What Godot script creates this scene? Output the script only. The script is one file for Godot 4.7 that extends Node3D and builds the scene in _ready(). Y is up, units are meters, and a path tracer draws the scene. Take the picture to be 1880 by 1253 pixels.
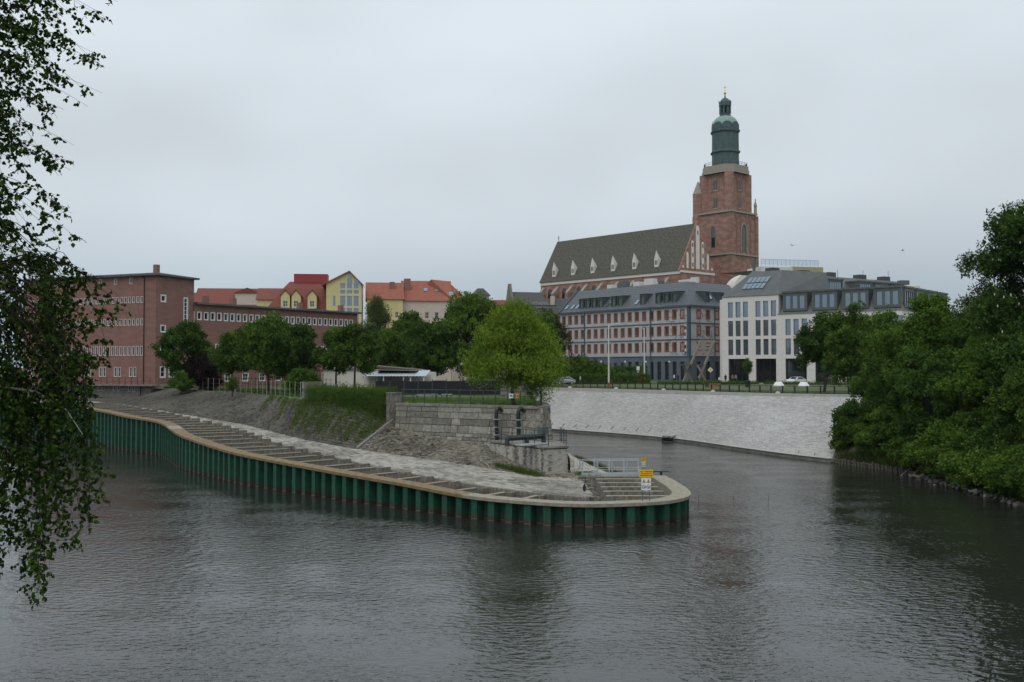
extends Node3D
# A river fork with a green sheet pile spit, a brick power house, old town roofs and a tall church tower under an overcast sky.
# y up, metres, river level at y = 0.

var rng := RandomNumberGenerator.new()
var used_names := {}
var M := {}
var T := {}
const LAND := 5.6

class Geo:
	var v := PackedVector3Array()
	var n := PackedVector3Array()
	var c := PackedColorArray()
	var uv := PackedVector2Array()
	var col := Color(1, 1, 1)
	var use_col := false
	func tri(a: Vector3, b: Vector3, d: Vector3) -> void:
		var k := (d - a).cross(b - a).normalized()
		v.push_back(a); v.push_back(b); v.push_back(d)
		n.push_back(k); n.push_back(k); n.push_back(k)
		if use_col:
			c.push_back(col); c.push_back(col); c.push_back(col)
	func quad(a: Vector3, b: Vector3, d: Vector3, e: Vector3) -> void:
		tri(a, b, d)
		tri(a, d, e)
	# box between two corners in a frame
	func box(lo: Vector3, hi: Vector3, f := Transform3D.IDENTITY) -> void:
		var p: Array[Vector3] = []
		for i in 8:
			p.append(f * Vector3(hi.x if i & 1 else lo.x, hi.y if i & 2 else lo.y, hi.z if i & 4 else lo.z))
		quad(p[4], p[6], p[7], p[5])
		quad(p[1], p[3], p[2], p[0])
		quad(p[0], p[2], p[6], p[4])
		quad(p[5], p[7], p[3], p[1])
		quad(p[6], p[2], p[3], p[7])
		quad(p[0], p[4], p[5], p[1])
	# upright prism over a plan polygon (x, z), counted either way round
	func prism(poly: PackedVector2Array, y0: float, y1: float, grow := 1.0) -> void:
		var mid := Vector2.ZERO
		for q in poly:
			mid += q / poly.size()
		var top := PackedVector2Array()
		for q in poly:
			top.append(mid + (q - mid) * grow)
		var cw := Geometry2D.is_polygon_clockwise(poly)
		for i in poly.size():
			var j := (i + 1) % poly.size()
			var a := poly[i]; var b := poly[j]; var a2 := top[i]; var b2 := top[j]
			if cw:
				quad(Vector3(b.x, y0, b.y), Vector3(b2.x, y1, b2.y), Vector3(a2.x, y1, a2.y), Vector3(a.x, y0, a.y))
			else:
				quad(Vector3(a.x, y0, a.y), Vector3(a2.x, y1, a2.y), Vector3(b2.x, y1, b2.y), Vector3(b.x, y0, b.y))
		var t := Geometry2D.triangulate_polygon(top)
		for i in range(0, t.size(), 3):
			tri(Vector3(top[t[i]].x, y1, top[t[i]].y), Vector3(top[t[i + 1]].x, y1, top[t[i + 1]].y), Vector3(top[t[i + 2]].x, y1, top[t[i + 2]].y))
	func tube(path: PackedVector3Array, radii: PackedFloat32Array, sides := 6) -> void:
		var rings: Array = []
		var side := Vector3(1, 0, 0)
		for i in path.size():
			var t := (path[mini(i + 1, path.size() - 1)] - path[maxi(i - 1, 0)]).normalized()
			if absf(t.dot(side)) > 0.9:
				side = Vector3(0, 0, 1) if absf(t.z) < 0.8 else Vector3(0, 1, 0)
			var u := t.cross(side).normalized()
			side = u.cross(t).normalized()
			var ring := PackedVector3Array()
			for k in sides:
				var a := TAU * k / sides
				ring.append(path[i] + (u * cos(a) + side * sin(a)) * radii[i])
			rings.append(ring)
		for i in path.size() - 1:
			for k in sides:
				var k2 := (k + 1) % sides
				sm(rings[i][k], rings[i + 1][k], rings[i + 1][k2], rings[i][k2], path[i], path[i + 1])
		var e: PackedVector3Array = rings[rings.size() - 1]
		var s0: PackedVector3Array = rings[0]
		for k in range(1, sides - 1):
			tri(e[0], e[k + 1], e[k])
			tri(s0[0], s0[k], s0[k + 1])
	func sm(a: Vector3, b: Vector3, d: Vector3, e: Vector3, c0: Vector3, c1: Vector3) -> void:
		var na := (a - c0).normalized(); var nb := (b - c1).normalized(); var nd := (d - c1).normalized(); var ne := (e - c0).normalized()
		for q in [a, e, d, a, d, b]:
			v.push_back(q)
		for q in [na, ne, nd, na, nd, nb]:
			n.push_back(q)
		if use_col:
			for q in 6:
				c.push_back(col)
	# turned shape: profile of (radius, height)
	func lathe(prof: PackedVector2Array, sides: int, at := Vector3.ZERO, twist := 0.0, flat := true) -> void:
		for i in prof.size() - 1:
			for k in sides:
				var a := TAU * k / sides + twist; var b := TAU * (k + 1) / sides + twist
				var p := prof[i]; var q := prof[i + 1]
				var A := at + Vector3(cos(a) * p.x, p.y, sin(a) * p.x); var B := at + Vector3(cos(b) * p.x, p.y, sin(b) * p.x)
				var C := at + Vector3(cos(b) * q.x, q.y, sin(b) * q.x); var E := at + Vector3(cos(a) * q.x, q.y, sin(a) * q.x)
				if flat:
					if p.x > 0.0001:
						tri(A, C, B) if q.x < 0.0001 else quad(A, E, C, B)
					else:
						tri(A, E, C)
				else:
					var m0 := at + Vector3(0, p.y - (q.x - p.x) * 0.0, 0); var m1 := at + Vector3(0, q.y, 0)
					sm(A, E, C, B, m0, m1)
	func mesh() -> ArrayMesh:
		var arr := []
		arr.resize(Mesh.ARRAY_MAX)
		arr[Mesh.ARRAY_VERTEX] = v
		arr[Mesh.ARRAY_NORMAL] = n
		if use_col:
			arr[Mesh.ARRAY_COLOR] = c
		if uv.size() == v.size():
			arr[Mesh.ARRAY_TEX_UV] = uv
		var m := ArrayMesh.new()
		m.add_surface_from_arrays(Mesh.PRIMITIVE_TRIANGLES, arr)
		return m

# ---------------------------------------------------------------- naming
func numbered(called: String) -> String:
	var k: int = used_names.get(called, -1) + 1
	used_names[called] = k
	return called if k == 0 else "%s_%03d" % [called, k]

func tag(o: Node, label: String, category: String, group := "", kind := ""):
	if label: o.set_meta("label", label)
	if category: o.set_meta("category", category)
	if group: o.set_meta("group", group)
	if kind: o.set_meta("kind", kind)
	return o

func thing(called: String, label: String, category: String, at := Vector3.ZERO, turn := 0.0, group := "") -> Node3D:
	var o := Node3D.new()
	o.name = numbered(called)
	add_child(o)
	o.position = at
	o.rotation.y = turn
	tag(o, label, category, group)
	return o

func put(called: String, m: Mesh, mat: Material, parent: Node, xf := Transform3D.IDENTITY) -> MeshInstance3D:
	var o := MeshInstance3D.new()
	o.name = numbered(called) if parent == self else called
	o.mesh = m
	o.material_override = mat
	parent.add_child(o, true)
	o.transform = xf
	return o

func part(called: String, g: Geo, mat: Material, parent: Node) -> MeshInstance3D:
	return put(called, g.mesh(), mat, parent)

func struct(called: String, g: Geo, mat: Material) -> MeshInstance3D:
	var o := part(called, g, mat, self)
	o.set_meta("kind", "structure")
	return o

func boxm(lo: Vector3, hi: Vector3) -> ArrayMesh:
	var g := Geo.new()
	g.box(lo, hi)
	return g.mesh()

func dup(root: Node3D, at: Vector3, turn: float, label := "") -> Node3D:
	var base := root.name.rstrip("0123456789").trim_suffix("_")
	var r: Node3D = root.duplicate()
	r.name = numbered(base)
	add_child(r)
	r.position = at
	r.rotation.y = turn
	if label: r.set_meta("label", label)
	return r

func frame(o: Vector3, u: Vector3, up := Vector3.UP) -> Transform3D:
	return Transform3D(Basis(u, up, u.cross(up)), o)

# ---------------------------------------------------------------- textures
func noise_values(size: int, freq: float, seed_: int, octaves := 4, type := FastNoiseLite.TYPE_SIMPLEX_SMOOTH) -> PackedByteArray:
	var f := FastNoiseLite.new()
	f.noise_type = type
	f.seed = seed_
	f.frequency = freq
	f.fractal_octaves = octaves
	if type == FastNoiseLite.TYPE_CELLULAR:
		f.fractal_type = FastNoiseLite.FRACTAL_NONE
		f.cellular_return_type = FastNoiseLite.RETURN_CELL_VALUE
	var im := f.get_seamless_image(size, size)
	im.convert(Image.FORMAT_L8)
	return im.get_data()

# colour texture from a dark to a light tone, two layers of noise: coarse patches and fine grain
func two_tone(size: int, a: Color, b: Color, f1: float, f2: float, mix2: float, seed_: int, stretch := Vector2i(1, 1), sharp := 1.0) -> ImageTexture:
	var n1 := noise_values(size, f1, seed_, 5)
	var n2 := noise_values(size, f2, seed_ + 7, 3)
	var out := PackedByteArray()
	out.resize(size * size * 3)
	var al := a.linear_to_srgb(); var bl := b.linear_to_srgb()
	for y in size:
		for x in size:
			var i := y * size + x
			var j := ((y * stretch.y) % size) * size + (x * stretch.x) % size
			var t := clampf(((n1[j] / 255.0 - 0.5) * sharp + 0.5) * (1.0 - mix2) + n2[j] / 255.0 * mix2, 0.0, 1.0)
			out[i * 3] = int(255.0 * lerpf(al.r, bl.r, t))
			out[i * 3 + 1] = int(255.0 * lerpf(al.g, bl.g, t))
			out[i * 3 + 2] = int(255.0 * lerpf(al.b, bl.b, t))
	return ImageTexture.create_from_image(Image.create_from_data(size, size, false, Image.FORMAT_RGB8, out))

func normal_tex(size: int, freq: float, seed_: int, strength: float, octaves := 4) -> ImageTexture:
	var f := FastNoiseLite.new()
	f.seed = seed_
	f.frequency = freq
	f.fractal_octaves = octaves
	var im := f.get_seamless_image(size, size)
	im.convert(Image.FORMAT_RGBA8)
	im.bump_map_to_normal_map(strength)
	return ImageTexture.create_from_image(im)

# ---------------------------------------------------------------- materials
func flat(c: Color, rough := 0.85, metal := 0.0) -> StandardMaterial3D:
	var m := StandardMaterial3D.new()
	m.albedo_color = c.linear_to_srgb()
	m.roughness = rough
	m.metallic = metal
	return m

func textured(tex: Texture2D, metres: float, rough := 0.9, world := false, nrm: Texture2D = null, nscale := 1.0) -> StandardMaterial3D:
	var m := StandardMaterial3D.new()
	m.albedo_texture = tex
	m.roughness = rough
	m.uv1_triplanar = true
	m.uv1_world_triplanar = world
	m.uv1_triplanar_sharpness = 4.0
	m.uv1_scale = Vector3.ONE / metres
	if nrm:
		m.normal_enabled = true
		m.normal_texture = nrm
		m.normal_scale = nscale
	return m

func tinted(rough := 0.9) -> StandardMaterial3D:
	var m := StandardMaterial3D.new()
	m.vertex_color_use_as_albedo = true
	m.roughness = rough
	return m

func L(r: float, g: float, b: float) -> Color:
	return Color(r, g, b)

func make_materials() -> void:
	var rough_n := normal_tex(256, 0.05, 11, 6.0)
	T.rough_n = rough_n
	M.brick = textured(two_tone(512, L(0.165, 0.084, 0.068), L(0.31, 0.162, 0.132), 0.006, 0.14, 0.5, 3, Vector2i(1, 3)), 9.0)
	M.church_brick = textured(two_tone(512, L(0.165, 0.092, 0.07), L(0.43, 0.245, 0.185), 0.009, 0.12, 0.45, 5, Vector2i(1, 2), 1.5), 14.0)
	M.concrete = textured(two_tone(512, L(0.12, 0.112, 0.098), L(0.3, 0.285, 0.25), 0.008, 0.08, 0.4, 8), 5.0, 0.9, true, rough_n, 0.5)
	M.concrete_stained = textured(two_tone(512, L(0.085, 0.076, 0.06), L(0.31, 0.285, 0.235), 0.012, 0.09, 0.35, 9, Vector2i(3, 1), 1.6), 4.0, 0.9, true)
	M.concrete_pale = textured(two_tone(512, L(0.3, 0.29, 0.27), L(0.5, 0.485, 0.45), 0.01, 0.1, 0.5, 10), 6.0, 0.9, true)
	M.coping_rust = textured(two_tone(512, L(0.115, 0.078, 0.034), L(0.27, 0.2, 0.112), 0.014, 0.09, 0.4, 12, Vector2i(1, 1), 1.4), 3.5, 0.9, true)
	M.coping_grey = textured(two_tone(512, L(0.17, 0.145, 0.1), L(0.38, 0.35, 0.28), 0.014, 0.09, 0.4, 13, Vector2i(1, 1), 1.4), 3.5, 0.9, true)
	M.grass_ground = textured(two_tone(512, L(0.03, 0.05, 0.012), L(0.09, 0.115, 0.03), 0.012, 0.12, 0.5, 14), 7.0, 1.0, true)
	M.earth = textured(two_tone(512, L(0.035, 0.03, 0.022), L(0.12, 0.1, 0.075), 0.012, 0.12, 0.5, 15), 6.0, 1.0, true)
	M.joint = textured(two_tone(512, L(0.05, 0.047, 0.035), L(0.12, 0.11, 0.085), 0.012, 0.1, 0.5, 16), 3.0, 1.0, true)
	M.joint_pale = textured(two_tone(256, L(0.2, 0.195, 0.18), L(0.34, 0.33, 0.31), 0.02, 0.1, 0.5, 17), 3.0, 1.0, true)
	M.asphalt = textured(two_tone(256, L(0.05, 0.05, 0.05), L(0.085, 0.085, 0.083), 0.02, 0.2, 0.5, 18), 6.0, 0.95, true)
	M.tint = tinted()
	M.slate = textured(two_tone(256, L(0.055, 0.063, 0.07), L(0.115, 0.127, 0.138), 0.02, 0.16, 0.6, 20), 5.0, 0.55)
	M.dark_metal = flat(L(0.012, 0.014, 0.015), 0.6)
	M.grey_metal = flat(L(0.1, 0.12, 0.12), 0.5, 0.3)
	M.white_paint = flat(L(0.72, 0.72, 0.7), 0.6)
	M.white_trim = flat(L(0.6, 0.58, 0.54), 0.8)
	M.pane_dark = flat(L(0.012, 0.015, 0.018), 0.05)
	M.pane_dark.metallic_specular = 1.0
	M.pane_blue = M.pane_dark
	# sun-control glass: a thin metal coat that mirrors part of what stands before it
	M.pane_coated = flat(L(0.25, 0.31, 0.36), 0.06, 0.75)
	M.pane_grey = flat(L(0.1, 0.11, 0.12), 0.12)
	M.bark = textured(two_tone(256, L(0.025, 0.02, 0.016), L(0.09, 0.075, 0.06), 0.03, 0.2, 0.5, 21, Vector2i(3, 1)), 1.5, 1.0)

# ---------------------------------------------------------------- curves
func spline(p: PackedVector3Array, per: int) -> PackedVector3Array:
	var out := PackedVector3Array()
	for i in p.size() - 1:
		var a := p[maxi(i - 1, 0)]; var b := p[i]; var c := p[i + 1]; var d := p[mini(i + 2, p.size() - 1)]
		for k in per:
			out.append(b.cubic_interpolate(c, a, d, float(k) / per))
	out.append(p[p.size() - 1])
	return out

func resample(p: PackedVector3Array, step: float) -> PackedVector3Array:
	var out := PackedVector3Array([p[0]])
	var left := step
	for i in p.size() - 1:
		var a := p[i]; var b := p[i + 1]
		var len_ := Vector2(b.x - a.x, b.z - a.z).length()
		var done := 0.0
		while len_ - done >= left:
			done += left
			out.append(a.lerp(b, done / len_))
			left = step
		left -= len_ - done
	return out

func along(p: PackedVector3Array, n: int) -> PackedVector3Array:
	var total := 0.0
	for i in p.size() - 1:
		total += p[i].distance_to(p[i + 1])
	var out := PackedVector3Array()
	var seg := 0
	var acc := 0.0
	for k in n:
		var want := total * k / (n - 1)
		while seg < p.size() - 2 and acc + p[seg].distance_to(p[seg + 1]) < want:
			acc += p[seg].distance_to(p[seg + 1])
			seg += 1
		var l := p[seg].distance_to(p[seg + 1])
		out.append(p[seg].lerp(p[seg + 1], clampf((want - acc) / maxf(l, 1e-5), 0, 1)))
	return out

func offset_line(p: PackedVector3Array, d: float) -> PackedVector3Array:
	var out := PackedVector3Array()
	for i in p.size():
		var t := p[mini(i + 1, p.size() - 1)] - p[maxi(i - 1, 0)]
		t.y = 0
		t = t.normalized()
		out.append(p[i] + Vector3(-t.z, 0, t.x) * d)
	return out

func lift(p: PackedVector3Array, dy: float) -> PackedVector3Array:
	var out := PackedVector3Array()
	for q in p:
		out.append(q + Vector3(0, dy, 0))
	return out

func at_height(p: PackedVector3Array, y: float) -> PackedVector3Array:
	var out := PackedVector3Array()
	for q in p:
		out.append(Vector3(q.x, y, q.z))
	return out

# sheet between lines that have the same number of points
func loft(g: Geo, lines: Array) -> void:
	for j in lines.size() - 1:
		var a: PackedVector3Array = lines[j]; var b: PackedVector3Array = lines[j + 1]
		for i in a.size() - 1:
			g.quad(a[i], b[i], b[i + 1], a[i + 1])

func mesh_copies(called: String, m: Mesh, mat: Material, xfs: Array[Transform3D], cols: PackedColorArray, parent: Node) -> MultiMeshInstance3D:
	var mm := MultiMesh.new()
	mm.transform_format = MultiMesh.TRANSFORM_3D
	mm.use_colors = cols.size() > 0
	mm.mesh = m
	mm.instance_count = xfs.size()
	for i in xfs.size():
		mm.set_instance_transform(i, xfs[i])
		if cols.size():
			mm.set_instance_color(i, cols[i])
	var o := MultiMeshInstance3D.new()
	o.name = numbered(called) if parent == self else called
	o.multimesh = mm
	o.material_override = mat
	parent.add_child(o, true)
	return o

# ---------------------------------------------------------------- stage
func _ready() -> void:
	rng.seed = 20240
	patch.seed = 12
	patch.frequency = 0.16
	patch.fractal_octaves = 4
	var cam := Camera3D.new()
	cam.name = "camera"
	cam.position = Vector3(0, 8.8, 0)
	cam.rotation.x = atan(48.5 / 1829.0)
	cam.fov = 37.8
	cam.near = 0.1
	cam.far = 6000.0
	add_child(cam)
	cam.current = true
	var env := Environment.new()
	env.background_mode = Environment.BG_SKY
	var sky := Sky.new()
	sky.sky_material = overcast_sky()
	env.sky = sky
	env.tonemap_mode = Environment.TONE_MAPPER_LINEAR
	env.tonemap_exposure = 1.0
	env.sdfgi_enabled = true
	env.ssao_enabled = true
	env.ssil_enabled = true
	env.fog_enabled = true
	env.fog_density = 0.00004
	env.fog_light_color = Color(0.72, 0.77, 0.82)
	var we := WorldEnvironment.new()
	we.name = "world_environment"
	we.environment = env
	add_child(we)
	var sun := DirectionalLight3D.new()
	sun.name = "sun"
	sun.light_energy = 0.3
	sun.light_angular_distance = 40.0
	sun.light_color = Color(1.0, 0.98, 0.95)
	sun.shadow_enabled = true
	sun.rotation_degrees = Vector3(-58, -25, 0)
	add_child(sun)
	make_materials()
	make_ground()
	make_spit()
	make_embankment()
	make_city()
	make_plants()
	make_details()

# even cloud deck: dimmer and bluer near the horizon, brighter overhead, faint soft patches
func overcast_sky() -> PanoramaSkyMaterial:
	var w := 512
	var h := 256
	var im := Image.create(w, h, false, Image.FORMAT_RGBF)
	var f := FastNoiseLite.new()
	f.seed = 4
	f.frequency = 1.7
	f.fractal_octaves = 4
	for y in h:
		var el := (0.5 - (y + 0.5) / h) * PI
		var s := maxf(sin(el), 0.0)
		var t := smoothstep(0.02, 0.17, s)
		var low := Vector3(0.39, 0.47, 0.53)
		var high := Vector3(0.645, 0.71, 0.765)
		var c0 := low.lerp(high, t) * (1.0 + 0.28 * smoothstep(0.2, 1.0, s) + 0.1 * smoothstep(0.2, 0.36, s))
		for x in w:
			var az := TAU * x / w
			var d := Vector3(cos(az) * cos(el), sin(el) * 2.2, sin(az) * cos(el))
			var k := 1.0 + 0.2 * f.get_noise_3dv(d)
			im.set_pixel(x, y, Color(c0.x * k, c0.y * k, c0.z * k))
	var m := PanoramaSkyMaterial.new()
	m.panorama = ImageTexture.create_from_image(im)
	return m

# ---------------------------------------------------------------- land and water
const CREST := [Vector3(62, LAND, 0), Vector3(47, LAND, -40), Vector3(43, LAND, -75), Vector3(41, LAND, -98), Vector3(38.6, LAND, -109.8), Vector3(32.9, LAND, -112.6), Vector3(25.7, LAND, -120.4), Vector3(17.4, LAND, -134), Vector3(5.9, LAND, -148.5), Vector3(-9, LAND, -166)]
const TOE := [Vector3(46, -0.6, 0), Vector3(31.5, -0.6, -40), Vector3(32.2, -0.6, -64), Vector3(32.6, -0.6, -80), Vector3(29.6, 0.1, -92.6), Vector3(27.0, 0.1, -98), Vector3(24.0, 0.1, -106.2), Vector3(18.6, 0.1, -121), Vector3(7.2, 0.1, -136), Vector3(-8, 0.1, -151)]

func make_ground() -> void:
	var g := Geo.new()
	# the land: one flat sheet to the horizon, with the river cut out of it
	var poly := PackedVector2Array([Vector2(3000, 100), Vector2(62, 100)])
	for q in CREST:
		poly.append(Vector2(q.x, q.z))
	for q in [Vector2(-14, -168), Vector2(-12, -150), Vector2(-4, -130), Vector2(1.5, -112), Vector2(2.2, -95), Vector2(2.6, -80), Vector2(2.0, -77), Vector2(-9.3, -83.4), Vector2(-12, -86), Vector2(-20, -95), Vector2(-29, -114), Vector2(-36, -126), Vector2(-46, -142), Vector2(-55.6, -152), Vector2(-80, -162), Vector2(-120, -170), Vector2(-3000, -400), Vector2(-3000, -5000), Vector2(3000, -5000)]:
		poly.append(q)
	var t := Geometry2D.triangulate_polygon(poly)
	for i in range(0, t.size(), 3):
		var a := poly[t[i]]; var b := poly[t[i + 1]]; var c := poly[t[i + 2]]
		g.tri(Vector3(a.x, LAND, a.y), Vector3(b.x, LAND, b.y), Vector3(c.x, LAND, c.y))
	struct("ground", g, M.grass_ground)
	# river
	var w := Geo.new()
	w.quad(Vector3(-400, 0, 120), Vector3(-400, 0, -420), Vector3(400, 0, -420), Vector3(400, 0, 120))
	for q in w.v:
		w.uv.append(Vector2(q.x, q.z) / 36.0)
	struct("river_water", w, water_material())
	var bed := Geo.new()
	bed.quad(Vector3(-410, -3.5, 130), Vector3(-410, -3.5, -430), Vector3(410, -3.5, -430), Vector3(410, -3.5, 130))
	struct("river_bed", bed, M.earth)
	# bank of the near shore, on which the birch stands
	var nb := Geo.new()
	var inner := PackedVector3Array([Vector3(-5.5, 4.8, 30), Vector3(-6.4, 4.8, -2), Vector3(-8.0, 4.6, -11), Vector3(-14, 4.4, -20), Vector3(-30, 4.2, -34), Vector3(-70, 4.0, -50), Vector3(-300, 4.0, -70)])
	var low := PackedVector3Array([Vector3(-5.0, -0.6, 30), Vector3(-6.0, -0.6, -2), Vector3(-8.8, -0.6, -14.5), Vector3(-17, -0.6, -26), Vector3(-34, -0.6, -41), Vector3(-72, -0.6, -58), Vector3(-300, -0.6, -80)])
	var far := PackedVector3Array([Vector3(-300, 5.2, 60), Vector3(-300, 5.2, 50), Vector3(-300, 5.2, 40), Vector3(-300, 5.2, 20), Vector3(-300, 5.2, 0), Vector3(-300, 5.2, -20), Vector3(-301, 5.2, -40)])
	loft(nb, [low, inner, far])
	struct("river_bank", nb, M.grass_ground)

func water_material() -> StandardMaterial3D:
	var m := StandardMaterial3D.new()
	m.albedo_color = L(0.018, 0.02, 0.016).linear_to_srgb()
	m.roughness = 0.04
	m.metallic_specular = 0.42
	# ripples: fine wavelets whose height swells and dies in broad patches
	var size := 2048
	var a := FastNoiseLite.new()
	a.seed = 31
	a.frequency = 0.024
	a.fractal_octaves = 4
	a.fractal_gain = 0.5
	var im := a.get_seamless_image(size, size)
	im.convert(Image.FORMAT_L8)
	var fine := im.get_data()
	var broad := noise_values(512, 0.008, 55, 4)
	for y in size:
		var row := (y >> 2) * 512
		var at := y * size
		for x in size:
			fine[at + x] = 128 + int((fine[at + x] - 128) * (0.25 + broad[row + (x >> 2)] * 0.0042))
	im = Image.create_from_data(size, size, false, Image.FORMAT_L8, fine)
	im.convert(Image.FORMAT_RGBA8)
	im.bump_map_to_normal_map(9.0)
	m.normal_enabled = true
	m.normal_texture = ImageTexture.create_from_image(im)
	m.normal_scale = 0.26
	m.uv1_scale = Vector3(1.0, 2.0, 1.0)
	return m

# ---------------------------------------------------------------- the spit between the two arms
const PILE_LINE := [Vector3(-75, 4.4, -142), Vector3(-61.97, 4.2, -129.1), Vector3(-47.65, 3.85, -114), Vector3(-41.2, 3.5, -106.4), Vector3(-36.2, 3.26, -101.2), Vector3(-33.4, 3.1, -96.5), Vector3(-29.6, 2.8, -88.6), Vector3(-26.6, 2.55, -83.9), Vector3(-23.5, 2.3, -79.6), Vector3(-20.05, 2.12, -75), Vector3(-14.08, 1.8, -69.1), Vector3(-9.93, 1.62, -65), Vector3(-6.7, 1.45, -62.2), Vector3(-3.55, 1.25, -59.2), Vector3(-1.5, 1.17, -57.6), Vector3(1.87, 1.15, -55.7), Vector3(4.4, 1.15, -55.1), Vector3(6.9, 1.15, -55.6), Vector3(8.65, 1.15, -56.4), Vector3(9.8, 1.15, -57.7), Vector3(10.5, 1.15, -59.4), Vector3(10.75, 1.15, -62), Vector3(10.7, 1.15, -66), Vector3(10.5, 1.15, -70)]
const INNER_LINE := [Vector3(-72, 4.0, -146.5), Vector3(-58, 3.75, -138), Vector3(-46, 3.4, -123), Vector3(-34.5, 3.0, -108.2), Vector3(-29.6, 2.8, -101.6), Vector3(-20.6, 2.2, -86.8), Vector3(-13.5, 1.8, -77.1), Vector3(-10.3, 1.6, -73), Vector3(-4, 1.35, -65.5), Vector3(0.6, 1.25, -60.9), Vector3(4.5, 1.2, -58.4)]

func stone_mesh() -> ArrayMesh:
	var g := Geo.new()
	# a worn block 1 x 1 with rounded shoulders, top towards +y
	var low := 0.5; var up := 0.36
	var a: Array[Vector3] = []
	for s in [[-low, -0.4], [-low * 0.97, 0.2], [-up, 0.5]]:
		var r: float = -s[0]
		for q in [Vector2(-1, -1), Vector2(1, -1), Vector2(1, 1), Vector2(-1, 1)]:
			a.append(Vector3(q.x * r, s[1], q.y * r))
	for k in 4:
		var k2 := (k + 1) % 4
		g.quad(a[k], a[k + 4], a[k2 + 4], a[k2])
		g.quad(a[k + 4], a[k + 8], a[k2 + 8], a[k2 + 4])
	g.quad(a[8], a[11], a[10], a[9])
	return g.mesh()

# lays rows of stones over the sheet between two lines; size = stone length and width
func cobbles(xfs: Array[Transform3D], cols: PackedColorArray, a: PackedVector3Array, b: PackedVector3Array, size: Vector2, tall: float, c0: Color, c1: Color, fill := 1.0, chunk := 6, mottle := 0.75) -> void:
	var i := 0
	while i < a.size() - 1:
		var j := mini(i + chunk, a.size() - 1)
		cobble_field(xfs, cols, a.slice(i, j + 1), b.slice(i, j + 1), size, tall, c0, c1, fill, mottle)
		i = j

var patch := FastNoiseLite.new()

func cobble_field(xfs: Array[Transform3D], cols: PackedColorArray, a: PackedVector3Array, b: PackedVector3Array, size: Vector2, tall: float, c0: Color, c1: Color, fill: float, mottle: float) -> void:
	var n := a.size()
	var depth := 0.0
	for i in n:
		depth = maxf(depth, a[i].distance_to(b[i]))
	var rows := maxi(1, int(depth / size.y))
	for r in rows:
		var t := (r + 0.5) / rows
		var line := PackedVector3Array()
		for i in n:
			line.append(a[i].lerp(b[i], t))
		var total := 0.0
		for i in n - 1:
			total += line[i].distance_to(line[i + 1])
		var s := -rng.randf() * size.x * 0.5
		var seg := 0
		var acc := 0.0
		while s < total:
			var ln := size.x * rng.randf_range(0.7, 1.35)
			var mid := s + ln * 0.5
			while seg < n - 2 and acc + line[seg].distance_to(line[seg + 1]) < mid:
				acc += line[seg].distance_to(line[seg + 1])
				seg += 1
			if mid > total + size.x * 0.2:
				break
			mid = clampf(mid, 0.02, total - 0.01)
			var l := line[seg].distance_to(line[seg + 1])
			var k := clampf((mid - acc) / maxf(l, 1e-4), 0, 1)
			var p := line[seg].lerp(line[seg + 1], k)
			var u := (line[seg + 1] - line[seg]).normalized()
			var down := (b[seg] - a[seg]).normalized()
			var up := u.cross(down).normalized()
			if up.y < 0:
				up = -up
			var across := u.cross(up).normalized()
			var wide := a[seg].lerp(a[seg + 1], k).distance_to(b[seg].lerp(b[seg + 1], k)) / rows
			if rng.randf() < fill and wide > size.y * 0.3:
				var bs := Basis(u * (ln * 0.96), up * tall * rng.randf_range(0.7, 1.3), across * (wide * 0.95))
				bs = Basis(up, rng.randf_range(-0.08, 0.08)) * bs
				bs = Basis(u, rng.randf_range(-0.05, 0.05)) * bs
				xfs.append(Transform3D(bs, p + up * (tall * rng.randf_range(0.15, 0.45))))
				var c := c0.lerp(c1, clampf(0.5 + patch.get_noise_3dv(p) * mottle + rng.randfn() * 0.26, 0, 1))
				cols.append(c)
			s += ln

func make_spit() -> void:
	var outer := spline(PackedVector3Array(PILE_LINE), 8)
	make_sheet_piles(outer)
	make_fish_pass(outer)
	make_slopes()
	make_bastion()

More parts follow.
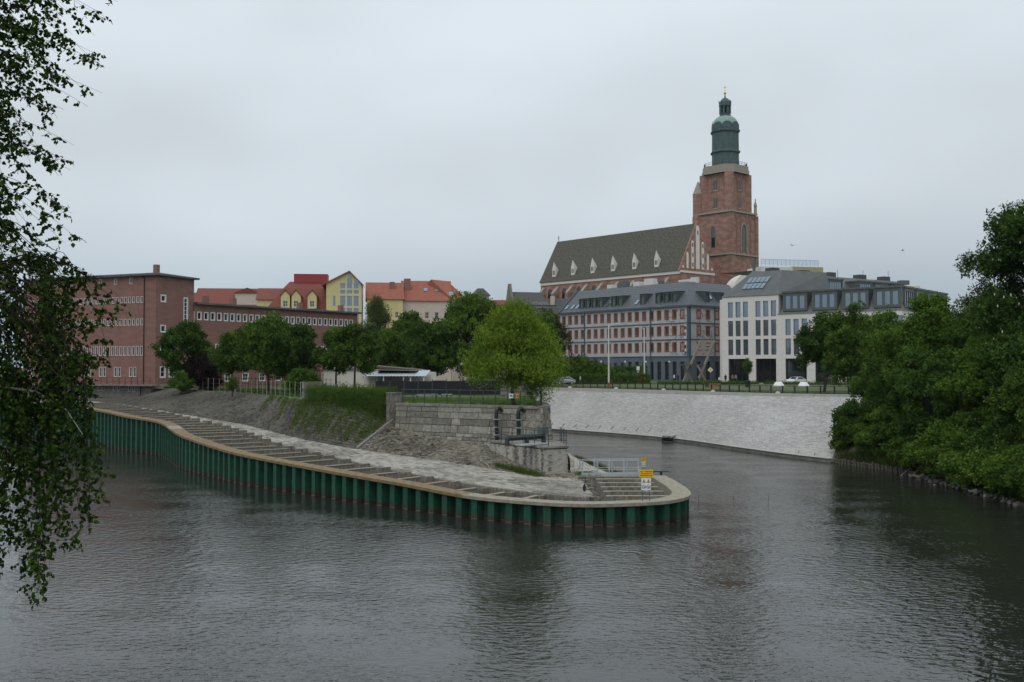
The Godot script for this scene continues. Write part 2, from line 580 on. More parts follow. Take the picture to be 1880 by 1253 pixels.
func make_sheet_piles(outer: PackedVector3Array) -> void:
	var wall := thing("sheet_pile_wall", "long curved wall of dark green steel sheet piles rising from the river", "wall")
	var pts := resample(outer, 1.2)
	var gm := tinted(0.62)
	gm.albedo_texture = two_tone(256, L(0.42, 0.4, 0.36), L(1.0, 1.0, 1.0), 0.02, 0.12, 0.35, 90, Vector2i(4, 1), 1.6)
	gm.uv1_triplanar = true
	gm.uv1_world_triplanar = true
	gm.uv1_scale = Vector3.ONE / 4.5
	for i in pts.size() - 1:
		var a := pts[i]; var b := pts[i + 1]
		var ta := pts[mini(i + 1, pts.size() - 1)] - pts[maxi(i - 1, 0)]
		var tb := pts[mini(i + 2, pts.size() - 1)] - pts[i]
		ta.y = 0; tb.y = 0
		# the river lies to the right of the line as it runs towards the tip
		var na := Vector3(-ta.z, 0, ta.x).normalized(); var nb := Vector3(-tb.z, 0, tb.x).normalized()
		var prof := [Vector2(0.0, 0.0), Vector2(0.36, 0.0), Vector2(0.44, -0.55), Vector2(0.92, -0.55), Vector2(1.0, 0.0)]
		var g := Geo.new()
		g.use_col = true
		var tone := rng.randf_range(0.85, 1.15)
		var green := Color(0.012, 0.1, 0.056) * tone
		var rust := Color(0.06, 0.044, 0.03)
		var band := 0.32 + rng.randf_range(-0.07, 0.07)
		for k in 4:
			var p: Vector2 = prof[k]; var q: Vector2 = prof[k + 1]
			var P := a.lerp(b, p.x) + na.lerp(nb, p.x) * p.y
			var Q := a.lerp(b, q.x) + na.lerp(nb, q.x) * q.y
			var levels := [[-1.2, 0.0], [0.0, band * 0.55], [band * 0.55, band], [band, 99.0]]
			var tones := [rust, rust, rust.lerp(green, 0.5), green]
			for j in 4:
				g.col = tones[j]
				var y0: float = levels[j][0]
				var y1: float = levels[j][1]
				var PT := P.y if y1 > 90 else y1
				var QT := Q.y if y1 > 90 else y1
				g.quad(Vector3(P.x, y0, P.z), Vector3(P.x, PT, P.z), Vector3(Q.x, QT, Q.z), Vector3(Q.x, y0, Q.z))
			# interlock bead on the outer edge
		g.col = green * 1.2
		var e := a.lerp(b, 0.36) + na.lerp(nb, 0.36) * 0.012
		g.tube(PackedVector3Array([Vector3(e.x, 0.06, e.z), Vector3(e.x, e.y - 0.01, e.z)]), PackedFloat32Array([0.025, 0.025]), 4)
		part("sheet_pile", g, gm, wall)
	# waterline strip: pale scum on the steel
	var rim := Geo.new()
	rim.use_col = true
	rim.col = Color(0.17, 0.135, 0.1)
	for i in pts.size() - 1:
		var a := pts[i]; var b := pts[i + 1]
		var ta := b - a
		ta.y = 0
		var nn := Vector3(-ta.z, 0, ta.x).normalized()
		for q in [[0.0, 0.36, 0.012, 0.012], [0.44, 0.92, -0.538, -0.538]]:
			var P: Vector3 = a.lerp(b, q[0]) + nn * q[2]; var Q: Vector3 = a.lerp(b, q[1]) + nn * q[3]
			rim.quad(Vector3(P.x, -0.02, P.z), Vector3(P.x, 0.045, P.z), Vector3(Q.x, 0.045, Q.z), Vector3(Q.x, -0.02, Q.z))
	var r := part("waterline_crust", rim, gm, wall)
	r.set_meta("kind", "stuff")

func make_fish_pass(outer: PackedVector3Array) -> void:
	# concrete coping over the piles, in lengths of about three metres
	var cop := thing("wall_coping", "tan concrete coping running along the top of the green piles", "coping")
	var line := resample(outer, 0.6)
	var o0 := offset_line(line, 0.14)
	var o1 := offset_line(line, -1.0)
	var i := 0
	while i < line.size() - 1:
		var j := mini(i + 5, line.size() - 1)
		var g := Geo.new()
		for k in range(i, j):
			var A := o0[k]; var B := o0[k + 1]; var C := o1[k + 1]; var D := o1[k]
			if k == j - 1:
				B = A.lerp(B, 0.985); C = D.lerp(C, 0.985)
			var h := Vector3(0, 0.14, 0); var dn := Vector3(0, -0.04, 0); var skirt := Vector3(0, -1.3, 0)
			g.quad(A + h, D + h, C + h, B + h)
			g.quad(A + dn, A + h, B + h, B + dn)
			g.quad(D + skirt, D + h, C + h, C + skirt)
			g.quad(A + dn, B + dn, C + dn, D + dn)
		var frac := float(i) / line.size()
		part("coping_segment", g, M.coping_rust if frac < 0.8 and rng.randf() > 0.15 else M.coping_grey, cop)
		i = j
	# inner wall of the channel and the water standing in it
	var inner := along(spline(PackedVector3Array(INNER_LINE), 8), 100)
	var coping_in := along(offset_line(spline(PackedVector3Array(PILE_LINE.slice(0, 18)), 8), -0.95), 100)
	var back := thing("channel_wall", "stained concrete back wall of the fish pass channel", "wall")
	var seg := 0
	while seg < 99:
		var e := mini(seg + 9, 99)
		var g := Geo.new()
		for k in range(seg, e):
			var A := inner[k]; var B := inner[k + 1]
			var t := (B - A)
			t.y = 0
			var nn := Vector3(-t.z, 0, t.x).normalized()
			if k == e - 1:
				B = A.lerp(B, 0.97)
			var lo := Vector3(0, -1.5, 0)
			g.quad(A + lo, A, B, B + lo)
			g.quad(A, A - nn * 0.35, B - nn * 0.35, B)
			g.quad(A - nn * 0.35, A - nn * 0.35 + lo * 0.3, B - nn * 0.35 + lo * 0.3, B - nn * 0.35)
		part("wall_panel", g, M.concrete_stained, back)
		seg = e
	var wg := Geo.new()
	loft(wg, [lift(coping_in, -0.95), lift(inner, -1.05)])
	var wm := flat(L(0.022, 0.022, 0.016), 0.12)
	wm.normal_enabled = true
	wm.normal_texture = normal_tex(256, 0.04, 77, 5.0)
	wm.uv1_triplanar = true
	wm.uv1_world_triplanar = true
	wm.uv1_scale = Vector3.ONE / 4.0
	wm.normal_scale = 0.35
	struct("channel_water", wg, wm)
	# baffles across the channel
	var step := resample(spline(PackedVector3Array(PILE_LINE.slice(1, 17)), 8), 2.75)
	var baf := thing("fish_pass_baffles", "row of concrete cross walls stepping down the fish pass channel", "baffles")
	for k in range(1, step.size() - 1):
		var p := step[k]
		var t := step[k + 1] - step[k - 1]
		t.y = 0
		var nn := Vector3(t.z, 0, -t.x).normalized()   # inland
		# length to the inner wall
		var far := 3.0
		for q in inner.size() - 1:
			var hit = Geometry2D.segment_intersects_segment(Vector2(p.x, p.z), Vector2(p.x, p.z) + Vector2(nn.x, nn.z) * 20.0, Vector2(inner[q].x, inner[q].z), Vector2(inner[q + 1].x, inner[q + 1].z))
			if hit != null:
				far = Vector2(p.x, p.z).distance_to(hit)
		if far < 1.8 or far > 12.0:
			continue
		var f := Transform3D(Basis(nn, Vector3.UP, nn.cross(Vector3.UP)), Vector3(p.x, p.y + 0.02 + rng.randf_range(-0.04, 0.04), p.z))
		var a0 := 0.95; var a1 := far * 0.74
		put("baffle", boxm(Vector3(a0, -1.2, -0.12), Vector3(a1, 0, 0.12)), M.concrete_stained, baf, f)
		put("baffle_cap", boxm(Vector3(a0, 0.002, -0.15), Vector3(a1, 0.06, 0.15)), M.coping_grey, baf, f)
		put("baffle_lip", boxm(Vector3(a1 - 0.28, -1.2, -0.34), Vector3(a1, 0.012, -0.122)), M.concrete_stained, baf, f)
		put("baffle_stub", boxm(Vector3(a1 + far * 0.1, -1.2, -0.12), Vector3(far - 0.01, -0.02, 0.12)), M.concrete_stained, baf, f)
	# basin at the tip: five rows of cross walls with a slot
	var tip := thing("tip_basin", "stepped concrete basin walls inside the rounded tip of the spit", "basin")
	for r in 5:
		var z := -60.9 - r * 1.85
		var y := 0.95 + r * 0.05
		put("baffle", boxm(Vector3(5.75, y - 1.2, z - 0.14), Vector3(9.55 - r * 0.05, y, z + 0.14)), M.concrete_stained, tip)
		put("baffle_cap", boxm(Vector3(5.75, y + 0.002, z - 0.16), Vector3(9.55 - r * 0.05, y + 0.05, z + 0.139)), M.coping_grey, tip)
		put("baffle_lip", boxm(Vector3(5.7, y - 1.2, z + 0.142), Vector3(6.15, y + 0.055, z + 0.42)), M.concrete, tip)
		put("baffle_lip", boxm(Vector3(8.35, y - 1.2, z + 0.142), Vector3(8.8, y + 0.055, z + 0.42)), M.concrete, tip)
		put("baffle_stub", boxm(Vector3(4.55, y - 1.2, z - 0.14), Vector3(5.3, y - 0.02, z + 0.14)), M.concrete_stained, tip)
	var tg := Geo.new()
	tg.box(Vector3(4.1, -0.6, -70.4), Vector3(4.55, 1.12, -58.45))
	tg.box(Vector3(4.1, -0.6, -70.9), Vector3(10.4, 1.1, -70.41))
	part("basin_wall", tg, M.concrete_stained, tip)
	var bw := Geo.new()
	bw.quad(Vector3(3.2, 0.12, -57.2), Vector3(4.5, 0.12, -70.4), Vector3(10, 0.12, -70.4), Vector3(9.6, 0.12, -58))
	bw.tri(Vector3(3.2, 0.12, -57.2), Vector3(9.6, 0.12, -58), Vector3(6, 0.12, -56.2))
	struct("basin_water", bw, wm)

const FOOT := [Vector3(-72, 4.2, -149), Vector3(-58, 3.9, -141), Vector3(-45.2, 3.55, -125), Vector3(-33.2, 3.1, -109.8), Vector3(-28, 2.9, -103.4), Vector3(-18.4, 2.35, -88.8), Vector3(-11.2, 2.0, -80.4), Vector3(-8, 1.8, -78), Vector3(-2.8, 1.55, -73.2), Vector3(1.4, 1.2, -69.8), Vector3(4.6, 1.05, -69.6)]
const TOP := [Vector3(-78, 4.2, -158.6), Vector3(-58, 4.3, -150.9), Vector3(-50.5, 5.5, -146.5), Vector3(-36, 5.62, -126), Vector3(-29, 5.62, -114), Vector3(-20, 5.62, -95), Vector3(-13.2, 5.62, -87), Vector3(-9.6, 4.2, -83.6), Vector3(-4.4, 2.95, -79.9), Vector3(-1.3, 2.7, -76.6), Vector3(2.6, 2.2, -75)]

var slope_f := PackedVector3Array()
var slope_t := PackedVector3Array()

func make_slopes() -> void:
	var inner := along(spline(PackedVector3Array(INNER_LINE), 8), 120)
	var il := spline(PackedVector3Array(INNER_LINE), 12)
	var foot := spline(PackedVector3Array(FOOT), 12)
	var top := spline(PackedVector3Array(TOP), 12)
	# paved apron beside the channel
	var ap := Geo.new()
	loft(ap, [lift(offset_line(il, -0.3), -0.03), lift(foot, -0.03)])
	struct("paved_apron", ap, M.joint)
	var sm := stone_mesh()
	var xf: Array[Transform3D] = []
	var cl := PackedColorArray()
	cobbles(xf, cl, lift(offset_line(il, -0.3), -0.03), lift(foot, -0.03), Vector2(0.5, 0.3), 0.09, L(0.135, 0.126, 0.105), L(0.36, 0.342, 0.3))
	tag(mesh_copies("apron_stones", sm, M.tint, xf, cl, self), "pale worn paving stones of the flat apron behind the channel", "paving", "", "stuff")
	# slope: dark old pitching on the left, paler near the bastion
	var n := foot.size()
	var ca := 5 * 12 + 9; var cb := 7 * 12 - 1
	var f1 := along(foot.slice(0, ca + 1), 90); var t1 := along(top.slice(0, cb + 1), 90)
	var f2 := along(foot.slice(ca, n), 40); var t2 := along(top.slice(cb, n), 40)
	slope_f = f1
	slope_t = t1
	var sl := Geo.new()
	loft(sl, [lift(f1, -0.05), lift(t1, -0.05)])
	loft(sl, [lift(f2, -0.05), lift(t2, -0.05)])
	struct("river_slope", sl, M.joint)
	var xf2: Array[Transform3D] = []
	var cl2 := PackedColorArray()
	cobbles(xf2, cl2, f1, t1, Vector2(0.42, 0.27), 0.1, L(0.03, 0.026, 0.02), L(0.1, 0.09, 0.071), 0.96)
	tag(mesh_copies("slope_stones", sm, M.tint, xf2, cl2, self), "dark weathered stone pitching of the bank below the fence", "stone slope", "", "stuff")
	var xf3: Array[Transform3D] = []
	var cl3 := PackedColorArray()
	cobbles(xf3, cl3, f2, t2, Vector2(0.32, 0.2), 0.08, L(0.045, 0.038, 0.028), L(0.2, 0.178, 0.138), 0.98)
	tag(mesh_copies("cone_stones", sm, M.tint, xf3, cl3, self), "brownish rounded cobbles heaped below the bastion wall", "stone slope", "", "stuff")
	# stone kerb that runs down the slope between the two fields
	var kerb := thing("slope_kerb", "diagonal stone kerb running down the slope beside the bastion", "kerb")
	var ka := foot[ca]; var kb := top[cb]
	for k in 11:
		var a := ka.lerp(kb, k / 11.0); var b := ka.lerp(kb, (k + 0.94) / 11.0)
		var u := (b - a).normalized()
		var f := Transform3D(Basis(u, Vector3.UP.slide(u).normalized(), u.cross(Vector3.UP.slide(u).normalized())), a)
		put("kerb_stone", boxm(Vector3(0, -0.05, -0.18), Vector3(a.distance_to(b), 0.2, 0.18)), M.concrete, kerb, f)
	# right flank of the spit, paved, falling to the other arm
	var flank := Geo.new()
	var c0 := spline(PackedVector3Array([Vector3(4.1, 1.05, -70.9), Vector3(4.2, 2.2, -74), Vector3(3.6, 2.4, -78), Vector3(3.2, 1.7, -84), Vector3(3.2, 1.3, -90), Vector3(3.0, 1.2, -100), Vector3(2.4, 1.0, -112), Vector3(-3.2, 1.0, -130), Vector3(-11.5, 1.0, -150)]), 8)
	var c1 := spline(PackedVector3Array([Vector3(10.2, 0.5, -70.9), Vector3(8.6, 0.1, -75), Vector3(7.2, -0.2, -79), Vector3(6.4, -0.2, -84), Vector3(6.0, -0.2, -90), Vector3(5.7, -0.2, -100), Vector3(5.0, -0.2, -112), Vector3(1, -0.2, -132), Vector3(-7, -0.2, -152)]), 8)
	loft(flank, [c1, c0])
	struct("spit_flank", flank, M.joint)
	var xf4: Array[Transform3D] = []
	var cl4 := PackedColorArray()
	cobbles(xf4, cl4, c1, c0, Vector2(0.5, 0.32), 0.1, L(0.22, 0.205, 0.175), L(0.46, 0.435, 0.385), 0.98)
	tag(mesh_copies("flank_stones", sm, M.tint, xf4, cl4, self), "pale paving stones on the flank of the spit behind the caisson", "stone slope", "", "stuff")

func make_bastion() -> void:
	# battered masonry wall with a flared nose; blocks laid course by course
	var plan := PackedVector3Array([Vector3(-9.6, 0, -83.2), Vector3(-6.6, 0, -81.4), Vector3(-3.6, 0, -79.6), Vector3(-0.6, 0, -77.8), Vector3(1.6, 0, -76.6), Vector3(2.3, 0, -76.5), Vector3(2.75, 0, -77.2), Vector3(2.85, 0, -78.6), Vector3(2.8, 0, -83), Vector3(2.6, 0, -90)])
	plan = spline(plan, 6)
	var wall := thing("bastion_wall", "old grey masonry bastion wall with squared blocks and a flared corner", "wall")
	var flare := func(h: float) -> float: return 0.1 + 0.32 * pow(maxf(0.0, 1.0 - h / 4.2), 2.2) * 2.0
	var core := Geo.new()
	var lines := []
	for k in 9:
		var h := -1.6 + 7.3 * k / 8.0
		lines.append(at_height(offset_line(plan, flare.call(h - 1.6) - 0.06), h))
	loft(core, lines)
	part("wall_core", core, M.concrete_stained, wall)
	var tones: Array = []
	for k in 6:
		tones.append(textured(two_tone(128, L(0.1, 0.094, 0.08) * (0.8 + 0.14 * k), L(0.33, 0.31, 0.265) * (0.8 + 0.14 * k), 0.03, 0.15, 0.5, 60 + k, Vector2i(1, 1), 1.4), 1.6, 0.95, true, T.rough_n, 0.8))
	var y := 1.4
	var row := 0
	while y < 5.6:
		var rh := rng.randf_range(0.4, 0.62) if y > 3.4 else rng.randf_range(0.26, 0.4)
		if y + rh > 5.45:
			rh = 5.62 - y
		var line := offset_line(plan, flare.call(y - 1.6))
		var line2 := offset_line(plan, flare.call(y + rh - 1.6))
		var total := 0.0
		for i in line.size() - 1:
			total += line[i].distance_to(line[i + 1])
		var s := -rng.randf() * 0.8
		while s < total - 0.2:
			var ln := rng.randf_range(0.6, 1.9) if y > 3.4 else rng.randf_range(0.35, 0.9)
			if row >= 5 and y > 4: ln *= 1.2
			var p0 := point_at(line, maxf(s, 0) + 0.012); var p1 := point_at(line, minf(s + ln, total) - 0.012)
			var q0 := point_at(line2, maxf(s, 0) + 0.012); var q1 := point_at(line2, minf(s + ln, total) - 0.012)
			var u := (p1 - p0).normalized()
			var nn := Vector3(-u.z, 0, u.x)
			var g := Geo.new()
			var pr := rng.randf_range(0.0, 0.05)
			var A := p0 + nn * pr + Vector3(0, y + 0.014, 0); var B := p1 + nn * pr + Vector3(0, y + 0.014, 0)
			var C := q1 + nn * pr + Vector3(0, y + rh - 0.014, 0); var E := q0 + nn * pr + Vector3(0, y + rh - 0.014, 0)
			var back := -nn * 0.25
			var inset := 0.03
			var A2 := A.lerp(C, inset) + nn * 0.03; var B2 := B.lerp(E, inset) + nn * 0.03; var C2 := C.lerp(A, inset) + nn * 0.03; var E2 := E.lerp(B, inset) + nn * 0.03
			g.quad(A2, E2, C2, B2)
			g.quad(A, E, E2, A2); g.quad(E, C, C2, E2); g.quad(C, B, B2, C2); g.quad(B, A, A2, B2)
			g.quad(A + back, E + back, E, A); g.quad(E + back, C + back, C, E); g.quad(C + back, B + back, B, C); g.quad(B + back, A + back, A, B)
			part("stone_block", g, tones[rng.randi() % 6], wall)
			s += ln
		y += rh
		row += 1
	var ret := Geo.new()
	var back_line := PackedVector3Array([Vector3(2.62, 0, -90), Vector3(2.3, 0, -100), Vector3(1.6, 0, -112), Vector3(-4, 0, -130), Vector3(-12, 0, -150), Vector3(-14, 0, -168)])
	loft(ret, [at_height(back_line, -1.0), at_height(back_line, 5.62)])
	part("return_wall", ret, M.concrete_stained, wall)
	# coping slabs
	var cl := offset_line(plan, 0.2)
	var total2 := 0.0
	for i in cl.size() - 1:
		total2 += cl[i].distance_to(cl[i + 1])
	var s2 := 0.0
	while s2 < total2 - 0.3:
		var p0 := point_at(cl, s2); var p1 := point_at(cl, minf(s2 + 1.47, total2))
		var u := (p1 - p0).normalized()
		put("coping_slab", boxm(Vector3(0, 0, -0.6), Vector3(p0.distance_to(p1) - 0.02, 0.2, 0)), M.concrete, wall, Transform3D(Basis(u, Vector3.UP, u.cross(Vector3.UP)), Vector3(p0.x, 5.635, p0.z)))
		s2 += 1.5

func point_at(p: PackedVector3Array, s: float) -> Vector3:
	for i in p.size() - 1:
		var l := p[i].distance_to(p[i + 1])
		if s <= l or i == p.size() - 2:
			return p[i].lerp(p[i + 1], s / maxf(l, 1e-5))
		s -= l
	return p[p.size() - 1]

# ---------------------------------------------------------------- the pale embankment across the water
func make_embankment() -> void:
	var crest := spline(PackedVector3Array(CREST.slice(4)), 10)
	var toe := spline(PackedVector3Array(TOE.slice(4)), 10)
	var g := Geo.new()
	loft(g, [lift(toe, -0.1), lift(crest, -0.14)])
	struct("stone_embankment", g, M.joint_pale)
	var xf: Array[Transform3D] = []
	var cl := PackedColorArray()
	cobbles(xf, cl, toe, lift(crest, -0.02), Vector2(0.5, 0.25), 0.05, L(0.28, 0.272, 0.26), L(0.415, 0.405, 0.39), 1.0, 60, 0.4)
	tag(mesh_copies("embankment_stones", stone_mesh(), M.tint, xf, cl, self), "pale new stone paving of the long embankment across the channel", "stone slope", "", "stuff")
	# crest kerb and toe beam
	var kerb := thing("crest_kerb", "pale concrete kerb along the crest of the stone embankment", "kerb")
	var kl := resample(crest, 2.5)
	for i in kl.size() - 1:
		var a := kl[i]; var b := kl[i + 1]
		var u := (b - a).normalized()
		put("kerb_stone", boxm(Vector3(0.01, -0.25, -0.3), Vector3(a.distance_to(b) - 0.01, 0.22, 0.3)), M.concrete_pale, kerb, Transform3D(Basis(u, Vector3.UP, u.cross(Vector3.UP)), a))
	var beam := thing("toe_beam", "grey concrete toe beam at the waterline of the stone embankment", "beam")
	var tl := resample(toe, 4.0)
	for i in tl.size() - 1:
		var a := tl[i]; var b := tl[i + 1]
		var u := (b - a).normalized()
		put("beam_segment", boxm(Vector3(0.01, -1.2, -0.1), Vector3(a.distance_to(b) - 0.01, 0.3, 0.5)), M.concrete, beam, Transform3D(Basis(u, Vector3.UP, u.cross(Vector3.UP)), Vector3(a.x, 0.02, a.z)))
		put("beam_top", boxm(Vector3(0.01, 0.3, -0.2), Vector3(a.distance_to(b) - 0.01, 0.36, 0.56)), M.concrete_pale, beam, Transform3D(Basis(u, Vector3.UP, u.cross(Vector3.UP)), Vector3(a.x, 0.02, a.z)))
	var sl := resample(toe, 2.3)
	var cr := along(crest, 400)
	for i in range(1, sl.size()):
		var near := cr[0]
		for q in cr:
			if q.distance_squared_to(sl[i]) < near.distance_squared_to(sl[i]):
				near = q
		var u := (near - sl[i]).normalized()
		var side := u.cross(Vector3.UP).normalized()
		put("drain_slot", boxm(Vector3(0.9, -0.1, -0.04), Vector3(1.5, 0.08, 0.035)), M.concrete_stained, beam, Transform3D(Basis(u, side.cross(u), side), sl[i]))
	# right bank: earth slope below the trees
	var rb := Geo.new()
	var bc := spline(PackedVector3Array(CREST.slice(0, 5)), 10)
	var bt := spline(PackedVector3Array(TOE.slice(0, 5)), 10)
	var midl := PackedVector3Array()
	for i in bc.size():
		midl.append(bt[i].lerp(bc[i], 0.12) + Vector3(rng.randf_range(-0.4, 0.4), 0.25 + rng.randf_range(-0.15, 0.2), 0))
	loft(rb, [bt, midl, bc])
	struct("wooded_bank", rb, M.earth)

# ---------------------------------------------------------------- building kit
# wall sheet along u from o, with real openings; each opening gets reveals
func facade(g: Geo, o: Vector3, u: Vector3, length: float, h: float, holes: Array, depth: float) -> void:
	var nn := u.cross(Vector3.UP)
	var ys := [0.0, h]
	for r in holes:
		for y in [r.position.y, r.end.y]:
			if y > 0.001 and y < h - 0.001 and not ys.has(y):
				ys.append(y)
	ys.sort()
	var P := func(x: float, y: float) -> Vector3: return o + u * x + Vector3(0, y, 0)
	for i in ys.size() - 1:
		var y0: float = ys[i]; var y1: float = ys[i + 1]
		if y1 - y0 < 0.0005:
			continue
		var mid := (y0 + y1) / 2
		var cuts := []
		for r in holes:
			if r.position.y < mid and r.end.y > mid:
				cuts.append(r)
		cuts.sort_custom(func(a, b): return a.position.x < b.position.x)
		var x := 0.0
		for r in cuts:
			if r.position.x > x + 0.001:
				g.quad(P.call(x, y0), P.call(x, y1), P.call(r.position.x, y1), P.call(r.position.x, y0))
			x = maxf(x, r.end.x)
		if x < length - 0.001:
			g.quad(P.call(x, y0), P.call(x, y1), P.call(length, y1), P.call(length, y0))
	for r in holes:
		var a: Vector3 = P.call(r.position.x, r.position.y); var b: Vector3 = P.call(r.end.x, r.position.y)
		var c: Vector3 = P.call(r.end.x, r.end.y); var d: Vector3 = P.call(r.position.x, r.end.y)
		var k := -nn * depth
		g.quad(a, b, b + k, a + k); g.quad(b, c, c + k, b + k); g.quad(c, d, d + k, c + k); g.quad(d, a, a + k, d + k)

var window_meshes := {}

# frame with glazing bars set back in its opening; surround is a flat trim standing proud of the wall
func window(parent: Node, o: Vector3, u: Vector3, r: Rect2, depth: float, nx: int, ny: int, fw: float, surround: float, fmat: Material, pmat: Material, called := "window") -> void:
	var key := "%.2f %.2f %.2f %d %d %.3f %.3f" % [r.size.x, r.size.y, depth, nx, ny, fw, surround]
	if not window_meshes.has(key):
		var g := Geo.new()
		var w := r.size.x; var h := r.size.y
		var z0 := -depth; var z1 := -depth + 0.08
		g.box(Vector3(0.002, 0.002, z0), Vector3(fw, h - 0.002, z1)); g.box(Vector3(w - fw, 0.002, z0), Vector3(w - 0.002, h - 0.002, z1))
		g.box(Vector3(fw, 0.002, z0), Vector3(w - fw, fw, z1)); g.box(Vector3(fw, h - fw, z0), Vector3(w - fw, h - 0.002, z1))
		for k in range(1, nx):
			g.box(Vector3(w * k / nx - fw * 0.4, fw, z0), Vector3(w * k / nx + fw * 0.4, h - fw, z1 - 0.01))
		for k in range(1, ny):
			g.box(Vector3(fw, h * k / ny - fw * 0.4, z0), Vector3(w - fw, h * k / ny + fw * 0.4, z1 - 0.014))
		if surround > 0:
			var s := surround
			g.box(Vector3(-s, -s, -0.05), Vector3(0.001, h + s, 0.05)); g.box(Vector3(w - 0.001, -s, -0.05), Vector3(w + s, h + s, 0.05))
			g.box(Vector3(0.001, h - 0.001, -0.05), Vector3(w - 0.001, h + s, 0.05)); g.box(Vector3(0.001, -s, -0.05), Vector3(w - 0.001, 0.001, 0.07))
		var p := Geo.new()
		p.quad(Vector3(fw, fw, z0 + 0.03), Vector3(fw, h - fw, z0 + 0.03), Vector3(w - fw, h - fw, z0 + 0.03), Vector3(w - fw, fw, z0 + 0.03))
		window_meshes[key] = [g.mesh(), p.mesh()]
	var f := put(called, window_meshes[key][0], fmat, parent, frame(o + u * r.position.x + Vector3(0, r.position.y, 0), u))
	put("pane", window_meshes[key][1], pmat, f)

func any_pane() -> Material:
	var k := rng.randf()
	return M.pane_dark if k < 0.7 else (M.pane_blue if k < 0.88 else M.pane_grey)

func R(cx: float, cy: float, w: float, h: float) -> Rect2:
	return Rect2(cx - w / 2, cy - h / 2, w, h)

# gabled or hipped roof block over a rectangle; ridge along x
func pitched(g: Geo, x0: float, x1: float, z0: float, z1: float, y0: float, y1: float, hip0 := 0.0, hip1 := 0.0) -> void:
	var zm := (z0 + z1) / 2
	var a := Vector3(x0, y0, z1); var b := Vector3(x1, y0, z1); var c := Vector3(x1, y0, z0); var d := Vector3(x0, y0, z0)
	var e := Vector3(x0 + hip0, y1, zm); var f := Vector3(x1 - hip1, y1, zm)
	g.quad(a, e, f, b); g.quad(c, f, e, d)
	g.tri(d, e, a); g.tri(b, f, c)
	g.quad(a, b, c, d)

func make_city() -> void:
	M.roof_dark = textured(two_tone(256, L(0.045, 0.045, 0.045), L(0.1, 0.1, 0.1), 0.02, 0.15, 0.5, 22), 4.0, 0.8)
	M.roof_orange = textured(two_tone(256, L(0.18, 0.058, 0.036), L(0.36, 0.12, 0.075), 0.015, 0.16, 0.5, 23, Vector2i(1, 3)), 6.0, 0.85)
	M.roof_red = textured(two_tone(256, L(0.12, 0.036, 0.026), L(0.25, 0.075, 0.052), 0.02, 0.16, 0.5, 24, Vector2i(1, 3)), 6.0, 0.85)
	M.yellow = textured(two_tone(256, L(0.56, 0.47, 0.22), L(0.66, 0.57, 0.3), 0.01, 0.1, 0.4, 25), 8.0)
	M.pink = textured(two_tone(256, L(0.5, 0.41, 0.35), L(0.6, 0.5, 0.43), 0.01, 0.1, 0.4, 26), 8.0)
	M.hotel_wall = textured(two_tone(256, L(0.36, 0.348, 0.362), L(0.46, 0.445, 0.46), 0.01, 0.1, 0.4, 27), 8.0)
	M.hotel_base = textured(two_tone(256, L(0.085, 0.1, 0.13), L(0.13, 0.15, 0.19), 0.01, 0.1, 0.4, 28), 8.0)
	M.hotel_trim = flat(L(0.06, 0.085, 0.11), 0.7)
	M.brown_frame = flat(L(0.21, 0.08, 0.037), 0.6)
	M.terracotta = flat(L(0.3, 0.13, 0.085), 0.85)
	M.limestone = textured(two_tone(512, L(0.56, 0.525, 0.495), L(0.7, 0.665, 0.63), 0.008, 0.05, 0.5, 29, Vector2i(1, 2)), 6.0, 0.8)
	M.zinc = textured(two_tone(256, L(0.065, 0.072, 0.07), L(0.12, 0.13, 0.128), 0.01, 0.1, 0.4, 30), 6.0, 0.5)
	M.copper_dark = textured(two_tone(256, L(0.035, 0.062, 0.066), L(0.085, 0.13, 0.13), 0.012, 0.1, 0.4, 33, Vector2i(2, 1), 1.5), 6.0, 0.7)
	M.copper_green = textured(two_tone(256, L(0.15, 0.25, 0.225), L(0.27, 0.4, 0.36), 0.012, 0.1, 0.4, 34), 5.0, 0.7)
	M.church_roof = textured(two_tone(512, L(0.022, 0.046, 0.032), L(0.14, 0.092, 0.068), 0.03, 0.09, 0.4, 35, Vector2i(1, 1), 2.2), 12.0, 0.8)
	M.sandstone = textured(two_tone(256, L(0.2, 0.18, 0.145), L(0.4, 0.37, 0.31), 0.02, 0.1, 0.5, 36), 4.0, 0.9)
	M.plaster_white = flat(L(0.66, 0.62, 0.56), 0.9)
	M.gold = flat(L(0.8, 0.55, 0.15), 0.3, 1.0)
	M.red_metal = flat(L(0.26, 0.03, 0.03), 0.5)
	M.brass_panel = textured(two_tone(128, L(0.3, 0.24, 0.13), L(0.42, 0.35, 0.2), 0.03, 0.1, 0.5, 37), 3.0, 0.6)
	M.pane_sky = M.pane_coated
	M.pane_glaze = M.pane_coated
	M.rail_blue = flat(L(0.2, 0.32, 0.45), 0.5)
	var rgm := flat(L(0.45, 0.65, 0.85), 0.05)
	rgm.transparency = BaseMaterial3D.TRANSPARENCY_ALPHA
	rgm.albedo_color.a = 0.25
	M.rail_glass = rgm
	M.skylight = M.pane_coated
	make_power_house()
	make_wing()
	make_hotel()
	make_church()
	make_office()
	make_old_town()

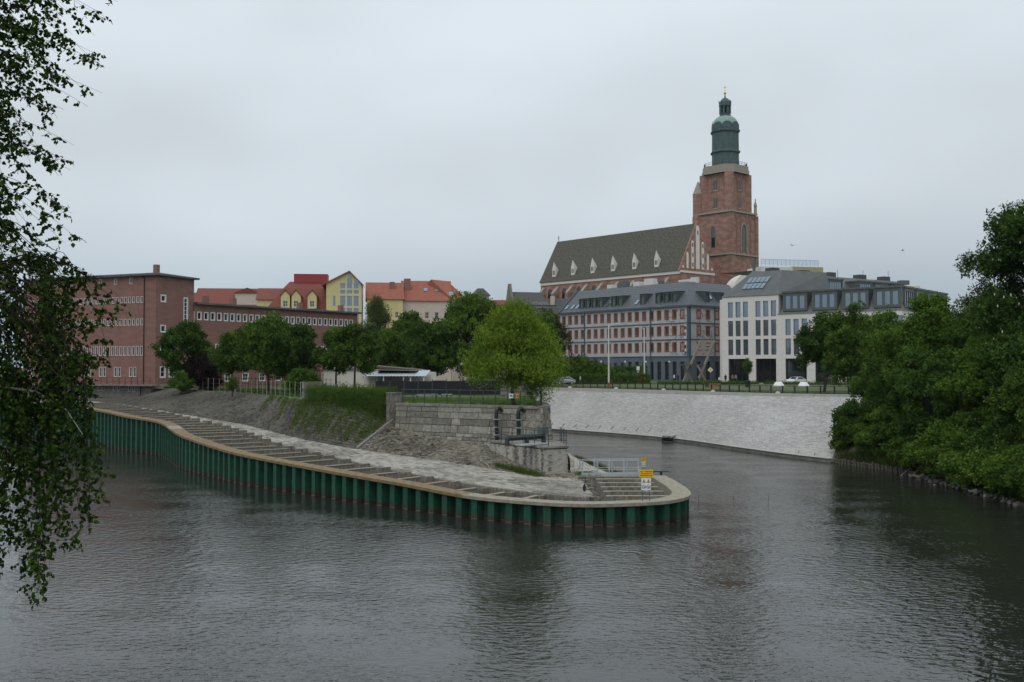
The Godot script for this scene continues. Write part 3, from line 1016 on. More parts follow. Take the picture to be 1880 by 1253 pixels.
func make_power_house() -> void:
	var b := thing("power_house", "tall red brick power house with rows of small white framed windows", "building", Vector3(-53.7, LAND, -150), -0.3993)
	var LEN := 27.3; var H := 17.1; var W := 8.4
	var X := Vector3.RIGHT
	var o := Vector3(-LEN, 0.6, 0)
	var holes: Array = []
	var specs: Array = []
	for i in 8:
		specs.append([LEN - 4.9 - 3.06 * i, 16.4, 0.42, 0.85, 1, 1])
	for i in 28:
		var x := LEN - 2.7 - 0.82 * i
		specs.append([x, 13.5, 0.4, 0.85, 1, 1]); specs.append([x, 10.1, 0.4, 0.9, 1, 1]); specs.append([x, 5.7, 0.4, 1.35, 1, 1])
	for i in 8:
		var x := LEN - 4.0 - 3.02 * i
		specs.append([x, 2.5, 0.46, 1.4, 1, 2]); specs.append([x - 0.78, 2.5, 0.46, 1.4, 1, 2])
	for s in specs:
		holes.append(R(s[0], s[1] - 0.6, s[2], s[3]))
	var g := Geo.new()
	facade(g, o, X, LEN, H - 0.6, holes, 0.14)
	for k in specs.size():
		window(b, o, X, holes[k], 0.14, specs[k][4], specs[k][5], 0.05, 0.06, M.white_trim, any_pane())
	# river end wall
	var so := Vector3(0, 0.6, 0); var Z := Vector3(0, 0, -1)
	var sh: Array = [R(1.56, 13.1, 0.85, 0.85), R(1.56, 8.5, 0.85, 0.85), R(1.56, 5.1, 0.9, 1.2), R(1.56, 1.9, 0.9, 1.5), R(3.7, 1.9, 1.5, 1.5), R(6.5, 11.2, 0.7, 4.4)]
	facade(g, so, Z, W, H - 0.6, sh, 0.14)
	for k in sh.size():
		window(b, so, Z, sh[k], 0.14, 2 if k == 4 else 1, [1, 1, 2, 2, 2, 7][k], 0.07, 0.16, M.white_paint, M.pane_dark)
	facade(g, Vector3(0, 0.6, -W), Vector3(-1, 0, 0), LEN, H - 0.6, [], 0.1)
	facade(g, Vector3(-LEN, 0.6, -W), Vector3(0, 0, 1), W, H - 0.6, [], 0.1)
	part("wall", g, M.brick, b)
	# low roof with a wide eave
	var rg := Geo.new()
	rg.box(Vector3(-LEN - 0.6, H, -W - 0.6), Vector3(0.6, H + 0.28, 0.6))
	part("eave", rg, M.zinc, b)
	var r2 := Geo.new()
	pitched(r2, -LEN - 0.5, 0.5, -W - 0.5, 0.5, H + 0.284, H + 0.95, 4.0, 4.0)
	var roof := part("roof", r2, M.roof_dark, b)
	put("chimney", boxm(Vector3(-3.1, H + 0.5, -3.4), Vector3(-2.4, H + 2.0, -2.7)), M.brick, roof)
	var pipe := Geo.new()
	pipe.tube(PackedVector3Array([Vector3(-2.2, 0.8, 0.12), Vector3(-2.2, H - 0.3, 0.12), Vector3(-2.5, H + 0.05, 0.45)]), PackedFloat32Array([0.07, 0.07, 0.07]), 5)
	part("downpipe", pipe, M.dark_metal, b)
	# concrete base with small windows, walkway slab and rail
	var base := Geo.new()
	var bh: Array = []
	for i in 8:
		for dx in [0.0, 0.8]:
			bh.append(R(LEN - 3.9 - 3.05 * i - dx, 4.2, 0.4, 0.8))
	facade(base, Vector3(-LEN, -4.2, 0.3), X, LEN - 0.5, 4.6, bh, 0.12)
	base.quad(Vector3(-0.5, -4.2, 0.3), Vector3(-0.5, 0.4, 0.3), Vector3(0.3, 0.4, -1.5), Vector3(0.3, -4.2, -1.5))
	part("base_wall", base, M.concrete, b)
	for r in bh:
		window(b, Vector3(-LEN, -4.2, 0.3), X, r, 0.12, 1, 1, 0.05, 0.05, M.white_trim, M.pane_dark, "base_window")
	var slab := Geo.new()
	slab.box(Vector3(-LEN - 0.5, 0.4, -0.2), Vector3(0.8, 0.598, 1.5))
	part("walkway_slab", slab, M.concrete_stained, b)
	var rail := Geo.new()
	for i in 24:
		var x := -LEN + i * 1.2
		rail.box(Vector3(x - 0.025, 0.6, 1.38), Vector3(x + 0.025, 1.65, 1.43))
	for y in [1.1, 1.62]:
		rail.box(Vector3(-LEN, y, 1.385), Vector3(0.5, y + 0.04, 1.425))
	part("walkway_rail", rail, M.dark_metal, b)
	var pipe2 := Geo.new()
	pipe2.tube(PackedVector3Array([Vector3(-2.2, 0.35, 0.6), Vector3(-2.2, -0.9, 0.7), Vector3(-3.8, -1.9, 0.9)]), PackedFloat32Array([0.09, 0.09, 0.09]), 5)
	part("drain_pipe", pipe2, M.dark_metal, b)

func make_wing() -> void:
	var b := thing("power_house_wing", "long low brick wing with a grey roof and a band of white windows", "building", Vector3(-50.3, LAND, -157.6), 0.9273)
	var LEN := 35.6; var H := 13.2; var W := 16.0
	var X := Vector3.RIGHT
	var holes: Array = []
	for i in 27:
		holes.append(R(0.9 + 1.275 * i, 11.4, 0.62, 1.1))
	for i in 9:
		for k in 3:
			holes.append(R(4.4 + 3.5 * i + k * 1.05, 5.6, 0.62, 2.6))
	for i in 9:
		holes.append(R(3.0 + 3.5 * i, 1.6, 1.1, 1.2))
	var g := Geo.new()
	facade(g, Vector3.ZERO, X, LEN, H, holes, 0.14)
	for k in holes.size():
		window(b, Vector3.ZERO, X, holes[k], 0.14, 2 if k >= 54 else 1, 1 if k < 27 else (3 if k < 54 else 2), 0.06, 0.12, M.white_paint, any_pane())
	facade(g, Vector3(LEN, 0, 0), Vector3(0, 0, -1), W, H, [], 0.1)
	part("wall", g, M.brick, b)
	var e := Geo.new()
	e.box(Vector3(0.05, H, -W - 0.6), Vector3(LEN + 0.7, H + 0.3, 0.75))
	part("eave", e, M.zinc, b)
	var r := Geo.new()
	r.quad(Vector3(0.05, H + 0.302, 0.7), Vector3(0.05, H + 1.5, -W), Vector3(LEN + 0.2, H + 1.5, -W), Vector3(LEN + 0.65, H + 0.302, 0.7))
	r.tri(Vector3(LEN + 0.65, H + 0.302, 0.7), Vector3(LEN + 0.2, H + 1.5, -W), Vector3(LEN + 0.2, H + 0.302, -W))
	var roof := part("roof", r, M.zinc, b)
	for x in [4.0, 9.5, 24.0, 34.0]:
		put("chimney", boxm(Vector3(x, H + 0.5, -3.6), Vector3(x + 0.8, H + 1.65, -2.8)), M.brick, roof)

func make_hotel() -> void:
	var b := thing("corner_hotel", "long grey corner hotel with rust framed windows and slate mansard roof", "building", Vector3(41.8, LAND, -235), -0.9073)
	var LEN := 46.5; var H := 17.6; var W := 22.0
	var X := Vector3.RIGHT; var Z := Vector3(0, 0, -1)
	var up := Geo.new(); var base := Geo.new()
	var fh: Array = []; var gh: Array = []
	for i in 18:
		var x := LEN - 2.1 - 2.52 * i
		for f in 3:
			fh.append(R(x, 2.15 + 3.9 * f, 1.05, 2.0))
		gh.append(R(x, 2.4 if i < 8 else 2.9, 1.25, 4.4 if i < 8 else 3.0))
	facade(up, Vector3(-LEN, 5.95, 0), X, LEN, H - 5.95, fh, 0.22)
	facade(base, Vector3(-LEN, 0, 0.03), X, LEN + 0.03, 5.7, gh, 0.3)
	for k in fh.size():
		var blind := k < 3
		window(b, Vector3(-LEN, 5.95, 0), X, fh[k], 0.05 if blind else 0.22, 2, 1, 0.2, 0.2, M.brown_frame, M.hotel_wall if blind else any_pane())
	for r in gh:
		window(b, Vector3(-LEN, 0, 0.03), X, r, 0.3, 1, 3, 0.07, 0.0, M.dark_metal, M.pane_dark, "shop_window")
	var sh: Array = []; var sg: Array = []
	for i in 6:
		var x := 3.4 + 3.3 * i
		for f in 3:
			sh.append(R(x, 2.15 + 3.9 * f, 1.15, 2.0))
		sg.append(R(x, 2.4, 1.5, 4.4))
	facade(up, Vector3(0, 5.95, 0), Z, W, H - 5.95, sh, 0.22)
	facade(base, Vector3(0.03, 0, 0.03), Z, W, 5.7, sg, 0.3)
	for k in sh.size():
		var blind := k < 3 or k >= 6
		window(b, Vector3(0, 5.95, 0), Z, sh[k], 0.05 if blind else 0.22, 2, 1, 0.2, 0.2, M.brown_frame, M.hotel_wall if blind else any_pane())
	for r in sg:
		window(b, Vector3(0.03, 0, 0.03), Z, r, 0.3, 1, 3, 0.07, 0.0, M.dark_metal, M.pane_dark, "shop_window")
	facade(up, Vector3(-LEN, 0, -W), Vector3(0, 0, 1), W, H, [], 0.1)
	part("wall", up, M.hotel_wall, b)
	part("ground_floor", base, M.hotel_base, b)
	# dark blue string courses, corner strip and downpipes
	for y in [5.7, 9.75, 13.65]:
		var c := Geo.new()
		c.box(Vector3(-LEN, y, 0.0), Vector3(0.13, y + 0.24, 0.13)); c.box(Vector3(0.002, y, -W), Vector3(0.13, y + 0.24, -0.002))
		part("string_course", c, M.hotel_trim, b)
	var cs := Geo.new()
	cs.box(Vector3(-0.6, 5.95, 0.002), Vector3(0.07, H, 0.07)); cs.box(Vector3(0.003, 5.95, -0.6), Vector3(0.071, H, -0.003))
	part("corner_strip", cs, M.hotel_trim, b)
	for x in [-12.4, -36.5]:
		var c := Geo.new()
		c.box(Vector3(x - 0.09, 0.1, 0.07), Vector3(x + 0.09, H, 0.24))
		part("downpipe", c, M.hotel_trim, b)
	var dp := Geo.new()
	dp.box(Vector3(0.1, 0.1, -9.1), Vector3(0.24, H, -8.9))
	part("downpipe", dp, M.hotel_trim, b)
	var cor := Geo.new()
	cor.box(Vector3(-LEN - 0.1, H, -W), Vector3(0.45, H + 0.42, 0.45))
	part("cornice", cor, M.hotel_trim, b)
	# slate slopes with rows of slates as real steps
	var rg := Geo.new()
	var steps := 13; var rh := 6.2; var rd := 6.6
	for k in steps:
		var t0 := float(k) / steps; var t1 := float(k + 1) / steps
		var y0 := H + 0.42 + rh * t0 + 0.05; var y1 := H + 0.42 + rh * t1
		var d0 := 0.3 - rd * t0; var d1 := 0.3 - rd * t1
		rg.quad(Vector3(-LEN, y0, d0), Vector3(-LEN, y1, d1), Vector3(d1, y1, d1), Vector3(d0, y0, d0))
		rg.quad(Vector3(d0, y0, d0), Vector3(d1, y1, d1), Vector3(d1, y1, -W), Vector3(d0, y0, -W))
		rg.quad(Vector3(-LEN, y1, d1), Vector3(-LEN, y1 + 0.05, d1), Vector3(d1, y1 + 0.05, d1), Vector3(d1, y1, d1))
		rg.quad(Vector3(d1, y1, d1), Vector3(d1, y1 + 0.05, d1), Vector3(d1, y1 + 0.05, -W), Vector3(d1, y1, -W))
	var yt := H + 0.42 + rh + 0.05
	rg.quad(Vector3(-LEN, yt, 0.3 - rd), Vector3(-LEN, yt + 0.5, -W / 2), Vector3(-W / 2, yt + 0.5, -W / 2), Vector3(0.3 - rd, yt, 0.3 - rd))
	rg.quad(Vector3(0.3 - rd, yt, 0.3 - rd), Vector3(-W / 2, yt + 0.5, -W / 2), Vector3(-W / 2, yt, -W), Vector3(0.3 - rd, yt, -W))
	rg.quad(Vector3(-LEN, H + 0.45, 0.3), Vector3(-LEN, H + 0.45, -W), Vector3(-LEN, yt, -W + 5), Vector3(-LEN, yt, 0.3 - rd))
	part("roof", rg, M.slate, b)
	var verge := Geo.new()
	verge.box(Vector3(-0.25, 0, 0), Vector3(0.25, 0.35, 9.2), Transform3D(Basis(Vector3(1, 0, 0), 0.754), Vector3(-LEN, yt - 0.1, 0.3 - rd)))
	part("roof_verge", verge, M.hotel_trim, b)
	# zinc dormers
	var dorm := func(x: float, side: bool) -> void:
		var f := Transform3D(Basis(), Vector3(x, H + 0.9, -0.55)) if not side else Transform3D(Basis(Vector3.UP, PI / 2), Vector3(-0.55, H + 0.9, x))
		var g := Geo.new()
		var w := 0.85; var h := 3.0
		g.box(Vector3(-w, 0, -0.9), Vector3(-w + 0.3, h, 0)); g.box(Vector3(w - 0.3, 0, -0.9), Vector3(w, h, 0))
		g.box(Vector3(-w + 0.3, 0, -0.9), Vector3(w - 0.3, 0.5, 0)); g.box(Vector3(-w + 0.3, h - 0.5, -0.9), Vector3(w - 0.3, h, 0))
		g.box(Vector3(-w - 0.003, 0, -4.6), Vector3(-w + 0.297, h - 0.003, -0.9)); g.box(Vector3(w - 0.297, 0, -4.6), Vector3(w + 0.003, h - 0.003, -0.9))
		g.quad(Vector3(-w - 0.1, h + 0.03, 0.15), Vector3(-w - 0.1, h + 0.25, -4.6), Vector3(w + 0.1, h + 0.25, -4.6), Vector3(w + 0.1, h + 0.03, 0.15))
		g.quad(Vector3(-w - 0.1, h + 0.004, 0.15), Vector3(-w - 0.1, h + 0.03, 0.15), Vector3(w + 0.1, h + 0.03, 0.15), Vector3(w + 0.1, h + 0.004, 0.15))
		var d := put("dormer", g.mesh(), M.zinc_green, b, f)
		var p := Geo.new()
		p.quad(Vector3(-w + 0.3, 0.5, -0.25), Vector3(-w + 0.3, h - 0.5, -0.25), Vector3(w - 0.3, h - 0.5, -0.25), Vector3(w - 0.3, 0.5, -0.25))
		put("pane", p.mesh(), M.pane_grey, d)
	M.zinc_green = textured(two_tone(128, L(0.03, 0.045, 0.044), L(0.06, 0.08, 0.078), 0.02, 0.1, 0.4, 38), 5.0, 0.6)
	for x in [-38.6, -36.2, -33.7, -31.2, -26.3, -23.9, -15.9, -10.6, -7.9, -5.3]:
		dorm.call(x, false)
	for z in [-7.2, -12.5]:
		dorm.call(z, true)
	var sky := func(f: Transform3D) -> void:
		put("skylight", boxm(Vector3(-0.45, 0, -0.06), Vector3(0.45, 1.7, 0.06)), M.skylight, b, f)
	var tilt := Basis(Vector3.RIGHT, -atan2(rd, rh))
	for x in [-45.0, -42.6, -40.6, -18.3, -28.8]:
		sky.call(Transform3D(tilt, Vector3(x, H + 1.4, -0.55)))
	sky.call(Transform3D(Basis(Vector3.UP, PI / 2) * tilt, Vector3(-1.2, H + 2.2, -9.6)))
	# plant and chimneys on the flat top
	for q in [[-38, 1.6, 1.4, 2.2], [-33, 2.6, 1.8, 1.2], [-28, 2.2, 1.5, 3.0], [-24, 3.2, 2.0, 1.6], [-19, 1.2, 1.2, 1.2], [-12, 4.0, 0.9, 1.0], [-8, 2.0, 1.3, 1.0]]:
		put("roof_unit", boxm(Vector3(q[0], yt - 0.2, -9.5 - q[3]), Vector3(q[0] + q[1], yt + q[2], -9.5)), M.grey_metal if int(q[0]) % 2 else M.white_trim, b)
	# wall painting: grey-blue drawn figures around the corner windows, and the upright lettering
	var mural := Geo.new()
	var mr := RandomNumberGenerator.new()
	mr.seed = 9
	for side in 2:
		var U := X if side == 0 else Z
		var O := Vector3(-7.5, 6.2, 0.012) if side == 0 else Vector3(0.012, 6.2, -1.6)
		var WW := 7.0 if side == 0 else 7.4
		for k in 46:
			var p := Vector2(mr.randf() * WW, mr.randf() * 10.6)
			var q := p + Vector2.from_angle(mr.randf() * TAU) * mr.randf_range(0.5, 1.5)
			q = q.clamp(Vector2(0.05, 0.05), Vector2(WW, 10.8))
			var th := (q - p).normalized().orthogonal() * 0.06
			var nrm := U.cross(Vector3.UP) * (0.001 * k)
			var F := func(v: Vector2) -> Vector3: return O + U * v.x + Vector3(0, v.y, 0) + nrm
			mural.quad(F.call(p - th), F.call(p + th), F.call(q + th), F.call(q - th))
	part("wall_painting", mural, M.hotel_trim, b)
	var letters := ["C", "O", "N", "L", "U", "", "R", "A", "D", "U"]
	for k in letters.size():
		if letters[k] == "":
			continue
		var tm := TextMesh.new()
		tm.text = letters[k]
		var fnt := SystemFont.new()
		fnt.font_names = PackedStringArray(["Droid Sans"])
		fnt.font_weight = 700
		tm.font = fnt
		tm.font_size = 64
		tm.pixel_size = 0.0135
		tm.depth = 0.06
		put("sign_letter", tm, M.dark_metal if k % 2 else M.white_paint, b, Transform3D(Basis(), Vector3(-1.05, 13.3 - 0.75 * k, 0.09)))

func arch(w: float, h: float, n := 6) -> PackedVector2Array:
	# pointed arch outline from the lower left corner
	var p := PackedVector2Array([Vector2(-w / 2, 0), Vector2(-w / 2, h - w * 0.85)])
	for k in range(1, n):
		var t := float(k) / n
		p.append(Vector2(-w / 2 + w / 2 * (1.0 - cos(t * PI / 2)), h - w * 0.85 + w * 0.85 * sin(t * PI / 2)))
	p.append(Vector2(0, h))
	for k in range(n - 1, 0, -1):
		var t := float(k) / n
		p.append(Vector2(w / 2 - w / 2 * (1.0 - cos(t * PI / 2)), h - w * 0.85 + w * 0.85 * sin(t * PI / 2)))
	p.append(Vector2(w / 2, h - w * 0.85))
	p.append(Vector2(w / 2, 0))
	return p

# slab with the outline of an arch, thickness along the wall normal
func arch_slab(called: String, parent: Node, o: Vector3, u: Vector3, w: float, h: float, z0: float, z1: float, mat: Material) -> MeshInstance3D:
	var a := arch(w, h)
	var g := Geo.new()
	for i in a.size():
		var j := (i + 1) % a.size()
		g.quad(Vector3(a[i].x, a[i].y, z0), Vector3(a[i].x, a[i].y, z1), Vector3(a[j].x, a[j].y, z1), Vector3(a[j].x, a[j].y, z0))
	var t := Geometry2D.triangulate_polygon(a)
	for i in range(0, t.size(), 3):
		g.tri(Vector3(a[t[i]].x, a[t[i]].y, z1), Vector3(a[t[i + 1]].x, a[t[i + 1]].y, z1), Vector3(a[t[i + 2]].x, a[t[i + 2]].y, z1))
	return put(called, g.mesh(), mat, parent, frame(o, u))

# ring of an arch: moulding of width b round an opening w x h, standing from z0 to z1
func arch_ring(called: String, parent: Node, o: Vector3, u: Vector3, w: float, h: float, b: float, z0: float, z1: float, mat: Material) -> MeshInstance3D:
	var a := arch(w, h); var c := arch(w + 2 * b, h + b * 1.2)
	var g := Geo.new()
	for i in a.size() - 1:
		var A := Vector3(a[i].x, a[i].y, z1); var B := Vector3(a[i + 1].x, a[i + 1].y, z1)
		var C := Vector3(c[i + 1].x, c[i + 1].y, z1); var D := Vector3(c[i].x, c[i].y, z1)
		var k := Vector3(0, 0, z0 - z1)
		g.quad(A, D, C, B)
		g.quad(A, B, B + k, A + k); g.quad(D, D + k, C + k, C)
	return put(called, g.mesh(), mat, parent, frame(o, u))

func make_church() -> void:
	# local +x runs along the nave from its far end to the tower, +z faces the river
	var th := atan2(-0.743, 0.669)
	var t := thing("church_tower", "tall gothic brick church tower with a dark green copper top", "tower", Vector3(66.1, LAND, -300), th)
	var S := 13.0
	var X := Vector3.RIGHT; var Z := Vector3(0, 0, -1)
	var low := Geo.new()
	low.box(Vector3(-S, 0, -S), Vector3(0, 50.4, 0))
	part("lower_shaft", low, M.church_brick, t)
	# clasping corner strips and string courses
	var cs := Geo.new()
	for q in [Vector2(0, 0), Vector2(-S, 0), Vector2(0, -S)]:
		cs.box(Vector3(q.x - 1.15, 0, q.y - 1.15), Vector3(q.x + 0.28, 50.2, q.y + 0.28))
	part("corner_buttress", cs, M.church_brick, t)
	for y in [37.4, 50.4]:
		var sc := Geo.new()
		sc.box(Vector3(-S - 0.45, y, -S - 0.45), Vector3(0.45, y + 0.5, 0.45))
		part("string_course", sc, M.sandstone, t)
	# tall windows and blind arches of the lower shaft
	for side in 2:
		var U := X if side == 0 else Z
		var f := func(a: float, y: float) -> Vector3: return (Vector3(-S, y, 0) if side == 0 else Vector3(0, y, 0)) + U * a
		if side == 1:
			arch_slab("window", t, f.call(6.6, 38.6), U, 2.5, 8.4, 0.0, 0.04, M.pane_dark)
			arch_ring("window_moulding", t, f.call(6.6, 38.6), U, 2.5, 8.4, 0.32, 0.0, 0.22, M.sandstone)
			for k in [-0.42, 0.42]:
				put("mullion", boxm(Vector3(k - 0.07, 0, 0.04), Vector3(k + 0.07, 6.9, 0.12)), M.sandstone, t, frame(f.call(6.6, 38.6), U))
			for a in [1.9, 4.3, 8.9, 11.3]:
				arch_ring("blind_arch", t, f.call(a, 37.9), U, 1.7, 11.6, 0.2, 0.0, 0.12, M.church_brick)
			arch_ring("blind_arch", t, f.call(6.6, 37.9), U, 3.2, 11.9, 0.2, 0.0, 0.13, M.church_brick)
			arch_slab("portal_niche", t, f.call(6.6, 27.5), U, 1.2, 3.0, 0.0, 0.05, M.pane_dark)
		else:
			arch_slab("window", t, f.call(6.6, 40.0), U, 1.4, 6.6, 0.0, 0.04, M.pane_dark)
			arch_ring("window_moulding", t, f.call(6.6, 40.0), U, 1.4, 6.6, 0.25, 0.0, 0.15, M.church_brick)
	# upper stage
	var up := Geo.new()
	var i := 1.35
	up.box(Vector3(-S + i, 50.9, -S + i), Vector3(-i, 63.0, -i))
	part("upper_shaft", up, M.church_brick, t)
	for q in [Vector2(-i, -i), Vector2(-S + i, -i), Vector2(-i, -S + i), Vector2(-S + i, -S + i)]:
		var c := Geo.new()
		var oct := PackedVector2Array()
		for k in 8:
			oct.append(q + (Vector2(-S / 2, -S / 2) - q).normalized() * 0.75 + Vector2.from_angle(TAU * (k + 0.5) / 8) * 1.5)
		c.prism(oct, 50.9, 62.9)
		part("corner_turret", c, M.church_brick, t)
	for side in 2:
		var U := X if side == 0 else Z
		var f := func(a: float, y: float) -> Vector3: return (Vector3(-S, y, -i) if side == 0 else Vector3(-i, y, 0)) + U * a
		for y in [52.4, 58.0]:
			arch_ring("blind_arch", t, f.call(6.5, y - 0.6), U, 1.6, 4.6, 0.16, 0.0, 0.12, M.church_brick)
			for k in [-2.3, 2.3]:
				if y > 55:
					arch_ring("blind_arch", t, f.call(6.5 + k, y - 0.6), U, 1.5, 4.6, 0.16, 0.0, 0.12, M.church_brick)
			for k in [-0.35, 0.35]:
				arch_slab("lancet_window", t, f.call(6.5 + k, y), U, 0.5, 3.0, 0.0, 0.05, M.pane_dark)
			put("window_sill", boxm(Vector3(-0.8, -0.5, 0), Vector3(0.8, -0.1, 0.16)), M.sandstone, t, frame(f.call(6.5, y), U))
	# stair turret with a stone cone on the left edge
	var st := Geo.new()
	var o6 := PackedVector2Array()
	for k in 8:
		o6.append(Vector2(-S + 0.2, -0.9) + Vector2.from_angle(TAU * (k + 0.5) / 8) * 1.7)
	st.prism(o6, 40.0, 57.2)
	part("stair_turret", st, M.church_brick, t)
	var cone := Geo.new()
	cone.lathe(PackedVector2Array([Vector2(1.8, 57.2), Vector2(0.3, 61.0), Vector2(0.0, 61.4)]), 8, Vector3(-S + 0.2, 0, -0.9), PI / 8)
	part("turret_cone", cone, M.sandstone, t)
	var pin := Geo.new()
	pin.lathe(PackedVector2Array([Vector2(0.55, 50.9), Vector2(0.45, 53.2), Vector2(0.65, 53.3), Vector2(0.12, 55.0), Vector2(0.25, 55.3), Vector2(0, 55.7)]), 6, Vector3(0.1, 0, -S + 0.2))
	part("corner_pinnacle", pin, M.sandstone, t)
	# stone gallery
	var gal := Geo.new()
	var oct := func(r: float) -> PackedVector2Array:
		var p := PackedVector2Array()
		for q in [Vector2(-1, -0.62), Vector2(-0.62, -1), Vector2(0.62, -1), Vector2(1, -0.62), Vector2(1, 0.62), Vector2(0.62, 1), Vector2(-0.62, 1), Vector2(-1, 0.62)]:
			p.append(Vector2(-S / 2, -S / 2) + q * r)
		return p
	gal.prism(oct.call(6.15), 62.9, 64.1)
	part("gallery_cornice", gal, M.sandstone, t)
	var para := Geo.new()
	para.prism(oct.call(5.95), 64.1, 65.4)
	part("parapet", para, M.sandstone, t)
	var pr := Geo.new()
	var ring: PackedVector2Array = oct.call(5.6)
	for k in 8:
		var a := ring[k]; var c := ring[(k + 1) % 8]
		for m in 5:
			var q := a.lerp(c, m / 5.0)
			pr.box(Vector3(q.x - 0.04, 65.4, q.y - 0.04), Vector3(q.x + 0.04, 66.6, q.y + 0.04))
		for y in [66.0, 66.55]:
			pr.tube(PackedVector3Array([Vector3(a.x, y, a.y), Vector3(c.x, y, c.y)]), PackedFloat32Array([0.05, 0.05]), 4)
	part("gallery_rail", pr, M.grey_metal, t)
	# copper octagon, dome, lantern
	var c0 := Vector3(-S / 2, 0, -S / 2)
	var drum := Geo.new()
	drum.lathe(PackedVector2Array([Vector2(4.25, 65.3), Vector2(4.25, 69.6), Vector2(4.7, 69.9), Vector2(4.7, 70.3), Vector2(4.25, 70.6), Vector2(4.2, 76.0), Vector2(4.65, 76.4), Vector2(4.65, 76.9), Vector2(4.2, 77.1)]), 8, c0, PI / 8)
	part("copper_drum", drum, M.copper_dark, t)
	for k in 8:
		var a := TAU * k / 8 + PI / 8 + PI / 8
		var nrm := Vector3(cos(a), 0, sin(a))
		var u := Vector3(sin(a), 0, -cos(a))
		var ga := Geo.new()
		var pts := PackedVector2Array([Vector2(-1.55, 0)])
		for m in 9:
			var q := PI - PI * m / 8.0
			pts.append(Vector2(cos(q) * 1.55, 0.9 + sin(q) * 1.35))
		pts.append(Vector2(1.55, 0))
		for m in pts.size() - 2:
			for zz in [0.0]:
				ga.tri(Vector3(0, 0, 0.15), Vector3(pts[m].x, pts[m].y, 0.15), Vector3(pts[m + 1].x, pts[m + 1].y, 0.15))
			ga.quad(Vector3(pts[m].x, pts[m].y, 0.15), Vector3(pts[m].x * 0.6, pts[m].y, -2.2), Vector3(pts[m + 1].x * 0.6, pts[m + 1].y, -2.2), Vector3(pts[m + 1].x, pts[m + 1].y, 0.15))
		ga.tri(Vector3(0, 0, 0.15), Vector3(pts[9].x, pts[9].y, 0.15), Vector3(pts[10].x, pts[10].y, 0.15))
		put("copper_gable", ga.mesh(), M.copper_dark, t, frame(c0 + nrm * 3.88 + Vector3(0, 77.1, 0), u))
		var ball := Geo.new()
		ball.lathe(PackedVector2Array([Vector2(0.05, 0), Vector2(0.06, 0.5), Vector2(0.16, 0.62), Vector2(0.0, 0.85)]), 6, c0 + nrm * 3.9 + Vector3(0, 79.3, 0))
		part("finial", ball, M.gold, t)
	var dome := Geo.new()
	var dp := PackedVector2Array()
	for k in 7:
		var a := k / 6.0 * PI * 0.44
		dp.append(Vector2(3.95 * cos(a) * (1.0 if k < 6 else 1.0) + 0.9 * sin(a), 77.3 + 4.3 * sin(a)))
	dome.lathe(dp, 16, c0, PI / 16)
	part("copper_dome", dome, M.copper_green, t)
	var lan := Geo.new()
	lan.lathe(PackedVector2Array([Vector2(1.95, 81.0), Vector2(1.95, 81.7), Vector2(1.6, 81.8), Vector2(1.6, 82.3)]), 8, c0, PI / 8)
	lan.lathe(PackedVector2Array([Vector2(1.6, 84.6), Vector2(1.95, 84.8), Vector2(1.95, 85.7), Vector2(1.7, 86.2), Vector2(0.9, 87.1), Vector2(0.25, 87.5), Vector2(0.12, 88.6), Vector2(0.0, 88.7)]), 8, c0, PI / 8)
	part("lantern", lan, M.copper_dark, t)
	for k in 8:
		var a := TAU * k / 8 + PI / 8
		var p := c0 + Vector3(cos(a), 0, sin(a)) * 1.5
		put("lantern_post", boxm(p + Vector3(-0.25, 82.3, -0.25), p + Vector3(0.25, 84.62, 0.25)), M.copper_dark, t)
		var q := c0 + Vector3(cos(a + PI / 8), 0, sin(a + PI / 8)) * 1.85
		var fin := Geo.new()
		fin.lathe(PackedVector2Array([Vector2(0.06, 85.6), Vector2(0.2, 86.2), Vector2(0.0, 86.6)]), 5, q)
		part("finial", fin, M.copper_dark, t)
	var gb := Geo.new()
	var bp := PackedVector2Array()
	for k in 9:
		var a := -PI / 2 + PI * k / 8
		bp.append(Vector2(0.42 * cos(a), 88.95 + 0.42 * sin(a)))
	gb.lathe(bp, 12, c0)
	gb.box(c0 + Vector3(-0.05, 89.3, -0.05), c0 + Vector3(0.05, 91.3, 0.05)); gb.box(c0 + Vector3(-0.5, 90.5, -0.03), c0 + Vector3(0.4, 90.8, 0.03))
	part("gold_ball", gb, M.gold, t)

	# the nave: gable end nearest the tower
	var n := thing("church_nave", "long gothic brick nave with a steep mottled tile roof and white dormers", "church", Vector3(48.3, LAND, -285), th)
	var LEN := 58.0; var W := 16.0; var E := 31.0; var RR := 45.4
	var w := Geo.new()
	w.box(Vector3(-LEN, 0, -W), Vector3(0, E, 0))
	part("wall", w, M.church_brick, n)
	var rf := Geo.new()
	rf.quad(Vector3(-LEN - 0.3, E, 0.5), Vector3(-LEN - 0.3, RR, -W / 2), Vector3(-0.3, RR, -W / 2), Vector3(-0.3, E, 0.5))
	rf.quad(Vector3(-0.3, E, -W - 0.5), Vector3(-0.3, RR, -W / 2), Vector3(-LEN - 0.3, RR, -W / 2), Vector3(-LEN - 0.3, E, -W - 0.5))
	part("roof", rf, M.church_roof, n)
	var g0 := Geo.new()
	g0.tri(Vector3(-LEN - 0.05, E, 0), Vector3(-LEN - 0.05, RR - 0.3, -W / 2), Vector3(-LEN - 0.05, E, -W))
	part("end_gable", g0, M.church_brick, n)
	var gab := Geo.new()
	for zz in [0.0, 0.5]:
		gab.tri(Vector3(-zz, E, 0.6), Vector3(-zz, RR + 0.7, -W / 2), Vector3(-zz, E, -W - 0.6))
	gab.quad(Vector3(0, E, 0.6), Vector3(-0.5, E, 0.6), Vector3(-0.5, RR + 0.7, -W / 2), Vector3(0, RR + 0.7, -W / 2))
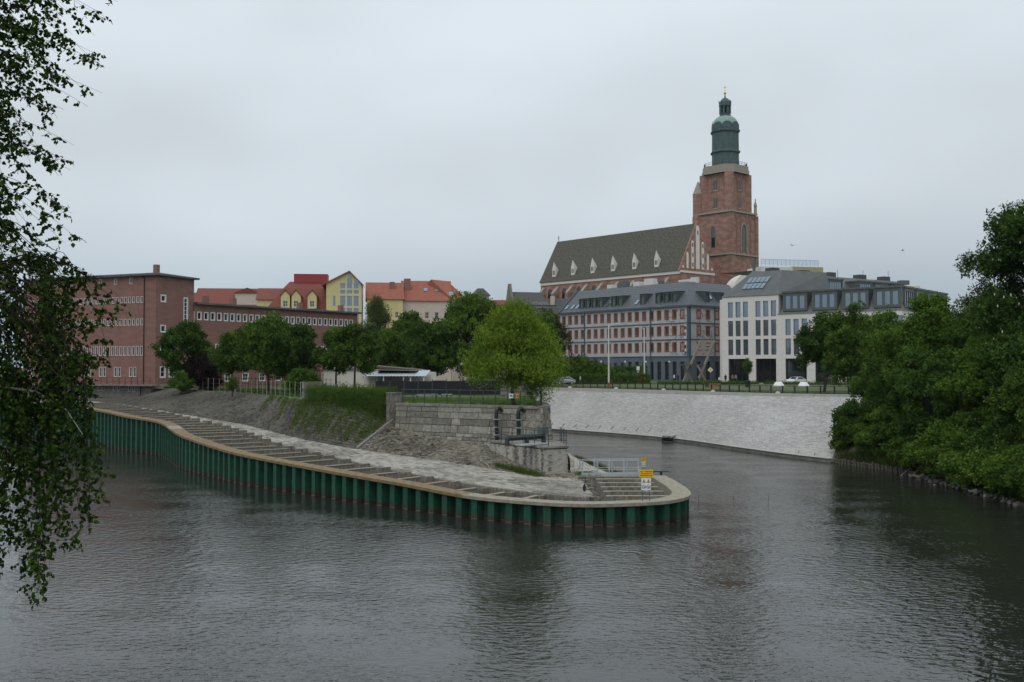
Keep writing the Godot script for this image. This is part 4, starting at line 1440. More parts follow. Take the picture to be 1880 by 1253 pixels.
	gab.quad(Vector3(0, RR + 0.7, -W / 2), Vector3(-0.5, RR + 0.7, -W / 2), Vector3(-0.5, E, -W - 0.6), Vector3(0, E, -W - 0.6))
	part("front_gable", gab, M.church_brick, n)
	# white blind panels of the gable, with small openings
	for q in [[-8.0, 1.6, 14.0, 1], [-5.6, 1.1, 9.4, 3], [-10.4, 1.1, 9.4, 3], [-3.2, 0.9, 5.9, 0], [-12.8, 0.9, 5.9, 0], [-1.2, 0.8, 2.0, 0], [-14.8, 0.8, 2.0, 0]]:
		var o := Vector3(0.0, E + 0.9, q[0])
		arch_slab("blind_panel", n, o, Z, q[1], q[2] - 1.2, 0.0, 0.12, M.plaster_white)
		for k in q[3]:
			put("gable_window", boxm(Vector3(-0.25, 0.6 + k * 2.9, 0.12), Vector3(0.25, 1.7 + k * 2.9, 0.16)), M.pane_dark, n, frame(o if q[3] > 1 else o + Vector3(0, 9.6, 0), Z))
	var band := Geo.new()
	band.box(Vector3(0.002, E - 0.5, -W), Vector3(0.22, E + 0.1, 0.2)); band.box(Vector3(-LEN, E - 0.9, 0.002), Vector3(-0.02, E - 0.05, 0.25))
	part("white_band", band, M.plaster_white, n)
	# white gabled dormers
	for k in 6:
		var x := -LEN + 5.8 + k * 8.6
		var d := Geo.new()
		var f := Transform3D(Basis(), Vector3(x, E + 2.6, -0.75))
		var poly := PackedVector2Array([Vector2(-0.75, -0.9), Vector2(0.75, -0.9), Vector2(0.75, 1.6), Vector2(0, 4.0), Vector2(-0.75, 1.6)])
		var tt := Geometry2D.triangulate_polygon(poly)
		for m in range(0, tt.size(), 3):
			d.tri(f * Vector3(poly[tt[m]].x, poly[tt[m]].y, 0.4), f * Vector3(poly[tt[m + 1]].x, poly[tt[m + 1]].y, 0.4), f * Vector3(poly[tt[m + 2]].x, poly[tt[m + 2]].y, 0.4))
		for m in [[2, 3], [3, 4], [1, 2], [4, 0]]:
			var a: Vector2 = poly[m[0]]; var c: Vector2 = poly[m[1]]
			d.quad(f * Vector3(a.x, a.y, 0.4), f * Vector3(a.x * 0.8, minf(a.y, 1.7), -1.6), f * Vector3(c.x * 0.8, minf(c.y, 1.7), -1.6), f * Vector3(c.x, c.y, 0.4))
		var dm := part("dormer", d, M.plaster_white, n)
		for s in [-0.28, 0.28]:
			put("dormer_window", boxm(f * Vector3(s - 0.16, -0.2, 0.4), f * Vector3(s + 0.16, 1.1, 0.45)), M.pane_dark, dm)
	# buttresses with sloped stone caps, clerestory windows between
	for k in 9:
		var x := -LEN + 1.5 + k * 6.5
		var bt := Geo.new()
		bt.box(Vector3(x - 0.5, 10, 0), Vector3(x + 0.5, E - 4.0, 2.6))
		part("buttress", bt, M.church_brick, n)
		var cap := Geo.new()
		cap.quad(Vector3(x - 0.55, E - 4.05, 2.7), Vector3(x - 0.55, E - 1.6, 0.02), Vector3(x + 0.55, E - 1.6, 0.02), Vector3(x + 0.55, E - 4.05, 2.7))
		cap.tri(Vector3(x + 0.55, E - 4.05, 2.7), Vector3(x + 0.55, E - 1.6, 0.02), Vector3(x + 0.55, E - 4.05, 0.02)); cap.tri(Vector3(x - 0.55, E - 4.05, 2.7), Vector3(x - 0.55, E - 4.05, 0.02), Vector3(x - 0.55, E - 1.6, 0.02))
		part("buttress_cap", cap, M.sandstone, n)
		if k < 8:
			arch_slab("window", n, Vector3(x + 3.25, E - 10.5, 0), X, 2.4, 8.2, 0.0, 0.05, M.plaster_white if k == 7 else M.pane_dark)
			arch_ring("window_moulding", n, Vector3(x + 3.25, E - 10.5, 0), X, 2.4, 8.2, 0.35, 0.0, 0.16, M.church_brick)
	var cr := Geo.new()
	cr.box(Vector3(-LEN + 0.3, RR, -W / 2 - 0.06), Vector3(-LEN + 0.42, RR + 1.9, -W / 2 + 0.06)); cr.box(Vector3(-LEN - 0.2, RR + 1.1, -W / 2 - 0.05), Vector3(-LEN + 0.95, RR + 1.22, -W / 2 + 0.05))
	part("ridge_cross", cr, M.dark_metal, n)
	# aisle block below, seen between the roofs
	var ais := Geo.new()
	ais.box(Vector3(-LEN + 2, 0, 2.7), Vector3(0, 17, 9))
	part("aisle", ais, M.church_brick, n)

func make_office() -> void:
	# pale stone front; local x runs left to right along it
	var th := atan2(0.6475, 0.762)
	var b := thing("office_block", "pale limestone office block with tall window triplets and a zinc roof", "building", Vector3(43.3, LAND, -205), -0.7048)
	var LEN := 36.5; var H := 13.7
	var X := Vector3.RIGHT; var Z := Vector3(0, 0, -1)
	var g := Geo.new()
	var holes: Array = []
	# tall left block with four storeys, 12.7 m wide
	var LB := 12.4; var HB := 17.6
	for f in 3:
		for c in 2:
			for k in 3:
				holes.append(R(1.9 + c * 6.1 + k * 1.68, 5.75 + f * 3.82 + 1.55, 1.12, 3.15))
	var big: Array = [R(3.55, 2.5, 4.4, 4.9), R(9.65, 2.5, 4.4, 4.9)]
	facade(g, Vector3(0, 0, 0), X, LB, HB, holes + big, 0.28)
	for r in holes:
		window(b, Vector3.ZERO, X, r, 0.28, 1, 1, 0.06, 0.0, M.dark_metal, M.pane_coated)
	for r in big:
		window(b, Vector3.ZERO, X, r, 0.6, 3, 1, 0.06, 0.0, M.dark_metal, M.pane_dark, "shop_window")
	var h2: Array = []; var b2: Array = []
	for c in 4:
		for f in 2:
			for k in 3:
				h2.append(R(2.0 + c * 6.1 + k * 1.68, 5.75 + f * 3.82 + 1.55, 1.12, 3.15))
		b2.append(R(3.6 + c * 6.1, 2.5, 4.4, 4.9))
	facade(g, Vector3(LB, 0, 0), X, LEN - LB, H, h2 + b2, 0.28)
	for r in h2:
		window(b, Vector3(LB, 0, 0), X, r, 0.28, 1, 1, 0.06, 0.0, M.dark_metal, M.pane_coated)
	for r in b2:
		window(b, Vector3(LB, 0, 0), X, r, 0.6, 3, 1, 0.06, 0.0, M.dark_metal, M.pane_dark, "shop_window")
	g.quad(Vector3(LB, H, 0), Vector3(LB, HB, 0), Vector3(LB, HB, -12), Vector3(LB, H, -12))
	facade(g, Vector3(LEN, 0, 0), Z, 30, H, [], 0.2)
	facade(g, Vector3(0, 0, -26), Vector3(0, 0, 1), 26, HB, [], 0.2)
	part("wall", g, M.limestone, b)
	var inn := Geo.new()
	inn.box(Vector3(0.6, 0, -9), Vector3(LEN - 0.6, 5.3, -6))
	part("lobby_wall", inn, M.roof_dark, b)
	# stone slab joints of the left block as recessed lines are below sight; roof of standing seam zinc
	var seam := func(geo: Geo, a: Vector3, bb: Vector3, c: Vector3, d: Vector3, nseam: int) -> void:
		# a-b foot line, d-c head line
		geo.quad(a, d, c, bb)
		var nrm := (d - a).cross(bb - a).normalized()
		for k in range(1, nseam):
			var t := float(k) / nseam
			var p := a.lerp(bb, t); var q := d.lerp(c, t)
			var s := (bb - a).normalized() * 0.05
			geo.quad(p - s + nrm * 0.14, q - s + nrm * 0.14, q + s + nrm * 0.14, p + s + nrm * 0.14)
			geo.quad(p - s, q - s, q - s + nrm * 0.14, p - s + nrm * 0.14)
			geo.quad(p + s + nrm * 0.14, q + s + nrm * 0.14, q + s, p + s)
	var r := Geo.new()
	var Y0 := HB + 0.02; var Y1 := HB + 5.3
	seam.call(r, Vector3(-0.15, Y0, 0.15), Vector3(LB + 0.1, Y0, 0.15), Vector3(LB - 1.2, Y1, -4.2), Vector3(4.6, Y1, -4.2), 22)
	seam.call(r, Vector3(-0.15, Y0, -20), Vector3(-0.15, Y0, 0.15), Vector3(4.6, Y1, -4.2), Vector3(4.6, Y1, -16), 20)
	seam.call(r, Vector3(LB + 0.1, Y0, 0.15), Vector3(LB + 6, Y0, -12), Vector3(LB + 4.4, Y1 - 0.2, -13), Vector3(LB - 1.2, Y1, -4.2), 22)
	r.quad(Vector3(4.6, Y1, -4.2), Vector3(4.6, Y1, -16), Vector3(LB + 4.4, Y1 - 0.2, -13), Vector3(LB - 1.2, Y1, -4.2))
	part("roof", r, M.zinc, b)
	# roof window: two rows of five lights
	var rw := Geo.new()
	var foot := Vector3(4.4, Y0 + 1.5, 0.2 - 4.35 * 1.5 / 5.3); var head := Vector3(5.6, Y0 + 4.0, 0.2 - 4.35 * 4.0 / 5.3)
	for k in 5:
		for m in 2:
			var t0 := m * 0.52; var t1 := m * 0.52 + 0.44
			var x0 := 4.0 + k * 0.95
			var a := Vector3(x0, 0, 0) + Vector3(0, lerpf(foot.y, head.y, t0), lerpf(foot.z, head.z, t0)) + Vector3(t0 * 0.9, 0.1, 0.1)
			var c := Vector3(x0, 0, 0) + Vector3(0, lerpf(foot.y, head.y, t1), lerpf(foot.z, head.z, t1)) + Vector3(t1 * 0.9, 0.1, 0.1)
			var q := Geo.new()
			q.quad(a, c, c + Vector3(0.82, 0, 0), a + Vector3(0.82, 0, 0))
			q.quad(a, a + Vector3(0.82, 0, 0), a + Vector3(0.82, -0.1, -0.1), a + Vector3(0, -0.1, -0.1))
			part("roof_light", q, M.skylight, b)
	# mansard with four zinc dormers above the lower part
	var m2 := Geo.new()
	seam.call(m2, Vector3(LB - 0.2, H, 0.12), Vector3(LEN + 0.2, H, 0.12), Vector3(LEN - 1.5, H + 4.4, -3.4), Vector3(LB + 0.2, H + 4.4, -3.4), 40)
	seam.call(m2, Vector3(LEN + 0.2, H, 0.12), Vector3(LEN + 0.2, H, -30), Vector3(LEN - 3.2, H + 4.4, -30), Vector3(LEN - 1.5, H + 4.4, -3.4), 40)
	m2.quad(Vector3(LB, H + 4.4, -3.4), Vector3(LB, H + 4.6, -12), Vector3(LEN - 2, H + 4.6, -12), Vector3(LEN - 1.5, H + 4.4, -3.4))
	part("mansard", m2, M.zinc, b)
	for k in 4:
		var x0 := LB + 0.9 + k * 6.0
		var d := Geo.new()
		var hh: Array = []
		for j in 3:
			hh.append(R(1.05 + j * 1.45, 1.75, 1.0, 2.5))
		facade(d, Vector3(x0, H + 0.55, -0.1), X, 5.0, 3.6, hh, 0.15)
		d.quad(Vector3(x0, H + 0.55, -0.1), Vector3(x0, H + 4.15, -0.1), Vector3(x0, H + 4.15, -3.4), Vector3(x0, H + 0.55, -0.5))
		d.quad(Vector3(x0 + 5, H + 0.55, -0.1), Vector3(x0 + 5, H + 0.55, -0.5), Vector3(x0 + 5, H + 4.15, -3.4), Vector3(x0 + 5, H + 4.15, -0.1))
		d.box(Vector3(x0 - 0.1, H + 4.16, -3.6), Vector3(x0 + 5.1, H + 4.5, 0.1))
		var dm := part("dormer", d, M.zinc, b)
		for rr in hh:
			var p := Geo.new()
			p.quad(Vector3(x0 + rr.position.x, H + 0.55 + rr.position.y, -0.2), Vector3(x0 + rr.position.x, H + 0.55 + rr.end.y, -0.2), Vector3(x0 + rr.end.x, H + 0.55 + rr.end.y, -0.2), Vector3(x0 + rr.end.x, H + 0.55 + rr.position.y, -0.2))
			part("pane", p, M.pane_sky, dm)
	for k in 4:
		var z0 := -1.6 - k * 6.6
		var hh: Array = []
		for j in 4:
			hh.append(R(0.85 + j * 1.12, 1.75, 0.95, 2.5))
		var o := Vector3(LEN - 0.05, H + 0.55, z0)
		var d := Geo.new()
		facade(d, o, Z, 5.1, 3.6, hh, 0.15)
		d.quad(o, o + Vector3(0, 3.6, 0), o + Vector3(-3.3, 3.6, 0), o + Vector3(-0.4, 0, 0))
		d.box(Vector3(LEN - 3.6, H + 4.16, z0 - 5.2), Vector3(LEN + 0.15, H + 4.5, z0 + 0.1))
		var dm := part("dormer", d, M.zinc, b)
		for rr in hh:
			var p := Geo.new()
			var f := frame(o, Z)
			p.quad(f * Vector3(rr.position.x, rr.position.y, -0.12), f * Vector3(rr.position.x, rr.end.y, -0.12), f * Vector3(rr.end.x, rr.end.y, -0.12), f * Vector3(rr.end.x, rr.position.y, -0.12))
			part("pane", p, M.pane_coated, dm)
	# set back top storey that runs away to the right
	var back := thing("office_rear_wing", "set back zinc clad top storey with blue ribbon windows behind the office roof", "building", Vector3(57.5, LAND + 0.7, -213), 0.58)
	var bg := Geo.new()
	var BL := 46.0
	bg.box(Vector3(-4, -1.8, -14), Vector3(BL, 17.6, 0))
	part("wall", bg, M.limestone, back)
	var br := Geo.new()
	seam.call(br, Vector3(-4, 17.6, 0.2), Vector3(BL, 17.6, 0.2), Vector3(BL, 23.4, -4.5), Vector3(-4, 23.4, -4.5), 70)
	br.quad(Vector3(-4, 23.4, -4.5), Vector3(-4, 23.5, -14), Vector3(BL, 23.5, -14), Vector3(BL, 23.4, -4.5))
	br.quad(Vector3(BL, 17.6, 0.2), Vector3(BL, 23.4, -4.5), Vector3(BL, 23.5, -14), Vector3(BL, 17.6, -14))
	part("roof", br, M.zinc, back)
	for x0 in [10.0, 15.5, 26.0, 31.8, 37.6]:
		var d := Geo.new()
		var hh: Array = [R(2.4, 1.65, 3.9, 2.5)]
		facade(d, Vector3(x0, 18.8, 0.15), X, 4.8, 3.3, hh, 0.15)
		d.box(Vector3(x0 - 0.15, 22.1, -4.0), Vector3(x0 + 4.95, 22.4, 0.3))
		d.quad(Vector3(x0, 18.8, 0.15), Vector3(x0, 22.1, 0.15), Vector3(x0, 22.1, -4.0), Vector3(x0, 18.8, -1))
		d.quad(Vector3(x0 + 4.8, 18.8, 0.15), Vector3(x0 + 4.8, 18.8, -1), Vector3(x0 + 4.8, 22.1, -4.0), Vector3(x0 + 4.8, 22.1, 0.15))
		part("dormer", d, M.zinc, back)
		window(back, Vector3(x0, 18.8, 0.15), X, hh[0], 0.15, 5, 1, 0.07, 0.0, M.dark_metal, M.pane_sky)
	for x0 in [3.0, 13.0, 22.0, 33.0, 42.0]:
		put("roof_unit", boxm(Vector3(x0, 23.3, -7), Vector3(x0 + 2.4, 24.5, -5)), M.roof_dark, back)

func simple_house(called: String, label: String, at: Vector3, turn: float, w: float, dep: float, h: float, rh: float, wall_m: Material, roof_m: Material, rows: int, cols: int, hip := 0.0, ww := 0.95, wh := 1.4, v0 := 2.0) -> Node3D:
	var b := thing(called, label, "house", at, turn)
	var g := Geo.new()
	var holes: Array = []
	for r in rows:
		for c in cols:
			holes.append(R(w * (c + 0.5) / cols, h - v0 - r * 3.2, ww, wh))
	facade(g, Vector3.ZERO, Vector3.RIGHT, w, h, holes, 0.16)
	for q in holes:
		window(b, Vector3.ZERO, Vector3.RIGHT, q, 0.16, 2, 2, 0.07, 0.0, M.white_trim, any_pane())
	facade(g, Vector3(w, 0, 0), Vector3(0, 0, -1), dep, h, [], 0.1)
	facade(g, Vector3(0, 0, -dep), Vector3(0, 0, 1), dep, h, [], 0.1)
	part("wall", g, wall_m, b)
	if hip == 0.0:
		var gg := Geo.new()
		for x in [0.02, w - 0.02]:
			gg.tri(Vector3(x, h, 0), Vector3(x, h + rh - 0.1, -dep / 2), Vector3(x, h, -dep))
		part("gable", gg, wall_m, b)
	var rg := Geo.new()
	pitched(rg, -0.3, w + 0.3, -dep - 0.4, 0.4, h + 0.02, h + rh, hip, hip)
	part("roof", rg, roof_m, b)
	return b

func make_old_town() -> void:
	M.pane_sky = M.pane_coated
	# pink house with the long orange roof
	var p := simple_house("pink_house", "pink rendered house with a long orange tiled roof and skylights", Vector3(-26.0, LAND, -236), 0.12, 11.6, 14, 19.0, 5.4, M.pink, M.roof_orange, 4, 5, 0.0, 0.9, 1.5, 3.4)
	for x in [5.6, 8.4]:
		put("skylight", boxm(Vector3(-0.45, 0, -0.05), Vector3(0.45, 1.2, 0.08)), M.skylight, p, Transform3D(Basis(Vector3.RIGHT, -0.9), Vector3(x, 21.6, -3.0)))
	for x in [11.0, 12.2]:
		put("skylight", boxm(Vector3(-0.5, 0, -0.05), Vector3(0.5, 1.6, 0.08)), M.skylight, p, Transform3D(Basis(Vector3.RIGHT, -0.9), Vector3(x - 0.6, 20.4, -1.6)))
	put("chimney", boxm(Vector3(0.4, 20.4, -4.4), Vector3(2.0, 24.6, -3.4)), M.brick, p)
	var p2 := simple_house("pink_corner_house", "narrow pink house end with a sloping red roof beside the dark trees", Vector3(-14.4, LAND, -238), 0.12, 5.4, 13, 19.4, 5.2, M.pink, M.roof_orange, 2, 1)
	p2.rotation.y = 0.9
	# yellow house block
	var y2 := simple_house("yellow_side_house", "plain yellow house with a small orange roof between glass gable and pink house", Vector3(-34.0, LAND, -233), 0.15, 8.4, 11, 19.2, 4.4, M.yellow, M.roof_orange, 4, 3, 0.0, 0.8, 1.3, 3.6)
	put("chimney", boxm(Vector3(5.4, 21.4, -4.0), Vector3(6.6, 23.6, -3.2)), M.brick, y2)
	# glass gable tower
	var t := thing("glass_gable_house", "narrow yellow house with a tall glazed gable and red roof", "house", Vector3(-42.2, LAND, -226), 0.1)
	var g := Geo.new()
	var W := 7.8; var H := 22.4; var A := 25.0
	var holes: Array = []
	var rows := [[0.5, 5.5], [6.3, 11.2], [12.0, 15.3], [15.7, 16.7], [17.1, 19.5], [19.9, 20.8], [21.1, 22.3]]
	for c in 3:
		for r in rows:
			holes.append(Rect2(3.1 + c * 1.52, r[0], 1.2, r[1] - r[0]))
	for r in [2, 4]:
		holes.append(Rect2(1.5, rows[r][0], 0.6, rows[r][1] - rows[r][0]))
	facade(g, Vector3.ZERO, Vector3.RIGHT, W, H, holes, 0.18)
	for q in holes:
		window(t, Vector3.ZERO, Vector3.RIGHT, q, 0.18, 1, 1, 0.06, 0.0, M.white_trim, M.pane_glaze)
	g.tri(Vector3(0, H, 0), Vector3(5.2, A, 0), Vector3(W, H, 0))
	facade(g, Vector3(W, 0, 0), Vector3(0, 0, -1), 10, H, [], 0.1)
	facade(g, Vector3(0, 0, -10), Vector3(0, 0, 1), 10, H, [], 0.1)
	part("wall", g, M.yellow, t)
	for c in 3:
		var top: float = [23.3, 24.3, 23.5][c]
		arch_slab("gable_window", t, Vector3(3.7 + c * 1.52, 22.45, 0), Vector3.RIGHT, 1.1, top - 22.45, 0.0, 0.05, M.pane_glaze)
	var rg := Geo.new()
	rg.quad(Vector3(-1.2, H - 0.5, 0.5), Vector3(-1.2, H - 0.5, -11), Vector3(5.2, A + 0.25, -11), Vector3(5.2, A + 0.25, 0.5))
	rg.quad(Vector3(5.2, A + 0.25, 0.5), Vector3(5.2, A + 0.25, -11), Vector3(W + 0.5, H - 0.3, -11), Vector3(W + 0.5, H - 0.3, 0.5))
	rg.quad(Vector3(-1.2, H - 0.75, 0.5), Vector3(-1.2, H - 0.5, 0.5), Vector3(5.2, A + 0.25, 0.5), Vector3(5.2, A, 0.5))
	rg.quad(Vector3(5.2, A, 0.5), Vector3(5.2, A + 0.25, 0.5), Vector3(W + 0.5, H - 0.3, 0.5), Vector3(W + 0.5, H - 0.55, 0.5))
	part("roof", rg, M.roof_orange, t)
	# mansard house with three gabled dormers and the red plant box
	var m := thing("mansard_house", "yellow house with steep red tiled mansard, gabled dormers and red roof box", "house", Vector3(-58.0, LAND, -226), 0.1)
	var mg := Geo.new()
	mg.box(Vector3(2, 0, -14), Vector3(16, 15.0, 0))
	part("wall", mg, M.yellow, m)
	var mr := Geo.new()
	mr.quad(Vector3(1.0, 15, 0.4), Vector3(5.4, 21.6, -4.2), Vector3(15.4, 21.6, -4.2), Vector3(16.6, 15, 0.4))
	mr.quad(Vector3(5.4, 21.6, -4.2), Vector3(6.6, 23.3, -6.4), Vector3(15.2, 23.3, -6.4), Vector3(15.4, 21.6, -4.2))
	mr.quad(Vector3(1.0, 15, 0.4), Vector3(1.0, 15, -14), Vector3(6.6, 23.3, -8), Vector3(5.4, 21.6, -4.2))
	mr.tri(Vector3(5.4, 21.6, -4.2), Vector3(6.6, 23.3, -8), Vector3(6.6, 23.3, -6.4))
	mr.tri(Vector3(16.6, 15, 0.4), Vector3(15.4, 21.6, -4.2), Vector3(16.6, 15, -9))
	part("roof", mr, M.roof_red, m)
	put("roof_box", boxm(Vector3(7.6, 23.0, -9), Vector3(15.4, 25.1, -5.8)), M.red_metal, m)
	for x in [5.4, 7.8, 11.4]:
		var d := Geo.new()
		var hh: Array = [R(1.0, 1.1, 1.1, 1.4)]
		facade(d, Vector3(x, 16.6, 0.2), Vector3.RIGHT, 2.0, 3.0, hh, 0.12)
		d.tri(Vector3(x, 19.6, 0.2), Vector3(x + 1, 20.7, 0.2), Vector3(x + 2, 19.6, 0.2))
		d.quad(Vector3(x + 2, 16.6, 0.2), Vector3(x + 2, 16.6, -1), Vector3(x + 2, 19.6, -3), Vector3(x + 2, 19.6, 0.2))
		d.quad(Vector3(x, 16.6, 0.2), Vector3(x, 19.6, 0.2), Vector3(x, 19.6, -3), Vector3(x, 16.6, -1))
		var dm := part("dormer", d, M.yellow, m)
		window(m, Vector3(x, 16.6, 0.2), Vector3.RIGHT, hh[0], 0.12, 2, 2, 0.07, 0.0, M.white_paint, M.pane_grey)
		var dr := Geo.new()
		dr.quad(Vector3(x - 0.25, 19.45, 0.45), Vector3(x - 0.25, 19.45, -4), Vector3(x + 1, 20.9, -4), Vector3(x + 1, 20.9, 0.45))
		dr.quad(Vector3(x + 1, 20.9, 0.45), Vector3(x + 1, 20.9, -4), Vector3(x + 2.25, 19.45, -4), Vector3(x + 2.25, 19.45, 0.45))
		put("dormer_roof", dr.mesh(), M.roof_red, dm)
	# small yellow annex, far red roofs on the left
	simple_house("yellow_annex", "low yellow annex with a red roof at the end of the mansard house", Vector3(-59.5, LAND, -232), 0.1, 6.0, 8, 19.0, 3.0, M.yellow, M.roof_red, 0, 0)
	simple_house("red_roof_house", "distant house with a dull red tiled roof behind the brick wing", Vector3(-80, LAND, -250), 0.1, 17, 12, 18.4, 5.2, M.pink, M.roof_red, 0, 0)
	var hg := simple_house("gable_house", "small house with a pointed cream gable over the brick wing roof", Vector3(-64.0, LAND, -252), 0.1, 3.4, 6, 22.0, 1.4, M.pink, M.roof_red, 0, 0)
	hg.rotation.y = PI / 2 + 0.1
	simple_house("old_roof_house", "far house with a brown roof beside the power house tower", Vector3(-88, LAND, -255), 0.1, 10, 10, 18.0, 4.8, M.pink, M.roof_red, 0, 0, 2.0)
	# dark pavilion roof far off, thin red roof, dark gabled house and lean slate roof by the hotel
	var pv := thing("pavilion_tower", "square grey stair tower with a dark pyramid roof beyond the trees", "tower", Vector3(-9.6, LAND, -300), 0.3)
	put("wall", boxm(Vector3(-2.2, 0, -2.2), Vector3(2.2, 24.6, 2.2)), M.hotel_wall, pv)
	var pg := Geo.new()
	pg.lathe(PackedVector2Array([Vector2(3.6, 24.6), Vector2(3.4, 25.0), Vector2(1.1, 27.0), Vector2(0, 27.0)]), 4, Vector3.ZERO, PI / 4)
	part("roof", pg, M.roof_dark, pv)
	simple_house("long_red_house", "distant long house with a flat red tiled roof left of the dark gable", Vector3(-16, LAND, -310), 0.0, 24, 12, 21.0, 3.6, M.pink, M.roof_red, 0, 0)
	var dg := thing("dark_gable_house", "dark roofed house with a pointed parapet gable beside the church", "house", Vector3(0.6, LAND, -272), 0.25)
	var dw := Geo.new()
	dw.box(Vector3(0, 0, -9), Vector3(9, 19.4, 0))
	for z in [0.02, -9.0]:
		pass
	dw.quad(Vector3(-0.4, 0, 0.1), Vector3(-0.4, 19.4, 0.1), Vector3(-0.4, 19.4, -9), Vector3(-0.4, 0, -9))
	dw.quad(Vector3(-0.4, 19.4, 0.1), Vector3(-0.4, 26.4, -3.5), Vector3(-0.4, 26.4, -5.5), Vector3(-0.4, 19.4, -9))
	dw.quad(Vector3(0.1, 19.4, -9), Vector3(0.1, 26.4, -5.5), Vector3(0.1, 26.4, -3.5), Vector3(0.1, 19.4, 0.1))
	dw.quad(Vector3(-0.4, 19.4, 0.1), Vector3(0.1, 19.4, 0.1), Vector3(0.1, 26.4, -3.5), Vector3(-0.4, 26.4, -3.5))
	part("wall", dw, M.concrete_stained, dg)
	var dr2 := Geo.new()
	pitched(dr2, 0.1, 9.3, -9.3, 0.3, 19.42, 24.2)
	part("roof", dr2, M.roof_dark, dg)
	var lr := simple_house("slate_house", "low house with a dark slate roof against the end of the hotel", Vector3(6.8, LAND, -280), -0.2, 10.0, 9, 17.4, 5.4, M.hotel_wall, M.roof_dark, 0, 0)
	put("chimney", boxm(Vector3(3.6, 19.0, -4.0), Vector3(4.8, 23.4, -2.8)), M.pink, lr)
	var sg := thing("rooftop_sign", "small rooftop hotel lettering on a dark roof beside the church", "sign", Vector3(6.6, LAND + 19.3, -258), 0.0)
	for k in 2:
		var tm := TextMesh.new()
		tm.text = ["ART", "HOTEL"][k]
		var fnt := SystemFont.new()
		fnt.font_names = PackedStringArray(["Droid Sans"])
		tm.font = fnt
		tm.font_size = 64
		tm.pixel_size = 0.015
		tm.depth = 0.1
		put("lettering", tm, M.concrete_pale, sg, Transform3D(Basis(), Vector3(-0.9 + k * 2.5, 0.5, 0)))
	put("sign_frame", boxm(Vector3(-2.4, -0.2, -0.1), Vector3(5.0, 0.0, 0.1)), M.dark_metal, sg)
	# blocks beyond the office: gold box with a glass rail, low white roofs
	var gb := thing("gold_penthouse", "brass clad penthouse with a blue glass rail behind the office roof", "building", Vector3(74, LAND, -262), 0.25)
	var ga := Geo.new()
	ga.box(Vector3(-9, 0, -8), Vector3(0, 29.6, 0))
	part("side_wall", ga, M.white_trim, gb)
	put("brass_wall", boxm(Vector3(0.01, 0, -8), Vector3(9.0, 29.8, 0.05)), M.brass_panel, gb)
	var gr := Geo.new()
	for k in 15:
		gr.box(Vector3(-9 + k * 1.2, 29.8, -0.4), Vector3(-8.94 + k * 1.2, 31.6, -0.34))
	gr.box(Vector3(-9, 31.5, -0.4), Vector3(7.9, 31.6, -0.3))
	part("glass_rail_posts", gr, M.rail_blue, gb)
	put("glass_rail", boxm(Vector3(-9, 30.1, -0.37), Vector3(7.9, 31.4, -0.35)), M.rail_glass, gb)
	put("vent_stack", boxm(Vector3(-10.6, 20, -2), Vector3(-10.0, 31.6, -1.4)), M.grey_metal, gb)
	var fw := thing("far_white_roofs", "long flat white roofed block far behind the office", "building", Vector3(86, LAND, -262), 0.2)
	put("wall", boxm(Vector3(0, 0, -10), Vector3(24, 25.0, 0)), M.white_trim, fw)
	for k in 3:
		put("antenna", boxm(Vector3(2 + k * 7.5, 25.4, -4), Vector3(2.08 + k * 7.5, 29.3, -3.92)), M.grey_metal, fw)
	for k in 3:
		put("roof_unit", boxm(Vector3(1 + k * 9.0, 25.4, -3), Vector3(3.5 + k * 9.0, 26.6, -1)), M.grey_metal, fw)
	var cv := thing("barrel_roof_house", "house end with a rounded white gable between tower and office", "building", Vector3(58.4, LAND, -262), 0.0)
	var cg := Geo.new()
	var prev := Vector3(0, 16, 0)
	for k in 13:
		var a := PI - PI * 0.5 * k / 12.0
		var q := Vector3(5.2 + cos(a) * 5.2, 23.4 + sin(a) * 5.2, 0)
		cg.quad(Vector3(prev.x, 0, 0), prev, q, Vector3(q.x, 0, 0))
		cg.quad(prev, prev + Vector3(0, 0, -12), q + Vector3(0, 0, -12), q)
		prev = q
	cg.box(Vector3(5.2, 0, -12), Vector3(9, 28.6, 0))
	part("wall", cg, M.plaster_white, cv)
	# white house glimpsed between the trees on the right
	simple_house("white_house", "white house glimpsed between the trees on the wooded bank", Vector3(60, LAND, -132), -0.5, 12, 9, 10.0, 2.0, M.plaster_white, M.roof_dark, 3, 4)

# ---------------------------------------------------------------- vegetation
var twigs := {}

func leaf(g: Geo, at: Vector3, dir: Vector3, side: Vector3, ln: float, wd: float, fold: float) -> void:
	var nrm := dir.cross(side).normalized()
	var tip := at + dir * ln
	var mid := at + dir * ln * 0.45
	g.tri(at, mid + side * wd * 0.5 + nrm * fold * wd, tip)
	g.tri(at, tip, mid - side * wd * 0.5 + nrm * fold * wd)

